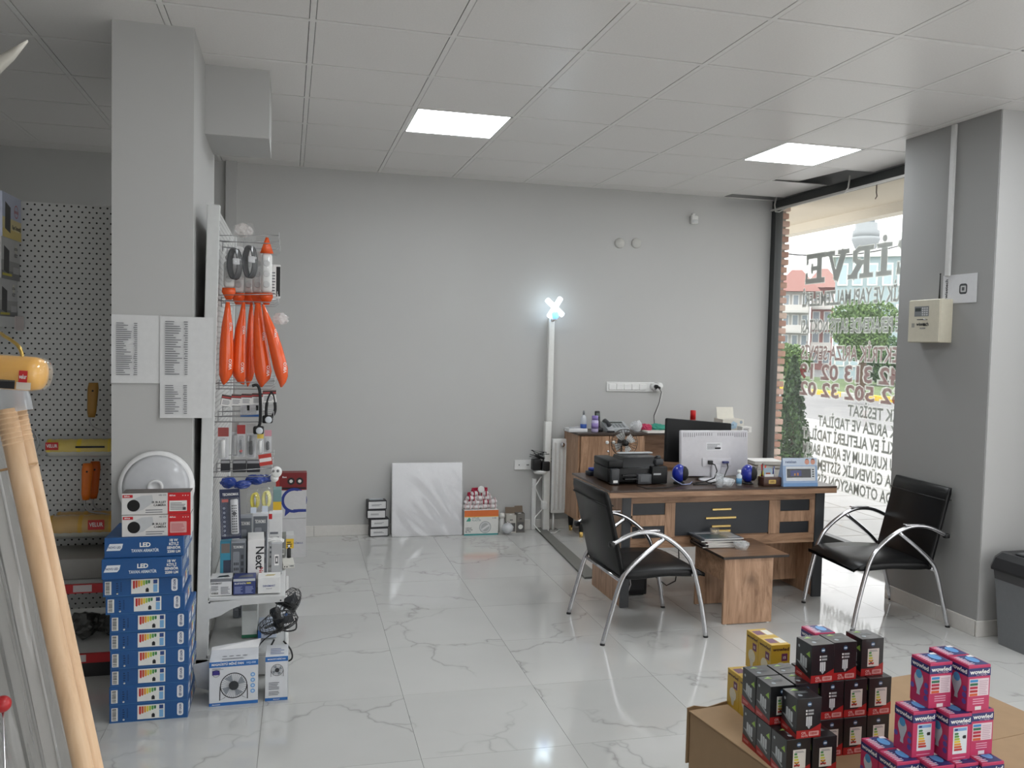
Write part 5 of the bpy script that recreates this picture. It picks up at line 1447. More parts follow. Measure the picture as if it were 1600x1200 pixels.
for k in range(2):
    o = big if k == 0 else copy_tree(big)
    o.location = ((-.565, -.555)[k], 3.86 - .02 + .015 * k, 8 * .0745 + .0004 + k * .0825); o.rotation_euler = (0, 0, (.012, -.01)[k])
    tag(o, ('blue lamp carton lettered in white lying just under the topmost blue carton', 'topmost blue lamp carton lettered in white, under the camera boxes')[k], 'box', 'blue lamp cartons lettered in white')
zt2 = 8 * .0745 + .0004 + 2 * .0825
# bullet-camera boxes
def camera_box(label, x, y, z, rz, closed_label):
    w_, d_, h_ = .262, .10, .088
    o = carton('camera_box', w_, d_, h_, C(214, 212, 210, .45)); F = faces(w_, d_, h_); pr = Print(); f = F['front']; cx = w_ * .665
    pr.rect(f, cx, 0, w_, h_, C(196, 34, 40, .4)); pr.rect(f, .004, h_ - .018, .042, h_ - .006, C(190, 30, 40, .4)); pr.text(f, 'dahua', .009, h_ - .0145, .0065, WHITE)
    pr.poly(f, [(.035, .06), (.075, .078), (.115, .08), (.12, .05), (.08, .02), (.05, .012)], C(190, 192, 194, .4), 1); pr.disc(f, .045, .038, .024, C(24, 24, 26, .3), 2, 20)
    pr.text(f, 'IR BULLET', cx - .006, .046, .0085, INK, 'r'); pr.text(f, 'CAMERA', cx - .006, .034, .0085, INK, 'r')
    pr.lines(f, .09, .008, cx - .008, .026, 2, GREYTXT, 2, .35); pr.text(f, 'HD CVI', cx - .006, h_ - .012, .006, GREYTXT, 'r')
    pr.text(f, 'dahua', cx + .006, h_ - .014, .007, WHITE); pr.disc(f, w_ - .03, h_ - .012, .002, WHITE, 2, 8); pr.disc(f, w_ - .02, h_ - .012, .002, WHITE, 2, 8); pr.disc(f, w_ - .01, h_ - .012, .002, WHITE, 2, 8)
    if closed_label:
        pr.rect(f, cx + .006, .012, w_ - .014, .055, C(224, 222, 218, .5), 2); pr.lines(f, cx + .01, .018, w_ - .02, .05, 5, GREYTXT, 3); pr.rect(f, w_ - .03, .016, w_ - .018, .028, C(70, 70, 72, .5), 4)
    else:
        pr.rrect(f, cx + .008, .012, w_ - .016, .058, .003, C(214, 160, 158, .5), 2); pr.lines(f, cx + .012, .018, w_ - .02, .052, 6, C(190, 100, 104, .5), 3)
    pr.rect(F['top'], .0, .0, w_, .1, C(96, 88, 84, .5)); pr.lines(F['top'], .02, .02, .14, .07, 4, C(130, 124, 118, .5)); pr.build('print', o)
    o.location = (x, y, z); o.rotation_euler = (0, 0, rz)
    return tag(o, label, 'box', 'camera boxes on the blue cartons')
camera_box('lower white and red camera box on the blue cartons', -.512, 3.765, zt2, .0, False)
camera_box('upper white and red camera box, just below the round lamp', -.514, 3.768, zt2 + .0885, .006, True)
# round ceiling lamp leaning on the pillar
dl = empty('round_ceiling_lamp', (-.55, 3.985, zt2 + .002)); T0 = Matrix.Rotation(math.radians(-6), 4, 'X') @ Matrix.Translation((0, -.01, .155)) @ Matrix.Rotation(math.pi / 2, 4, 'X')
m = MB(T0); m.lathe([(.155, -.012), (.157, 0), (.153, .014), (.141, .02)], C(228, 228, 228, .3), 48); m.build('rim', dl)
m = MB(T0); m.lathe([(.141, .018), (.12, .03), (.07, .04), (.034, .043)], C(196, 197, 200, .16), 48); m.build('diffuser', dl)
m = MB(T0); m.lathe([(.034, .042), (.032, .052), (.022, .054), (.02, .046), (.001, .046)], C(222, 222, 222, .25), 28); m.build('sensor', dl)
tag(dl, 'round white sensor ceiling lamp leaning on the pillar behind the camera boxes', 'lamp')

# ------------------------------------------------------------------ display stand (gondola) beside the pillar
GW = C(206, 207, 206, .4)
GO = empty('display_stand', (-.335, 4.10, 0)); GL = 1.30
m = MB(); m.box((-.025, 0, .05), (.03, .03, 2.17), GW, .003, 1); m.build('front_post', GO)
m = MB()
for k in range(46): m.box((.0295, .010, .14 + k * .043), (.0305, .016, .165 + k * .043), C(60, 60, 60, .6))
m.build('post_slots', GO)
m = MB(); m.box((-.025, GL - .03, .05), (.03, GL, 2.17), GW, .003, 1); m.build('rear_post', GO)
PERF_Y = perforated('perforated_panel_white', 196, 'Y')
for k in range(5):
    m = MB(); m.box((.004, .031, .14 + k * .405), (.016, GL - .031, .14 + k * .405 + .402), PERF_Y); m.build('back_panel', GO)
SX = .365
m = MB(); m.box((.02, .0, .368), (SX, GL, .386), GW, .003, 1); m.build('shelf', GO)
for y in (.0, GL - .012):
    m = MB(); m.prism([(.0, .36), (SX - .005, .382), (SX - .005, .355), (.17, .345), (.12, .325), (.08, .30), (.03, .285), (.0, .29)], y - .001, y + .011, GW); b_ = m.build('bracket', GO)
    for x in (.03, SX - .02):
        q = MB(); q.lathe([(.004, 0), (.004, .0015)], DARK, 8, (x, y - .001, .362), True, Matrix.Rotation(math.pi / 2, 3, 'X')); q.build('bolt', b_)
m = MB(); m.box((.02, .0, .10), (SX + .02, GL, .118), GW, .003, 1); m.build('base_shelf', GO)
m = MB(); m.box((SX + .005, -.002, .085), (SX + .022, GL, .125), WHITE, .003, 1); m.build('price_rail', GO)
for y in (.0, GL - .04):
    m = MB(); m.box((-.03, y, .012), (SX, y + .03, .10), GW, .003, 1); m.build('base_leg', GO)
    m = MB(); m.lathe([(.016, 0), (.016, .014)], BLACK, 12, (SX - .02, y + .015, 0)); m.build('foot', GO)
GO.location.x = -.375; GO.rotation_euler = (0, .019, 0)
tag(GO, 'white metal display stand with perforated panels beside the pillar', 'display stand')
def hook(y, z, L=.27, n=1, lab=''):
    e = empty('display_hook', (-.356 + .019 * z, y, z))
    m = MB(); m.tube([(0, 0, 0), (L - .02, 0, .0), (L, 0, .015)], .0025, WIRE, 6); m.build('prong', e)
    m = MB(); m.tube([(0, 0, .025), (L, 0, .04)], .002, WIRE, 6); m.box((L - .002, -.012, .025), (L, .012, .052), C(220, 220, 220, .4)); m.build('price_arm', e)
    m = MB(); m.box((-.003, -.02, -.02), (.001, .02, .03), WIRE); m.build('clip', e)
    return tag(e, lab, 'hook', 'wire display hooks')
HZ = {'A': 2.02, 'B': 1.745, 'C': 1.335, 'D': 1.18, 'E': .92}
tiern = {'A': 'top row of hooks', 'B': 'row holding the orange bags', 'C': 'row under the orange bags', 'D': 'row of blister packs', 'E': 'row of the remote control pack'}
for t in 'ABCDE':
    for k, y in enumerate((4.22, 4.50, 4.80)):
        hook(y, HZ[t], .27, 1, 'wire hook on the display stand, %s, %s' % (tiern[t], ('nearest to the camera', 'middle of the row', 'farthest from the camera')[k]))
def at(u, v, y): return PY(u, v, y)

# row A: white power strips and black cable coils
ORG = C(238, 92, 32, .25, coat=.4); ORGD = C(200, 70, 28, .28)
CLR = film(230, 232, 234, .07, .12)
def power_strip(u, v0, v1, y, label, tip):
    a = at(u, v0, y); b = at(u, v1, y); e = empty('power_strip', (a.x, y, b.z)); h = a.z - b.z
    m = MB(); m.box((-.024, -.018, 0), (.024, .018, h), WHITE, .015, 3); m.build('strip', e)
    m = MB(); 
    for k in range(3): m.lathe([(.016, 0), (.016, .003), (.012, .003)], C(205, 205, 205, .4), 14, (0, -.018, .04 + k * .05), True, Matrix.Rotation(math.pi / 2, 3, 'X'))
    m.build('outlet', e)
    m = MB(); m.loft([[(-.03, -.024, .0), (.03, -.024, 0), (.03, .024, 0), (-.03, .024, 0)], [(-.031, -.026, .1), (.031, -.026, .1), (.031, .026, .1), (-.031, .026, .1)], [(-.03, -.02, h), (.03, -.02, h), (.03, .02, h), (-.03, .02, h)], [(-.014, -.002, h + .05), (.014, -.002, h + .05), (.014, .002, h + .05), (-.014, .002, h + .05)]], CLR); m.build('clear_bag', e)
    m = MB(); m.loft([[(-.012, -.012, -.055), (.012, -.012, -.055), (.012, .012, -.055), (-.012, .012, -.055)], [(-.03, -.024, -.02), (.03, -.024, -.02), (.03, .024, -.02), (-.03, .024, -.02)], [(-.028, -.022, .0), (.028, -.022, .0), (.028, .022, .0), (-.028, .022, .0)]], ORG); m.build('orange_end', e)
    if tip:
        m = MB(); m.loft([[(-.03, -.02, h), (.03, -.02, h), (.03, .02, h), (-.03, .02, h)], [(-.006, -.002, h + .075), (.006, -.002, h + .075), (.006, .002, h + .075), (-.006, .002, h + .075)]], ORG); m.build('orange_tip', e)
    return tag(e, label, 'power strip', 'bagged power strips on the top hooks')
power_strip(373, 385, 458, 4.34, 'bagged white power strip behind the left black cable coil', False)
power_strip(389, 390, 458, 4.40, 'bagged white power strip between the two black cable coils', False)
power_strip(403, 392, 458, 4.31, 'bagged white power strip right of the black cable coils', False)
power_strip(417, 396, 458, 4.25, 'bagged white power strip with an orange tip at the outer end of the top hook', True)
power_strip(358, 408, 450, 4.24, 'shorter bagged white power strip nearest the stand post', False)
def cable_coil(u, v0, v1, y, label):
    a = at(u, v0, y); b = at(u, v1, y); h = a.z - b.z; e = empty('cable_pack', (a.x, y, b.z)); m = MB()
    for k in range(5):
        m.tube([(.022 * math.cos(t) + .004 * (k - 2), -.012 + .006 * k, h * .45 + h * .44 * math.sin(t)) for t in [i * math.pi / 10 for i in range(20)]], .0055, C(34, 35, 38, .45), 6, closed=True)
    m.build('coil', e)
    m = MB(); m.box((-.008, -.03, h * .42), (.022, .02, h * .6), C(200, 200, 202, .5), .003, 1); m.build('paper_sleeve', e)
    m = MB(); m.loft([[(-.036, -.03, 0), (.036, -.03, 0), (.036, .026, 0), (-.036, .026, 0)], [(-.038, -.032, h * .5), (.038, -.032, h * .5), (.038, .028, h * .5), (-.038, .028, h * .5)], [(-.03, -.02, h), (.03, -.02, h), (.03, .02, h), (-.03, .02, h)], [(-.012, -.001, h + .09), (.012, -.001, h + .09), (.012, .001, h + .09), (-.012, .001, h + .09)]], CLR); m.build('clear_bag', e)
    return tag(e, label, 'cable', 'bagged cable coils')
cable_coil(367, 383, 436, 4.18, 'bagged black cable coil on the left of the top hooks')
cable_coil(391, 379, 434, 4.20, 'bagged black cable coil on the right of the top hooks')
crumple('bagged_socket', at(382, 362, 4.35).x, 4.35, .035, film(226, 220, 216, .5, .12), 'cream fitting in crumpled plastic above the top hooks', 'bag', (1.2, .8, .9), 6, at(382, 372, 4.35).z)
e = empty('hanging_card', (at(430, 465, 4.55).x, 4.55, at(430, 466, 4.55).z)); m = MB(); m.box((-.02, 0, 0), (.025, .02, .17), WHITE, .002, 1); m.build('card', e)
pr = Print(); fr = Frame((-.02, 0, 0), (1, 0, 0), (0, 0, 1)); pr.rect(fr, .024, .01, .044, .16, BLACK); pr.lines(fr, .004, .02, .02, .14, 8, GREYTXT); pr.build('print', e)
tag(e, 'black and white hanging card at the outer end of the top hooks', 'card')

# row B: orange bags
def orange_bag(pts, y, label, words=True, dep=.035):
    """pts: (u_left, u_right, v) outline from top to tip"""
    top = at((pts[0][0] + pts[0][1]) / 2, pts[0][2], y); e = empty('orange_bag', (top.x, y, top.z)); rings = []
    N = 14
    for (ul, ur, v) in reversed(pts):
        a = at(ul, v, y); b = at(ur, v, y); c = (a + b) / 2; rx = (b.x - a.x) / 2; ry = max(.004, min(dep, rx * 1.0))
        rings.append([(c.x - top.x + rx * math.cos(t), ry * math.sin(t) * (1 + .08 * math.sin(3 * t)), c.z - top.z) for t in [k * 2 * math.pi / N for k in range(N)]])
    m = MB(); m.loft(rings, ORG); b_ = m.build('bag', e)
    if words:
        pr = Print(); a_ = math.radians(-58); nrm = Vector((math.cos(a_), math.sin(a_), 0))
        for ki, sz in ((len(pts) - 4, .015), (len(pts) - 6, .012)):
            mid = pts[ki]; rx = (at(mid[1], mid[2], y).x - at(mid[0], mid[2], y).x) / 2; cc = at((mid[0] + mid[1]) / 2, mid[2], y) - top; ry = min(dep, rx)
            o_ = Vector((cc.x + rx * math.cos(a_), ry * math.sin(a_) * .95, cc.z)) + nrm * .006
            fr = Frame(o_, Vector((-nrm.y, nrm.x, 0)), (0, 0, 1))
            pr.text(fr, 'VIKO', .006, -.022, sz, C(240, 232, 226, .4), 'l', .015, 1, None, 1)
        pr.build('print', e)
    return tag(e, label, 'bag', 'orange bags on the display stand')
orange_bag([(353, 359, 472), (350, 361, 488), (346, 364, 510), (343, 365, 540), (342, 365, 570), (342, 363, 585), (345, 357, 595), (348, 351, 601)], 4.22, 'orange bag nearest the stand post in the row of orange bags')
orange_bag([(378, 383, 472), (374, 384, 490), (367, 384, 515), (363, 384, 545), (361, 384, 575), (364, 384, 588), (371, 382, 597), (379, 382, 601)], 4.26, 'second orange bag from the stand post')
orange_bag([(391, 395, 472), (388, 396, 492), (385, 396, 520), (383, 397, 550), (382, 398, 580), (383, 395, 592), (385, 390, 600), (386, 388, 604)], 4.32, 'narrow orange bag in the middle of the row', False)
orange_bag([(399, 407, 474), (396, 411, 495), (395, 416, 525), (395, 421, 555), (397, 425, 580), (400, 422, 592), (404, 414, 600), (407, 410, 605)], 4.22, 'wide orange bag second from the outer end of the hook')
orange_bag([(409, 413, 476), (411, 422, 495), (415, 434, 520), (421, 443, 548), (427, 450, 575), (431, 450, 588), (435, 447, 597), (438, 441, 605)], 4.18, 'orange bag at the outer end of the hook, swinging outward', True, .045)
crumple('bagged_plug', at(438, 500, 4.4).x, 4.4, .03, film(232, 230, 228, .45, .1), 'clear bag with a small plug behind the outermost orange bag', 'bag', (1.3, .8, 1.0), 8, at(438, 508, 4.4).z)

# row C: small tagged boxes and head torches
for k, (u, v, rz, lab) in enumerate(((345, 622, .35, 'tilted small boxed switch nearest the stand post'), (362, 621, .12, 'second small boxed switch from the stand post'), (378, 620, .05, 'third small boxed switch from the stand post'), (395, 619, .0, 'fourth small boxed switch from the stand post'), (414, 616, -.05, 'larger small box at the outer end of the row under the orange bags'))):
    p = at(u, v + 12, 4.24); w_, d_, h_ = (.05, .05, .05) if k < 4 else (.062, .05, .055)
    o = carton('small_box', w_, d_, h_, C(70, 58, 56, .5)); F = faces(w_, d_, h_); pr = Print(); f = F['front']
    pr.rect(f, .0, .0, w_, h_ * .68, C(218, 216, 214, .5)); pr.lines(f, .006, .008, w_ - .006, h_ * .6, 4, GREYTXT); pr.rect(f, 0, h_ * .75, w_, h_ * .88, C(170, 60, 60, .5)); pr.rect(F['top'], .004, .004, w_ - .004, d_ - .004, C(150, 130, 124, .5))
    if k == 4: pr.rect(F['right'], 0, 0, d_, h_, WHITE); pr.disc(F['right'], d_ / 2, h_ / 2, .014, INK, 2)
    pr.build('print', o); o.location = p + Vector((.022, .0, 0)); o.rotation_euler = (0, rz * .5, rz * .3)
    tag(o, lab, 'box', 'small boxed switches on the display stand')
def head_torch(pts, y, lp, label):
    e = empty('head_torch'); m = MB(); P3 = [at(u, v, y) for u, v in pts]
    for q in P3: pass
    m.tube(smooth_path(P3, 4), .007, C(24, 24, 26, .7), 8); m.build('strap', e)
    c = at(lp[0], lp[1], y - .02); m = MB(); m.box((c.x - .024, c.y - .02, c.z - .018), (c.x + .024, c.y + .02, c.z + .018), BLACK, .007, 2); m.build('lamp_head', e)
    m = MB(); m.lathe([(.014, 0), (.016, .012), (.012, .013)], C(200, 205, 210, .15), 14, (c.x + .005, c.y - .02, c.z), True, Matrix.Rotation(math.pi / 2, 3, 'X')); m.build('lens', e)
    return tag(e, label, 'head torch', 'head torches on the display stand')
head_torch([(394, 603), (402, 602), (406, 612), (407, 640), (406, 662), (402, 668)], 4.19, (404, 672), 'black head torch hanging straight on its strap')
head_torch([(424, 612), (428, 620), (430, 640), (424, 652), (416, 648), (418, 625), (424, 612)], 4.22, (418, 655), 'black head torch looped at the outer end of the hook')
for k, (u, lab) in enumerate(((383, 'left blue and white blister card behind the small boxes'), (397, 'right blue and white blister card behind the small boxes'))):
    p = at(u, 651, 4.34); e = empty('blister_card', p); m = MB(); m.box((-.022, 0, 0), (.022, .004, .06), C(214, 216, 220, .4)); m.build('card', e)
    m = MB(); m.box((-.016, -.015, .012), (.012, 0, .045), CLR, .004, 2); m.build('blister', e); m = MB(); m.box((-.022, -.001, 0), (.022, 0, .01), C(60, 110, 180, .4)); m.box((.008, -.001, .03), (.02, 0, .055), INK); m.build('print', e)
    tag(e, lab, 'blister pack', 'blue and white blister cards')

# row D: blister packs
def blister(u, v0, v1, y, hc, label, inner, wpx=16, name='blister_pack'):
    a = at(u, v0, y); b = at(u, v1, y); h = a.z - b.z; w = at(u + wpx / 2, v0, y).x - at(u - wpx / 2, v0, y).x; e = empty(name, (a.x, y, b.z))
    m = MB(); m.box((-w / 2, 0, 0), (w / 2, .0025, h), C(206, 206, 208, .35)); m.build('card', e)
    m = MB(); m.box((-w / 2, -.001, h * .72), (w / 2, 0, h), hc); m.build('header', e)
    m = MB(); m.box((-w * .36, -.034, h * .04), (w * .36, 0, h * .68), film(228, 230, 232, .14, .06), .006, 2); m.build('blister', e)
    m = MB(); inner(m, w, h); m.build('contents', e)
    return tag(e, label, 'blister pack', 'blister packs on the display stand')
tube_in = lambda m, w, h: m.tube([(0, -.015, h * .08), (0, -.015, h * .62)], w * .2, WHITE, 10)
red_in = lambda m, w, h: (m.tube([(0, -.015, h * .1), (0, -.015, h * .55)], w * .16, C(120, 120, 124, .3), 10), m.ball((0, -.018, h * .2), w * .2, RED, 10, 6))
dark_in = lambda m, w, h: m.box((-w * .22, -.024, h * .1), (w * .2, -.004, h * .5), DARK, .004, 1)
blister(349, 668, 718, 4.24, C(150, 70, 66, .4), 'blister pack with a reddish header nearest the stand post', tube_in, 17)
blister(368, 660, 713, 4.30, C(176, 168, 166, .4), 'blister pack with a grey header and white tube', tube_in, 11)
blister(377, 664, 714, 4.25, C(170, 60, 58, .4), 'blister pack with a red header and a red knob', red_in, 13)
blister(393, 662, 715, 4.27, C(184, 180, 178, .4), 'blister pack with a dark fitting inside', dark_in, 15)
blister(407, 676, 709, 4.20, C(226, 196, 90, .4), 'white tube pack with a yellow top', tube_in, 10)
blister(419, 672, 706, 4.30, C(206, 150, 160, .4), 'slim black and yellow pack at the outer end of the blister row', dark_in, 11)
p = at(416, 727, 4.3); e = empty('price_card', p); m = MB(); m.T = Matrix.Rotation(-.15, 4, 'Y'); m.box((-.03, 0, 0), (.03, .002, .055), C(190, 60, 50, .4)); m.box((-.028, -.001, .018), (.028, 0, .036), C(226, 222, 220, .4)); m.build('card', e)
tag(e, 'red and white card hanging below the blister packs', 'card')
p = at(427, 752, 4.35); e = empty('timer_plug', p); m = MB(); m.T = Matrix.Rotation(.3, 4, 'Y'); m.lathe([(.026, 0), (.026, .02), (.02, .026), (.001, .026)], WHITE, 20, (0, 0, .05), True, Matrix.Rotation(math.pi / 2, 3, 'X')); m.lathe([(.02, 0), (.02, .02)], WHITE, 20, (.0, 0, .02), True, Matrix.Rotation(math.pi / 2, 3, 'X')); m.build('body', e)
m = MB(); 
for dx in (-.01, .012): m.lathe([(.007, 0), (.007, .002)], C(120, 120, 120, .4), 10, (dx + .01, -.027, .055), True, Matrix.Rotation(math.pi / 2, 3, 'X'))
m.build('socket_hole', e); tag(e, 'white plug adapter hanging at the outer end of the stand', 'plug')
for k, (u, lab) in enumerate(((352, 'left dark rectangular pack behind the blister packs'), (374, 'middle dark rectangular pack under the blister packs'), (396, 'right dark rectangular pack under the blister packs'))):
    p = at(u, 738, 4.42); e = empty('dark_pack', p); m = MB(); m.box((-.032 + .01 * (k == 0), 0, 0), (.032 - .01 * (k == 0), .03, .06), C(52, 52, 56, .35), .003, 1); m.build('pack', e); m = MB(); m.box((-.03 + .01 * (k == 0), -.002, .045), (.03 - .01 * (k == 0), 0, .058), C(170, 170, 172, .4)); m.build('strip', e)
    tag(e, lab, 'pack', 'dark packs on the display stand')
# row E
BL2 = C(34, 62, 140, .3, coat=.3)
for k, (u, v, lab) in enumerate(((356, 763, 'shiny blue bag nearest the stand post'), (376, 765, 'shiny blue bag in the middle of its row'), (398, 760, 'shiny blue bag third from the stand post'), (413, 758, 'shiny blue bag at the outer end of its row'))):
    crumple('blue_bag', at(u, v, 4.3).x, 4.30 + .02 * k, .036, BL2, lab, 'bag', (1.1, .7, .65), 20 + k, at(u, v, 4.3).z)
# remote control blister with white lettering
a = at(346, 765, 4.2); b = at(377, 842, 4.2); w_ = b.x - a.x; h_ = a.z - b.z
e = empty('remote_control_pack', (a.x, 4.2, b.z), 0); NV = C(44, 50, 78, .35)
m = MB(); T0 = Matrix.Rotation(-.04, 4, 'Y'); m.T = T0; m.box((0, 0, 0), (w_, .004, h_), NV); m.build('card', e)
m = MB(T0); m.box((w_ * .52, -.018, h_ * .1), (w_ * .9, 0, h_ * .8), C(196, 196, 198, .3), .006, 2); rc = m.build('remote', e)
pr = Print(); pr.T = T0; fr = Frame((w_ * .52, -.018, h_ * .1), (1, 0, 0), (0, 0, 1)); rw = w_ * .38
for i in range(3):
    for j in range(11): pr.rect(fr, rw * (.18 + i * .24), h_ * (.04 + j * .052), rw * (.34 + i * .24), h_ * (.07 + j * .052), C(46, 46, 50, .4))
pr.disc(fr, rw * .5, h_ * .42, rw * .26, C(60, 60, 64, .4), 2); pr.build('buttons', rc)
pr = Print(); pr.T = T0; fr = Frame((0, 0, 0), (1, 0, 0), (0, 0, 1)); pr.text(fr, 'TECHNOMAX', w_ * .14, h_ * .87, h_ * .05, WHITE, 'l', .03, 2, w_ * .8); pr.rect(fr, w_ * .1, h_ * .74, w_ * .42, h_ * .8, C(196, 90, 80, .4))
for k in range(7): pr.ring(fr, w_ * .2, h_ * (.08 + k * .09), h_ * .012, h_ * .02, C(200, 205, 220, .4), 2, 14)
pr.build('print', e); m = MB(T0); m.box((w_ * .05, -.022, h_ * .06), (w_ * .97, -.0, h_ * .84), film(220, 224, 232, .06, .05), .006, 2); m.build('blister', e)
tag(e, 'navy blister pack with a grey remote control and white lettering', 'remote control')
# yellow wire packs
for k, (u, v0, v1, lab) in enumerate(((397, 765, 800, 'clear pack with a bright yellow lead'), (415, 762, 798, 'clear pack with a pale yellow coiled lead'))):
    a = at(u, v0, 4.25); b = at(u, v1, 4.25); h = a.z - b.z; e = empty('cable_pack', (a.x, 4.25, b.z)); m = MB()
    YC = C(220, 206, 60, .35) if k == 0 else C(214, 208, 130, .35)
    for j in range(4): m.tube([(.014 * math.cos(t) + .003 * j, -.008 + .006 * j, h * .5 + h * .33 * math.sin(t)) for t in [i * math.pi / 8 for i in range(16)]], .0045, YC, 6, closed=True)
    m.build('lead', e)
    m = MB(); m.loft([[(-.034, -.022, 0), (.034, -.022, 0), (.034, .022, 0), (-.034, .022, 0)], [(-.036, -.024, h * .6), (.036, -.024, h * .6), (.036, .024, h * .6), (-.036, .024, h * .6)], [(-.03, -.003, h), (.03, -.003, h), (.03, .003, h), (-.03, .003, h)]], CLR); m.build('clear_bag', e)
    m = MB(); m.box((-.014, -.025, .0), (.012, -.02, h * .25), C(205, 214, 226, .4)); m.build('label_tag', e)
    tag(e, lab, 'cable', 'yellow lead packs')

# boxes standing on the shelf (z = .386), front ones first
SHZ = .3865
def shelf_box(name, u0, u1, v1, y, d, zb, mat, label, fn=None, rz=0.0, cat='box', grp='boxes on the display stand shelf'):
    a = at(u0, v1, y); b = at(u1, v1, y); w = b.x - a.x; h = a.z - zb
    o = carton(name, w, d, h, mat); pr = Print()
    if fn: fn(pr, faces(w, d, h), w, d, h); pr.build('print', o)
    o.location = ((a.x + b.x) / 2, y + d / 2, zb); o.rotation_euler = (0, 0, rz)
    return tag(o, label, cat, grp)
def p_front1(pr, F, w, d, h):
    f = F['front']; pr.rect(f, 0, h * .82, w, h, C(120, 122, 126, .5)); pr.text(f, 'DENSMART', w * .06, h * .68, h * .09, INK, w=w * .5); pr.lines(f, w * .06, h * .3, w * .4, h * .6, 6, GREYTXT); barcode(pr, f, w * .05, h * .06, w * .35, h * .16); pr.lines(f, w * .5, h * .1, w * .94, h * .55, 7, GREYTXT)
    pr.poly(F['top'], [(w * .3, d * .2), (w * .9, d * .3), (w * .8, d * .6), (w * .4, d * .5)], C(40, 42, 44, .4))
def p_front2(pr, F, w, d, h):
    f = F['front']; pr.text(f, 'BLUETOOTH', w * .06, h * .66, h * .1, WHITE, w=w * .5); pr.lines(f, w * .06, h * .1, w * .45, h * .55, 6, C(150, 160, 200, .5)); pr.lines(f, w * .55, h * .1, w * .94, h * .55, 6, C(150, 160, 200, .5)); pr.rect(f, w * .6, h * .68, w * .8, h * .76, C(220, 206, 80, .5)); pr.rect(f, 0, h * .84, w, h, C(190, 194, 196, .5)); pr.poly(F['top'], [(w * .2, d * .2), (w * .9, d * .3), (w * .85, d * .7), (w * .35, d * .6)], C(110, 112, 116, .5))
def p_front3(pr, F, w, d, h):
    pr.text(F['front'], 'DENSMART', w * .5, h * .42, h * .11, C(40, 60, 130, .5), 'c', w=w * .55); pr.text(F['front'], 'bluetooth', w * .5, h * .28, h * .06, GREYTXT, 'c'); pr.poly(F['top'], [(w * .3, d * .3), (w * .7, d * .3), (w * .8, d * .6), (w * .4, d * .6)], C(190, 176, 130, .5))
shelf_box('gadget_box', 328, 362, 905, 4.115, .10, SHZ, C(218, 218, 218, .5), 'white box with grey print at the near left corner of the shelf', p_front1)
shelf_box('gadget_box', 364.5, 399, 905, 4.115, .10, SHZ, C(56, 68, 120, .45), 'blue box in the middle of the front row on the shelf', p_front2)
shelf_box('gadget_box', 403, 438, 903, 4.115, .09, SHZ, C(226, 226, 224, .5), 'plain white box at the outer end of the front row on the shelf', p_front3)
def p_teal(pr, F, w, d, h):
    f = F['front']; pr.rect(f, w * .3, 0, w, h * .6, C(60, 66, 84, .5)); pr.rect(f, w * .1, h * .75, w * .9, h * .95, C(120, 110, 104, .5)); pr.rect(f, w * .1, h * .1, w * .6, h * .24, C(222, 222, 222, .5), 2)
def p_tech(pr, F, w, d, h):
    f = F['front']; pr.rect(f, w * .04, h * .04, w * .96, h * .96, C(96, 100, 106, .5)); pr.text(f, 'TECHNOMAX', w * .5, h * .85, h * .055, WHITE, 'c', w=w * .7, lift=3); pr.rrect(f, w * .14, h * .1, w * .58, h * .78, w * .08, C(132, 136, 142, .4), 2)
    for i in range(3):
        for j in range(4): pr.rect(f, w * (.2 + i * .12), h * (.16 + j * .11), w * (.28 + i * .12), h * (.22 + j * .11), C(60, 62, 66, .5), 3)
    for j in range(4): pr.rect(f, w * .68, h * (.2 + j * .14), w * .86, h * (.29 + j * .14), C(60, 62, 66, .5), 3)
def p_next(pr, F, w, d, h):
    f = F['front']; pr.text(f, 'Next', w * .5, h * .62, h * .16, INK, 'c', rot=3); pr.text(f, 'Next', w * .7, h * .3, h * .08, C(190, 60, 70, .5), 'c', rot=3); r = F['right']; pr.poly(r, [(d * .4, h * .2), (d * .6, h * .35), (d * .7, h * .7), (d * .5, h * .8), (d * .35, h * .5)], C(206, 80, 84, .5)); pr.lines(r, d * .1, h * .6, d * .35, h * .9, 4, GREYTXT)
def p_white(pr, F, w, d, h):
    f = F['front']; pr.lines(f, w * .1, h * .15, w * .85, h * .7, 6, GREYTXT); pr.rect(f, w * .0, h * .9, w * .25, h, RED); barcode(pr, f, w * .6, h * .1, w * .3, h * .3, 3)
def p_icon(pr, F, w, d, h):
    f = F['front']; pr.rect(f, w * .3, h * .3, w * .7, h * .65, WHITE); pr.rect(f, w * .36, h * .36, w * .64, h * .6, C(90, 92, 96, .5), 2); pr.rect(f, w * .44, h * .42, w * .56, h * .54, WHITE, 3)
def p_yel(pr, F, w, d, h): pr.rect(F['front'], 0, h * .3, w, h * .8, C(226, 186, 50, .5)); pr.lines(F['front'], w * .1, h * .4, w * .8, h * .7, 3, INK)
def p_bar(pr, F, w, d, h): barcode(pr, F['front'], w * .55, h * .25, w * .4, h * .55); pr.rect(F['front'], w * .1, h * .3, w * .2, h * .6, INK); pr.disc(F['front'], w * .35, h * .4, w * .06, INK)
shelf_box('gadget_box', 344, 361, 846, 4.23, .08, SHZ, C(60, 140, 166, .45), 'tall teal box behind the front left white box', p_teal)
shelf_box('remote_box', 361, 384, 846, 4.225, .05, SHZ, C(150, 154, 160, .45), 'grey remote control box standing behind the blue box', p_tech)
shelf_box('speaker_box', 386, 412, 844, 4.22, .17, SHZ, C(224, 222, 220, .45), 'tall white box with dark sideways lettering and a red shape on its side', p_next, .04)
shelf_box('remote_box', 374, 394, 806, 4.40, .04, SHZ, C(150, 154, 160, .45), 'grey remote control box higher up behind, left of the pair', p_tech)
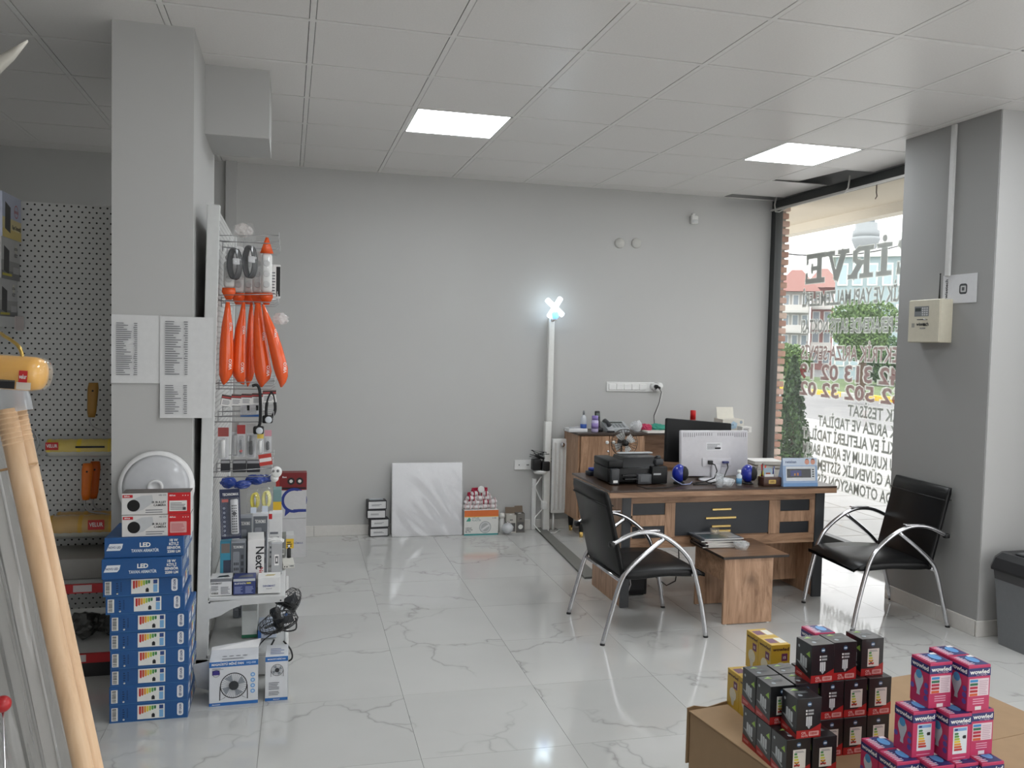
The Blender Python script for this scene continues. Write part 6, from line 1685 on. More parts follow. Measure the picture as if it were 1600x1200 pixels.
shelf_box('remote_box', 395, 419, 803, 4.43, .05, SHZ, C(206, 208, 212, .45), 'paler grey remote control box higher up behind, right of the pair', p_tech)
shelf_box('gadget_box', 424, 441, 850, 4.44, .12, SHZ, C(168, 170, 172, .5), 'grey box with a white square emblem at the outer edge of the shelf', p_icon)
shelf_box('gadget_box', 420, 441, 803, 4.62, .10, SHZ, C(214, 214, 214, .5), 'white box with a red corner towards the far end of the shelf', p_white)
shelf_box('gadget_box', 441, 459, 882, 4.55, .14, SHZ, C(206, 204, 196, .5), 'white barcoded box overhanging the edge of the shelf', p_bar, .05)
shelf_box('gadget_box', 424, 447, 838, 4.80, .10, SHZ, C(120, 122, 118, .5), 'dark grey box at the far end of the shelf', p_white)
shelf_box('gadget_box', 447, 459, 836, 4.85, .10, SHZ + .0, C(196, 196, 196, .5), 'box with a yellow label at the far end of the shelf', p_yel)
shelf_box('gadget_box', 427, 440, 765, 4.95, .10, SHZ, C(120, 150, 150, .5), 'tall blue-green box at the far end of the shelf', p_yel)
m = MB(); p = at(455, 868, 4.7); m.tube([(p.x - .012, 4.69, SHZ + .085), (p.x - .012, 4.69, SHZ + .15)], .011, BLACK, 12); m.tube([(p.x - .012, 4.69, SHZ + .15), (p.x - .012, 4.69, SHZ + .17)], .006, CHROME, 10)
# torch rests on the barcoded box
o_ = m.build('torch'); tag(o_, 'small black torch standing among the boxes at the shelf edge', 'torch')
zs = at(450, 883, 4.6).z
o_.location.z = zs - (SHZ + .085) + .0005
crumple('white_cable', at(425, 838, 4.5).x, 4.5, .03, C(214, 214, 212, .4), 'bundle of white cable tossed on the grey emblem box', 'cable', (1.6, .8, .6), 9, at(432, 850, 4.5).z)
# under the shelf, on the base shelf (z = .118)
BZ = .1185
shelf_box('white_carton', 378, 402, 955, 4.30, .20, BZ, C(214, 218, 216, .5), 'plain white carton on the base shelf', lambda pr, F, w, d, h: pr.rect(F['front'], 0, 0, w, h * .12, C(40, 110, 80, .5)))
shelf_box('blue_white_carton', 403, 432, 985, 4.28, .2, BZ, C(190, 200, 216, .5), 'low pale blue carton on the base shelf', lambda pr, F, w, d, h: (pr.rect(F['front'], 0, 0, w * .18, h, C(60, 110, 180, .5)), pr.lines(F['front'], w * .3, h * .3, w * .9, h * .6, 3, GREYTXT)))
shelf_box('remote_box', 364, 378, 946, 4.62, .05, BZ, C(150, 154, 160, .45), 'grey remote control box at the back of the base shelf', p_tech)
shelf_box('blue_white_carton', 434, 452, 958, 4.55, .25, BZ, C(206, 210, 216, .5), 'upright blue-edged carton at the outer edge of the base shelf', lambda pr, F, w, d, h: (pr.rect(F['right'], d * .2, 0, d, h, C(60, 110, 180, .5)), pr.rect(F['front'], w * .6, 0, w, h * .9, C(60, 110, 180, .5))))
# two black wire fans hanging off the shelf end
BCG = C(22, 22, 24, .4)
fa = at(436, 975, 4.0)
F1 = empty('black_fan', (fa.x, 4.00, fa.z))
fan_parts(F1, 0, .088, BCG, C(60, 62, 66, .3), tilt=math.radians(52), yaw=math.radians(28))
m = MB(); m.tube(smooth_path([(-.02, .0, -.07), (-.045, -.02, -.12), (-.04, -.02, -.165), (.05, -.02, -.165), (.055, -.02, -.12), (.02, 0, -.08)]), .004, BCG, 8); m.build('wire_stand', F1)
m = MB(); m.tube(smooth_path([(-.03, .02, -.05), (-.09, .0, -.1), (-.12, -.05, -.22), (-.11, -.08, -.34), (-.08, -.08, -.40)]), .003, BCG, 6); m.build('cord', F1)
tag(F1, 'black wire desk fan tilted on top of the small fan carton', 'fan', 'black wire fans')
fb_ = at(449, 950, 4.22)
F2 = empty('black_fan', (fb_.x + .01, 4.26, fb_.z))
fan_parts(F2, 0, .085, BCG, C(70, 72, 76, .3), tilt=math.radians(20), yaw=math.radians(58))
m = MB(); m.tube(smooth_path([(-.02, .02, -.07), (-.03, .0, -.12), (.03, .0, -.12), (.03, .02, -.07)]), .004, BCG, 8); m.build('wire_stand', F2)
tag(F2, 'black wire desk fan turned edge-on at the end of the shelf', 'fan', 'black wire fans')
# fan cartons on the floor
FB = C(44, 106, 176, .45); CW = C(214, 216, 220, .45)
def fan_picture(pr, f, cx, cy, R):
    pr.ring(f, cx, cy, R * .93, R, INK, 2, 32)
    for k in range(36):
        a = k * math.pi / 18; c, s = math.cos(a), math.sin(a); n = (-s * R * .01, c * R * .01)
        pr.poly(f, [(cx + R * .35 * c - n[0], cy + R * .35 * s - n[1]), (cx + R * .93 * c - n[0], cy + R * .93 * s - n[1]), (cx + R * .93 * c + n[0], cy + R * .93 * s + n[1]), (cx + R * .35 * c + n[0], cy + R * .35 * s + n[1])], C(80, 82, 86, .5), 3)
    for k in range(4):
        a = k * math.pi / 2 + .6; pr.poly(f, [(cx + R * .2 * math.cos(a - .3), cy + R * .2 * math.sin(a - .3)), (cx + R * .85 * math.cos(a - .4), cy + R * .85 * math.sin(a - .4)), (cx + R * .9 * math.cos(a + .3), cy + R * .9 * math.sin(a + .3))], C(150, 156, 164, .5), 1.5)
    pr.disc(f, cx, cy, R * .36, C(50, 52, 56, .5), 4, 24)
    for s in (-1, 1): pr.poly(f, [(cx + s * R * .95, cy), (cx + s * R * 1.02, cy), (cx + s * R * 1.05, cy - R * 1.12), (cx + s * R * .6, cy - R * .85), (cx + s * R * .62, cy - R * .9), (cx + s * R * .98, cy - R * 1.06)], INK, 2)
e = empty('fan_carton', (-.214, 3.80 + .075, 0), .02); w_, d_, h_ = .20, .15, .192
m = MB(); m.box((-w_ / 2, -d_ / 2, 0), (w_ / 2, d_ / 2, h_), CW, .0015, 1); m.build('carton', e)
pr = Print(); F = faces(w_, d_, h_); f = F['front']
pr.rect(f, 0, h_ - .024, w_, h_, FB); pr.text(f, 'MASAÜSTÜ MİNİ FAN', .01, h_ - .016, .0095, WHITE, 'l', .03, 2, .13); pr.text(f, 'HQ-008', w_ - .01, h_ - .015, .008, C(190, 210, 235, .5), 'r')
pr.rect(f, 0, 0, w_, .014, FB); pr.text(f, 'densmart', .012, .004, .006, WHITE); fan_picture(pr, f, .10, .085, .056)
pr.rect(f, .012, .135, .042, .155, C(60, 50, 130, .5)); pr.ring(f, .028, .142, .014, .0155, INK, 3); pr.lines(f, .012, .158, .06, .166, 2, GREYTXT)
for k in range(4): pr.disc(f, .178, .055 + k * .024, .0095, C(110, 160, 214, .5), 1, 18); pr.disc(f, .178, .055 + k * .024, .005, C(190, 214, 236, .5), 2, 12)
t = F['top']; pr.lines(t, .05, .02, .16, .04, 2, GREYTXT)
for k in range(4): pr.disc(t, .06 + k * .028, .06, .011, C(120, 124, 130, .5), 1, 16, .006)
pr.build('print', e)
m = MB(); m.add([(-w_ / 2, d_ / 2, h_), (w_ / 2, d_ / 2, h_), (w_ / 2 + .01, d_ / 2 + .03, h_ + .03), (-w_ / 2, d_ / 2 + .03, h_ + .004), (-w_ / 2, d_ / 2 + .001, h_ - .001), (w_ / 2, d_ / 2 + .001, h_ - .001), (w_ / 2 + .01, d_ / 2 + .031, h_ + .029), (-w_ / 2, d_ / 2 + .031, h_ + .003)], [(0, 1, 2, 3), (7, 6, 5, 4), (0, 3, 7, 4), (1, 5, 6, 2), (2, 6, 7, 3)], C(222, 222, 222, .5)); m.build('open_flap', e)
m = MB(); m.add([(-w_ / 2 - .001, -d_ / 2 + .02, h_), (-w_ / 2 - .07, -d_ / 2 + .04, h_ - .02), (-w_ / 2 - .06, d_ / 2, .03), (-w_ / 2 - .001, d_ / 2, .01), (-w_ / 2 - .001, -d_ / 2 + .022, h_), (-w_ / 2 - .07, -d_ / 2 + .042, h_ - .02), (-w_ / 2 - .06, d_ / 2 + .002, .03), (-w_ / 2 - .001, d_ / 2 + .002, .01)], [(0, 1, 2, 3), (7, 6, 5, 4), (0, 4, 5, 1), (1, 5, 6, 2)], C(214, 216, 218, .5)); m.build('side_flap', e)
tag(e, 'white and blue desk-fan carton picturing a fan, on the floor before the stand', 'box')
e = empty('fan_carton', (-.035, 3.81 + .075, 0), -.01); w_, d_, h_ = .095, .15, .195
m = MB(); m.box((-w_ / 2, -d_ / 2, 0), (w_ / 2, d_ / 2, h_), CW, .0015, 1); m.build('carton', e)
pr = Print(); F = faces(w_, d_, h_); f = F['front']; pr.rect(f, 0, h_ - .022, w_, h_, FB); pr.text(f, 'MASAÜSTÜ MİNİ FAN', w_ / 2, h_ - .014, .006, WHITE, 'c', .03, 2, .075); pr.rect(f, 0, 0, w_, .013, FB); fan_picture(pr, f, .05, .135, .026); pr.lines(f, .015, .05, .06, .085, 5, GREYTXT); pr.lines(f, .015, .025, .07, .045, 3, GREYTXT); pr.text(f, 'densmart', w_ / 2, .004, .005, WHITE, 'c')
pr.rect(F['right'], .0, 0, .15, h_, C(198, 202, 208, .5)); pr.lines(F['top'], .02, .03, .08, .11, 4, C(110, 120, 160, .5)); pr.build('print', e)
tag(e, 'narrow white and blue fan carton under the tilted black fan', 'box')

# ------------------------------------------------------------------ paint-tool aisle behind the pillar
YP = 4.85
PERF_X = perforated('perforated_panel_grey', 205, 'X')
AU = empty('pegboard_unit', (-1.62, YP, 0)); AW = .872
zs_ = [PY(100, v, YP).z for v in (318, 437, 555, 670, 787)] + [.55, .14]
for a, b in zip(zs_[:-1], zs_[1:]):
    m = MB(); m.box((0, 0, b + .0015), (AW, .012, a - .0015), PERF_X); m.build('back_panel', AU)
for x in (0, AW - .03):
    m = MB(); m.box((x, .013, .03), (x + .03, .05, zs_[0]), GW); m.build('post', AU)
for z, yf, nm in ((.40, -.50, 'shelf'), (.11, -.62, 'base_shelf')):
    m = MB(); m.box((.36, yf, z - .02), (AW, 0, z), GW, .002, 1); m.build(nm, AU)
    m = MB(); m.box((.36, yf - .012, z - .035), (AW, yf, z + .008), C(186, 40, 46, .4)); r_ = m.build('price_strip', AU)
    m = MB(); m.box((.50, yf - .014, z - .028), (.60, yf - .012, z + .004), C(206, 196, 196, .5)); m.box((.66, yf - .014, z - .028), (.74, yf - .012, z + .004), C(206, 196, 196, .5)); m.build('price_ticket', r_)
m = MB(); m.box((.36, -.60, .0), (AW, -.56, .08), DARK); m.build('plinth', AU)
tag(AU, 'grey pegboard shelf unit in the aisle left of the pillar', 'shelf unit')
def roller_frame(pts_handle, wire, col, label, y):
    e = empty('paint_roller_holder', PY(*pts_handle[0], y)); o_ = e.location.copy()
    (u0, v0), (u1, v1) = pts_handle; a = PY(u0, v0, y) - o_; b = PY(u1, v1, y) - o_
    m = MB(); n = 6; rings = []
    for k in range(n + 1):
        t = k / n; c = a + (b - a) * t; r = .024 * (1 - .25 * t) * (1.0 if 0 < k < n else .8)
        rings.append([(c.x + r * 1.15 * math.cos(q), c.y + r * .7 * math.sin(q), c.z) for q in [i * math.pi / 6 for i in range(12)]])
    m.loft(rings, col); h_ = m.build('handle', e)
    m = MB(); m.lathe([(.005, 0), (.005, .001)], BLACK, 10, (a.x, a.y - .0175, a.z - .04), True, Matrix.Rotation(math.pi / 2, 3, 'X')); m.build('hang_hole', h_)
    m = MB(); m.tube(smooth_path([PY(u, v, y) - o_ for u, v in wire], 4), .004, WIRE, 8); m.build('wire', e)
    return tag(e, label, 'paint roller', 'paint roller frames on the pegboard')
roller_frame(((146, 598), (143, 652)), ((141, 650), (141, 662), (152, 670), (172, 678), (185, 690), (180, 702)), C(166, 122, 52, .35), 'paint roller frame with an ochre handle hanging on the pegboard', 4.74)
roller_frame(((137, 724), (134, 781)), ((133, 779), (133, 792), (142, 800), (165, 803), (190, 812), (188, 826)), C(226, 116, 32, .35), 'nearer paint roller frame with an orange handle on the pegboard', 4.70)
roller_frame(((149, 721), (146, 779)), ((145, 777), (146, 789), (155, 796), (175, 799), (194, 806), (190, 820)), C(210, 98, 26, .35), 'farther paint roller frame with an orange handle on the pegboard', 4.77)
roller_frame(((30, 600), (29, 640)), ((29, 640), (32, 668), (52, 674), (60, 690), (56, 706)), C(206, 96, 40, .35), 'paint roller frame with an orange handle partly hidden by the wooden poles', 4.70)
def roller_pack(u0, u1, v0, v1, y, sleeve, label, rl, words):
    a = PY(u0, (v0 + v1) / 2, y); b = PY(u1, (v0 + v1) / 2, y); r = (PY(u0, v0, y).z - PY(u0, v1, y).z) / 2; L = b.x - a.x; e = empty('roller_pack', a)
    Ry = Matrix.Rotation(math.pi / 2, 3, 'Y')
    m = MB(); m.lathe([(r * .5, .0), (r * .86, .006), (r * .9, .02), (r * .9, L - .02), (r * .86, L - .006), (r * .5, L)], C(222, 220, 206, .8, bump=.6), 20, (0, 0, 0), True, Ry); m.build('roller_cover', e)
    m = MB(); N = 14; vs = []; fs = []; K = 20
    for i in range(K + 1):
        x = L * i / K; rr = r * (1.0 + .05 * math.sin(i * 2.1))
        for k in range(N + 1):
            t = math.radians(-20 + 170 * k / N); vs.append((x, -rr * math.cos(t), rr * math.sin(t)))
    for i in range(K):
        for k in range(N): q = i * (N + 1) + k; fs.append((q, q + 1, q + N + 2, q + N + 1))
    m.add(vs, fs, sleeve, True); m.build('sleeve', e)
    m = MB(); m.lathe([(r * .3, -.012), (r * 1.02, .0), (r * 1.07, L * .3), (r * 1.0, L * .5), (r * 1.07, L * .7), (r * 1.02, L), (r * .3, L + .012)], film(232, 234, 232, .12, .08), 18, (0, 0, 0), True, Ry); m.build('clear_wrap', e)
    pr = Print(); fr = Frame((L * rl, -r * 1.075, -r * .1), (1, 0, 0), (0, 0, 1)); pr.rect(fr, 0, 0, r * 1.3, r * .85, C(196, 44, 44, .4)); pr.text(fr, words, r * .65, r * .28, r * .35, WHITE, 'c', .02, 2, r * 1.1)
    pr.rect(fr, r * 3, r * .2, r * 6.0, r * .42, INK); pr.build('print', e)
    return tag(e, label, 'roller', 'packed roller covers')
YEL = C(226, 196, 52, .3, coat=.3)
roller_pack(75, 178, 686, 714, 4.71, YEL, 'yellow wrapped paint roller cover hanging in the middle of the pegboard', .0, 'VELUR')
roller_pack(78, 180, 806, 842, 4.66, C(206, 160, 60, .35), 'dull yellow wrapped paint roller cover low on the pegboard', .62, 'VELUR')
roller_pack(90, 182, 800, 826, 4.76, C(196, 150, 56, .35), 'dull yellow wrapped paint roller cover behind the lowest one', .62, 'VELUR')
crumple('bagged_roller', PY(52, 700, 4.72).x, 4.72, .05, film(206, 208, 206, .3, .12), 'clear bagged roller sleeve beside the wooden poles', 'bag', (.8, .7, 1.4), 12, PY(52, 730, 4.72).z)
for k, (u, lab) in enumerate(((105, 'dark bag of fittings on the low red-edged shelf, left one'), (152, 'dark bag of fittings on the low red-edged shelf, right one'))):
    p = PZ(u, 1040, .11); crumple('fittings_bag', p.x, 4.45 + .03 * k, .07, C(64, 64, 62, .3, var=.6, scale=30), lab, 'bag', (1, .9, .8), 14 + k, .111)
m = MB(); m.box((0, 0, 0), (.40, .3, .10), C(150, 148, 144, .5), .006, 2); tag(m.build('grey_carton', None, (-1.2, 4.45, .401)), 'pale grey carton on the red-edged shelf under the pegboard', 'box')

# wall-mounted shelf at the far left with three speaker cartons
LS = empty('side_shelf', (-1.62, 4.86, 0))
m = MB(); m.box((-.02, -1.2, .1), (-.0, -.03, 2.2), GW); m.build('back_panel', LS)
m = MB(); m.box((0, -1.2, 1.625), (.33, -.05, 1.643), GW, .002, 1); m.build('shelf', LS)
m = MB(); m.box((.33, -1.2, 1.60), (.336, -.05, 1.65), GW); pq = m.build('price_rail', LS)
m = MB(); m.box((.337, -.22, 1.585), (.339, -.08, 1.655), C(222, 210, 208, .5)); m.build('price_ticket', LS)
m = MB(); m.box((-.02, -1.2, 0), (.33, -.05, .1), GW); m.build('base', LS)
tag(LS, 'white shelf at the far left edge carrying the doorbell cartons', 'shelf unit')
def bell_carton(z0, z1, y0, y1, label, top, word):
    w_, d_, h_ = .12, y1 - y0, z1 - z0; o = carton('doorbell_carton', w_, d_, h_, C(*top, .45)); F = faces(w_, d_, h_); f = F['right']; pr = Print()
    pr.rect(f, 0, 0, d_, h_ * .45, C(240, 226, 170, .45) if word else C(168, 168, 166, .45)); pr.rect(f, 0, 0, d_, h_ * .2, C(236, 214, 130, .45) if word else C(130, 130, 130, .45), 1.5)
    pr.poly(f, [(d_ * .12, h_ * .2), (d_ * .4, h_ * .12), (d_ * .42, h_ * .7), (d_ * .14, h_ * .8)], C(44, 42, 44, .4), 2)
    if word:
        pr.ring(f, d_ * .72, h_ * .66, h_ * .13, h_ * .15, C(206, 90, 110, .5), 2); pr.text(f, 'Kapı Otomatiği', d_ * .5, h_ * .24, h_ * .09, C(60, 50, 30, .5), 'l', .03, 3, d_ * .47); pr.text(f, 'SENSOR', d_ * .72, h_ * .62, h_ * .06, C(190, 60, 90, .5), 'c', .02, 3)
    else:
        pr.disc(f, d_ * .78, h_ * .78, h_ * .12, C(214, 212, 200, .4), 2, 6); pr.text(f, 'ULTRA', d_ * .78, h_ * .75, h_ * .06, INK, 'c', .03, 3); pr.text(f, 'KİLİT', d_ * .78, h_ * .58, h_ * .07, INK, 'c', .03, 3); pr.rect(f, d_ * .05, h_ * .08, d_ * .55, h_ * .14, C(206, 196, 80, .5), 3); pr.rect(f, d_ * .62, h_ * .16, d_ * .95, h_ * .32, C(196, 196, 196, .5), 3)
    pr.build('print', o); o.location = (-1.36, (y0 + y1) / 2, z0); return tag(o, label, 'box', 'cartons on the far left shelf')
bell_carton(1.6435, 1.828, 4.47, 4.745, 'grey carton at the bottom of the stack on the far left shelf', (196, 196, 196), False)
bell_carton(1.8285, 2.024, 4.50, 4.785, 'grey carton in the middle of the stack on the far left shelf', (204, 204, 202), False)
bell_carton(2.0245, 2.235, 4.52, 4.812, 'yellow and blue carton on top of the stack on the far left shelf', (206, 212, 232), True)

# ------------------------------------------------------------------ left foreground: poles, roller, wrapped profiles
PW = wood('pale_beech', (196, 160, 124), (212, 178, 142), (222, 192, 158), (8, 8, .8), .5, False)
def leaning(u0, v0, u1, v1, D, ext_top=0.0):
    a = PD(u0, v0, D); b = PD(u1, v1, D); d = (b - a)
    return a - d.normalized() * ext_top, a + d * ((a.z - .01) / (a.z - b.z))
for k, (u0, v0, u1, v1, D, lab) in enumerate(((9, 640, 124.5, 1173, 1.27, 'front wooden pole leaning at the left edge'), (25, 637, 140, 1173, 1.30, 'rear wooden pole leaning at the left edge'))):
    a, b = leaning(u0, v0, u1, v1, D); e = empty('wooden_pole', b); m = MB()
    m.tube([a - b, Vector((0, 0, 0))], .0138, PW, 16); m.build('shaft', e)
    d = (b - a).normalized()
    for j in range(7):
        q = a - b + d * (.006 + j * .0075); m = MB(); m.tube([q - d * .0016, q, q + d * .0016], [.0138, .0147, .0138], PW, 16); m.build('thread_ridge', e)
    tag(e, lab, 'pole', 'wooden poles at the left edge')
a, b = leaning(17, 705, 132, 1236, 1.285)
d_ = (b - a).normalized(); sx = d_.cross(Vector((0, 1, 0))).normalized(); sy = d_.cross(sx)
for k, (t, lab) in enumerate(((.025, 'upper rubber band round the two wooden poles'), (.52, 'lower rubber band round the two wooden poles'))):
    m = MB(); c = a + d_ * t; m.tube([c + sx * .031 * math.cos(q) + sy * .02 * math.sin(q) for q in [i * math.pi / 10 for i in range(20)]], .0014, C(176, 140, 100, .6), 6, closed=True); tag(m.build('rubber_band'), lab, 'band')
m = MB(); a2, b2 = leaning(16, 640, 131, 1173, 1.285); N = 16
ring = lambda c, r1, r2: [tuple(c + sx * r1 * math.cos(q) + sy * r2 * math.sin(q)) for q in [i * 2 * math.pi / N for i in range(N)]]
m.loft([ring(a2 - d_ * .03, .029, .018), ring(a2 - d_ * .012, .031, .02), ring(a2 + d_ * .006, .031, .02)], film(176, 180, 184, .55, .2), False)
tag(m.build('plastic_sleeve'), 'grey plastic sleeve holding the tops of the wooden poles', 'sleeve')
# display post just out of frame that carries the roller
RK = empty('wire_rack', (-.80, 1.12, 0)); 
m = MB(); m.tube([(0, 0, .02), (0, 0, 2.1)], .014, WIRE, 12); m.build('post', RK)
m = MB(); m.lathe([(.16, 0), (.16, .012), (.02, .02)], DARK, 24); m.build('base', RK)
tag(RK, 'wire rack post at the left edge of the shop floor', 'rack')
ra = PD(-40, 578, 1.2); rb = PD(66, 585, 1.2)
e = empty('paint_roller', ra); ax = (rb - ra); L = ax.length; q_ = ax.to_track_quat('Z', 'Y').to_matrix(); r = .0235
m = MB(); m.lathe([(.012, 0), (r * .9, .004), (r, .014), (r, L - .012), (r * .9, L - .002), (.012, L)], C(226, 166, 52, .35, coat=.3), 22, (0, 0, 0), True, q_); m.build('roller_cover', e)
m = MB(); m.lathe([(r * .6, -.004), (r * 1.04, .004), (r * 1.06, L * .5), (r * 1.05, L * .9), (r * .9, L + .004), (r * .5, L + .008)], film(240, 228, 200, .12, .1), 22, (0, 0, 0), True, q_); m.build('clear_wrap', e)
pr = Print(); v_ = (CU - ax.normalized() * CU.dot(ax.normalized())).normalized(); u_ = ax.normalized(); n_ = u_.cross(v_)
fr = Frame(u_ * (L - .018) + n_ * (r * 1.08) - v_ * .012, u_, v_); pr.rect(fr, 0, 0, .012, .016, C(196, 40, 44, .4)); pr.text(fr, 'velur', .006, .005, .006, WHITE, 'c', .02, 2, .0105)
fr2 = Frame(u_ * (L - .075) + n_ * (r * .9) - v_ * .026, u_, v_); pr.rect(fr2, .024, .004, .05, .016, INK); pr.rect(fr2, .052, .004, .072, .014, C(222, 214, 200, .5)); pr.build('print', e)
m = MB(); g_ = [PD(-95, 523, 1.22), PD(-10, 520, 1.22), PD(8, 526, 1.21), PD(28, 540, 1.2), PD(35, 556, 1.2), PD(34, 566, 1.2)]
m.tube(smooth_path([p - ra for p in g_]), .0026, C(190, 160, 90, .25, .9), 8); m.build('wire', e)
tag(e, 'yellow wrapped paint roller with a brass wire at the left edge', 'paint roller')
m = MB(); pA = PD(-60, 130, .9); pB = PD(-10, 108, .9); pC = PD(22, 84, .9); pD_ = PD(43, 64, .9)
m.loft([[tuple(p + CU * h - CF * t) for h, t in ((-w2, 0), (0, -.002), (w2, 0), (0, .002))] for p, w2 in ((pA, .016), (pB, .012), (pC, .007), (pD_, .0012))], C(196, 192, 182, .5))
e = empty('plastic_scraper', pA); o = m.build('blade', e); o.location = -pA
m = MB(); m.tube([(0, 0, 0), tuple(Vector((-.80, 1.12, pA.z)) - pA)], .004, WIRE, 8); m.build('rod', e)
tag(e, 'pale tapered plastic blade poking in at the upper left edge', 'blade')
# bundle of plastic-wrapped trunking lengths leaning beside the poles
PVC = C(176, 177, 180, .35); rnd = random.Random(4)
for k in range(7):
    du = -14 * k; a, b = leaning(-8 + du, 640 - 10 * (k % 3), 104 + du * .9, 1173, 1.36 + .03 * (k % 2)); e = empty('trunking_length', b)
    m = MB(); dd = (a - b); w2 = .0085 + .002 * (k % 2); sx2 = dd.cross(Vector((0, 1, 0))).normalized(); sy2 = dd.normalized().cross(sx2)
    cr = [(-1, -1), (1, -1), (1, 1), (-1, 1)]
    m.loft([[tuple(o0 + sx2 * w2 * i + sy2 * w2 * .8 * j) for i, j in cr] for o0 in (Vector((0, 0, 0)), dd * .5, dd)], C(196 + 12 * (k % 3), 195 + 12 * (k % 3), 192 + 12 * (k % 3), .35), True, False); m.build('profile', e)
    m = MB(); m.loft([[tuple(o0 + sx2 * w2 * 1.0 * i + sy2 * w2 * .86 * j - sy2 * .0) for i, j in ((-.35, -1.1), (.35, -1.1), (.35, -.9), (-.35, -.9))] for o0 in (Vector((0, 0, 0)), dd)], C(180, 178, 176, .4), True, False); m.build('cover_strip', e)
    tag(e, '%s pale trunking length from the poles in the wrapped bundle' % ('first', 'second', 'third', 'fourth', 'fifth', 'sixth', 'seventh')[k], 'trunking', 'trunking lengths in the wrapped bundle')
m = MB(); K = 40; vs = []; fs = []
a0, b0 = leaning(2, 650, 112, 1173, 1.30); a1, b1 = leaning(-120, 640, 0, 1173, 1.32)
for i in range(K + 1):
    for j in range(13):
        s = i / K; t = j / 12; p = (a0.lerp(b0, s)).lerp(a1.lerp(b1, s), t); off = .01 * math.sin(t * 17 + math.sin(s * 9) * 2) + .008 * math.sin(t * 31 + s * 23)
        vs.append(tuple(p - Vector((CF.x, CF.y, 0)) * off))
for i in range(K):
    for j in range(12): q = i * 13 + j; fs.append((q, q + 1, q + 14, q + 13))
m.add(vs, fs, film(206, 206, 204, .3, .14), True)
tag(m.build('plastic_film'), 'creased clear plastic film wrapped round the trunking bundle', 'film')
e = empty('red_ball_rod'); c = PD(4, 1100, 1.2); m = MB(); m.ball(c, .0115, C(176, 40, 44, .35), 16, 10); m.build('ball', e)
m = MB(); bt = PD(6, 1160, 1.2); dz = (bt - c); m.tube([tuple(c), tuple(c + dz * (c.z / -dz.z))], .002, CHROME, 8); m.build('rod', e); tag(e, 'red ball on a thin metal rod at the lower left edge', 'rod')

# ------------------------------------------------------------------ right foreground: bulb cartons on a cardboard box
KR = C(156, 128, 96, .75, var=.1, scale=18, bump=.2); KRD = C(140, 114, 84, .8)
CB = empty('cardboard_box', (1.204, 2.364, 0), math.radians(7.4))
m = MB(); m.box((0, -.92, 0), (1.0, 0, .462), KR, .004, 1); m.build('carton', CB)
m = MB(); m.box((-.004, -.46, .4622), (1.0, .0, .4665), KR, .001, 1); m.build('top_flap', CB)
m = MB(); m.box((-.004, -.92, .4622), (1.0, -.462, .4665), KR, .001, 1); m.build('top_flap', CB)
m = MB(); N = 24; rn = random.Random(2); top = [.468 + .004 * math.sin(k * 1.3) + rn.uniform(0, .005) for k in range(N + 1)]
vs = []; fs = []
for k in range(N + 1):
    x = -.006 + .6 * k / N; vs += [(x, .002, .30), (x, .002, top[k]), (x, .006, top[k]), (x, .006, .30)]
for k in range(N):
    for j in range(4): fs.append((k * 4 + j, k * 4 + (j + 1) % 4, k * 4 + 4 + (j + 1) % 4, k * 4 + 4 + j))
fs += [(0, 1, 2, 3), (N * 4 + 3, N * 4 + 2, N * 4 + 1, N * 4)]
m.add(vs, fs, KRD); m.build('torn_edge', CB)
tag(CB, 'large brown cardboard box under the stacked bulb cartons', 'box')
Z0 = .467
BK = C(26, 26, 28, .3, coat=.2); BRD = C(160, 30, 30, .35)
def small_energy(pr, f, x, y, w, h):
    pr.rect(f, x, y, x + w, y + h, C(216, 212, 204, .5), 2)
    for k, c in enumerate(((60, 130, 70), (130, 170, 70), (206, 200, 70), (226, 170, 50), (200, 60, 40))):
        pr.rect(f, x + w * .1, y + h * (.72 - k * .15), x + w * (.32 + k * .06), y + h * (.82 - k * .15), C(*c, .5), 3)
    pr.lines(f, x + w * .15, y + h * .84, x + w * .9, y + h * .95, 2, GREYTXT, 3)
    pr.poly(f, [(x + w * .1, y + h * .1), (x + w * .16, y + h * .1), (x + w * .5, y + h * .36), (x + w * .44, y + h * .36)], INK, 4); pr.poly(f, [(x + w * .44, y + h * .1), (x + w * .5, y + h * .1), (x + w * .16, y + h * .36), (x + w * .1, y + h * .36)], INK, 4)
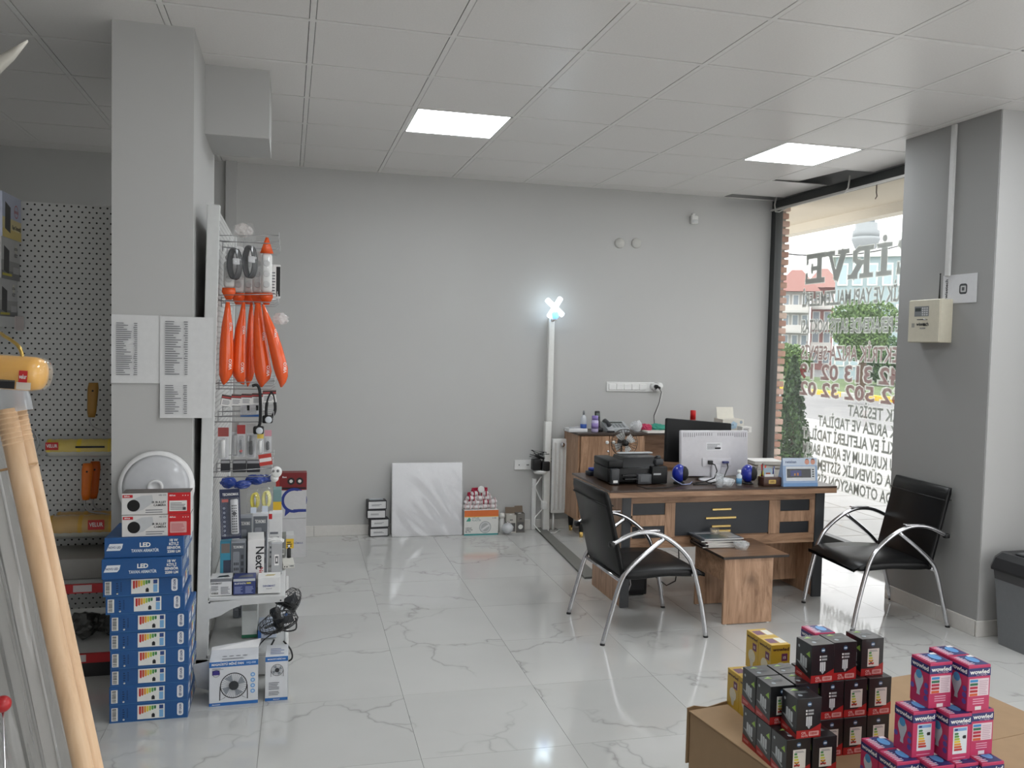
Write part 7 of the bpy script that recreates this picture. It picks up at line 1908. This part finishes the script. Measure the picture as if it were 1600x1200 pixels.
def black_proto(kind):
    w, d, h = .0715, .0715, .1045; o = carton('bulb_carton', w, d, h, BK, bev=.0008); F = faces(w, d, h); pr = Print(); f = F['front']
    pr.poly(f, [(0, 0), (w, 0), (w, h * .34), (w * .55, h * .2), (0, h * .2)], BRD); pr.disc(f, w * .5, h * .85, .0065, C(60, 90, 120, .4), 1, 18); pr.rect(f, w * .44, h * .83, w * .56, h * .87, C(200, 210, 220, .5), 2)
    pr.text(f, 'CFL', w * .2, h * .1, .006, C(226, 190, 186, .5)); pr.text(f, '5U-T5', w * .2, h * .03, .005, C(226, 190, 186, .5)); pr.rrect(f, w * .5, h * .04, w * .92, h * .16, .002, C(206, 150, 146, .5), 2); pr.text(f, '105W', w * .71, h * .075, .006, BRD, 'c', .03, 3)
    if kind == 0:
        pr.rect(f, w * .36, h * .66, w * .42, h * .71, WHITE); pr.rect(f, w * .45, h * .66, w * .68, h * .71, C(160, 162, 164, .5)); pr.rect(f, w * .36, h * .58, w * .42, h * .63, WHITE); pr.rect(f, w * .45, h * .58, w * .68, h * .63, C(160, 162, 164, .5))
        for k in range(3): pr.rrect(f, w * (.38 + k * .085), h * .3, w * (.45 + k * .085), h * .54, .001, C(196, 198, 200, .4))
        pr.poly(f, [(w * .42, h * .3), (w * .58, h * .3), (w * .5, h * .22)], C(170, 172, 176, .4), 2)
    else: small_energy(pr, f, w * .27, h * .25, w * .52, h * .48)
    l = F['left']; pr.poly(l, [(0, 0), (d, 0), (d, h * .1), (0, h * .24)], BRD)
    for k in range(3): pr.rrect(l, d * (.3 + k * .15), h * .33, d * (.43 + k * .15), h * (.64 - .02 * k), .003, C(190, 194, 196, .4))
    pr.poly(l, [(d * .05, h * .42), (d * .75, h * .22), (d * .8, h * .27), (d * .3, h * .42)], C(150, 154, 156, .4), 2); pr.disc(l, d * .2, h * .82, .004, C(170, 176, 180, .4)); pr.poly(l, [(d * .66, h * .7), (d * .92, h * .66), (d * .88, h * .82)], C(150, 186, 80, .5))
    pr.lines(l, d * .1, h * .08, d * .5, h * .15, 2, C(226, 160, 156, .5), 3)
    t = F['top']; pr.disc(t, w * .3, d * .3, .006, C(150, 158, 164, .4)); pr.lines(t, w * .3, d * .45, w * .8, d * .65, 3, C(120, 124, 126, .5)); pr.poly(t, [(w * .15, d * .75), (w * .5, d * .72), (w * .4, d * .9)], C(140, 170, 90, .5)); pr.build('print', o)
    return o
def pink_proto(kind):
    w, d, h = .066, .066, .1145; PKM = C(190, 52, 96, .4); NVY = C(44, 46, 104, .4); o = carton('bulb_carton', w, d, h, PKM, bev=.0008); F = faces(w, d, h); pr = Print(); f = F['front']
    pr.rect(f, 0, h * .76, w, h * .94, NVY); pr.text(f, 'wowled', w * .5, h * .815, .0105, WHITE, 'c', .03, 2, w * .88); pr.text(f, '3 in 1 Nightlight', w * .6, h * .775, .0035, C(226, 200, 214, .5), 'c', .0)
    if kind == 0:
        pr.rect(f, w * .06, h * .33, w * .94, h * .71, C(226, 206, 212, .5))
        for k, c in enumerate(((60, 140, 196), (50, 110, 80), (180, 40, 70), (176, 44, 50), (206, 90, 50))): pr.rect(f, w * .09, h * (.635 - k * .075), w * .44, h * (.69 - k * .075), C(*c, .5), 2)
        pr.lines(f, w * .5, h * .36, w * .9, h * .68, 8, C(196, 170, 180, .5), 2)
        for k in range(3): pr.rect(f, w * .25, h * (.25 - k * .05), w * .75, h * (.27 - k * .05), C(226, 170, 190, .5))
        pr.rect(f, w * .36, h * .02, w * .64, h * .1, C(222, 210, 212, .5))
    else:
        x, y, ww, hh = w * .2, h * .14, w * .62, h * .58; pr.rect(f, x, y, x + ww, y + hh, C(216, 222, 226, .5)); pr.rect(f, x + ww * .05, y + hh * .86, x + ww * .95, y + hh * .97, C(120, 160, 206, .5), 2); pr.rect(f, x + ww * .1, y + hh * .88, x + ww * .3, y + hh * .95, C(30, 50, 110, .5), 3)
        for k, c in enumerate(((60, 120, 70), (90, 150, 70), (160, 180, 70), (220, 196, 60), (222, 150, 50), (206, 90, 44), (186, 44, 44))): pr.poly(f, [(x + ww * .1, y + hh * (.72 - k * .1)), (x + ww * (.34 + .05 * k), y + hh * (.72 - k * .1)), (x + ww * (.39 + .05 * k), y + hh * (.76 - k * .1)), (x + ww * (.34 + .05 * k), y + hh * (.8 - k * .1)), (x + ww * .1, y + hh * (.8 - k * .1))], C(*c, .5), 2)
        pr.poly(f, [(x + ww * .66, y + hh * .62), (x + ww * .72, y + hh * .68), (x + ww * .92, y + hh * .68), (x + ww * .92, y + hh * .56), (x + ww * .72, y + hh * .56)], INK, 2); pr.lines(f, w * .2, h * .05, w * .8, h * .09, 1, C(222, 150, 176, .5))
    l = F['left']; pr.rect(l, 0, h * .76, d, h * .94, NVY); pr.text(l, 'wowled', d * .5, h * .815, .0105, WHITE, 'c', .03, 2, d * .88)
    pts = [(d * .45 + .016 * math.cos(a), h * .56 + .017 * math.sin(a)) for a in [k * math.pi / 10 - .3 for k in range(13)]]; pr.poly(l, pts + [(d * .38, h * .3), (d * .36, h * .2), (d * .54, h * .2), (d * .53, h * .3)], C(190, 196, 206, .4), 2); pr.disc(l, d * .45, h * .66, .011, C(80, 150, 200, .4), 3)
    for k in range(3): pr.disc(l, d * .85, h * (.2 + .14 * k), .007, C(90, 80, 160, .4), 2, 12)
    pr.disc(l, d * .12, h * .35, .007, C(100, 90, 170, .4), 2, 12)
    t = F['top']; pr.rect(t, w * .04, d * .04, w * .96, d * .96, NVY); pr.rect(t, w * .04, d * .04, w * .3, d * .96, C(200, 70, 110, .4), 1.5); pr.disc(t, w * .66, d * .55, w * .2, C(90, 150, 206, .4), 2, 20, d * .3); pr.lines(t, w * .08, d * .1, w * .4, d * .9, 7, C(216, 210, 226, .5), 3); pr.poly(t, [(w * .7, d * .8), (w * .95, d * .75), (w * .95, d * .95), (w * .72, d * .95)], C(226, 222, 226, .5), 3); pr.build('print', o)
    return o
def yellow_proto():
    w, d, h = .0635, .0715, .1145; YM = C(196, 160, 50, .4); o = carton('bulb_carton', w, d, h, YM, bev=.0008); F = faces(w, d, h); pr = Print(); PU = C(104, 50, 84, .4)
    for nm, ww in (('front', w), ('left', d)):
        f = F[nm]; pr.text(f, 'wowled', ww * .5, h * .84, .0095, C(70, 40, 36, .5), 'c', .03, 2, ww * .86); pr.rect(f, ww * .55, h * .56, ww * .86, h * .76, PU); pr.text(f, '15', ww * .7, h * .62, .008, WHITE, 'c', .02, 2); pr.disc(f, ww * .5, h * .38, ww * .28, C(206, 200, 176, .4), 1, 20); pr.poly(f, [(ww * .34, h * .3), (ww * .66, h * .3), (ww * .58, h * .08), (ww * .42, h * .08)], C(196, 192, 176, .4), 1.5)
    t = F['top']; pr.rect(t, w * .1, d * .25, w * .55, d * .75, PU); pr.rect(t, w * .6, d * .2, w * .95, d * .8, C(226, 222, 210, .5)); pr.build('print', o)
    return o
protos = {'b0': black_proto(0), 'b1': black_proto(1), 'p0': pink_proto(0), 'p1': pink_proto(1), 'y': yellow_proto()}
dims = {'b': (.0715, .0715, .105), 'p': (.066, .066, .115), 'y': (.0635, .0715, .115)}
used = set()
def bulb(kind, x, y, level, label, rz=None):
    src = protos[kind]; o = src if kind not in used else copy_tree(src); used.add(kind); w, d, h = dims[kind[0]]
    o.location = (x + w / 2, y + d / 2, Z0 + h * level + .0003 * level); o.rotation_euler = (0, 0, random.uniform(-.02, .02) if rz is None else rz)
    return tag(o, label, 'bulb box', {'b': 'black bulb cartons', 'p': 'pink bulb cartons', 'y': 'yellow bulb cartons'}[kind[0]])
lev = ('bottom layer', 'middle layer', 'top layer')
BLK = [('b1', 1.257, 1.922, 0, 'front left corner'), ('b1', 1.257, 1.996, 0, 'second along the left side'), ('b1', 1.257, 2.070, 0, 'third along the left side'), ('b1', 1.332, 1.918, 0, 'second along the front'),
       ('b1', 1.334, 1.995, 0, 'inside the stack, second row'), ('b1', 1.334, 2.070, 0, 'inside the stack, third row'), ('b1', 1.415, 2.008, 0, 'left of the right-hand block'), ('b1', 1.489, 2.008, 0, 'middle of the right-hand block'), ('b1', 1.563, 2.008, 0, 'right end of the right-hand block'),
       ('b0', 1.415, 2.083, 0, 'back row of the right-hand block, left'), ('b0', 1.489, 2.083, 0, 'back row of the right-hand block, middle'), ('b0', 1.563, 2.083, 0, 'back row of the right-hand block, right'),
       ('b0', 1.284, 1.922, 1, 'standing forward at the front'), ('b1', 1.259, 2.009, 1, 'behind the forward one on the left'), ('b1', 1.259, 2.084, 1, 'rearmost on the left'), ('b1', 1.336, 2.012, 1, 'tucked between the left side and the right-hand block'), ('b1', 1.336, 2.086, 1, 'tucked at the back between the two blocks'),
       ('b0', 1.414, 2.010, 1, 'left of the right-hand block'), ('b1', 1.488, 2.010, 1, 'middle of the right-hand block'), ('b1', 1.564, 2.007, 1, 'right end of the right-hand block'), ('b0', 1.414, 2.084, 1, 'back row of the right-hand block, left'), ('b0', 1.488, 2.084, 1, 'back row of the right-hand block, middle'), ('b0', 1.564, 2.082, 1, 'back row of the right-hand block, right'),
       ('b0', 1.377, 2.007, 2, 'leftmost of three'), ('b0', 1.452, 2.013, 2, 'middle of three'), ('b1', 1.547, 2.024, 2, 'rightmost of three')]
for kd, x, y, l, lab in BLK: bulb(kd, x, y, l, 'black bulb carton in the %s, %s' % (lev[l], lab), 0.0 if l < 2 else None)
YL = [(1.342, 2.243, 0, 'front one of the lower left pair'), (1.342, 2.316, 0, 'rear one of the lower left pair'), (1.4085, 2.243, 0, 'lower one behind the black cartons'), (1.4085, 2.316, 0, 'lower rear one behind the black cartons'), (1.404, 2.245, 1, 'upper front one'), (1.404, 2.318, 1, 'upper rear one')]
for x, y, l, lab in YL: bulb('y', x, y, l, 'yellow bulb carton, %s' % lab, 0.0)
PL = [('p0', 1.443, 1.739, 0, 'bottom layer, at the left front corner'), ('p0', 1.443, 1.808, 0, 'bottom layer, behind the left front corner'), ('p0', 1.512, 1.702, 0, 'bottom layer, second from the left along the front'), ('p0', 1.580, 1.700, 0, 'bottom layer, third from the left along the front'), ('p0', 1.648, 1.692, 0, 'bottom layer, right end of the front'),
      ('p0', 1.512, 1.772, 0, 'bottom layer, second row left'), ('p0', 1.580, 1.770, 0, 'bottom layer, second row middle'), ('p0', 1.648, 1.762, 0, 'bottom layer, second row right'),
      ('p1', 1.495, 1.752, 1, 'middle layer with an energy label, on the left'), ('p1', 1.571, 1.719, 1, 'middle layer with an energy label, in the centre'), ('p0', 1.647, 1.730, 1, 'middle layer with colour swatches, on the right'), ('p0', 1.571, 1.788, 1, 'middle layer, behind the centre one'), ('p0', 1.647, 1.800, 1, 'middle layer, behind the right one'),
      ('p0', 1.545, 1.761, 2, 'top layer, on the left'), ('p0', 1.628, 1.727, 2, 'top layer, on the right'), ('p0', 1.628, 1.797, 2, 'top layer, rearmost')]
for kd, x, y, l, lab in PL: bulb(kd, x, y, l, 'pink bulb carton, %s' % lab, 0.0)
o = bulb('p0', 1.440, 2.086, 0, 'pink and white bulb carton lying behind the top black cartons', 0.0); o.location.z = Z0 + 2 * .1053 - .008
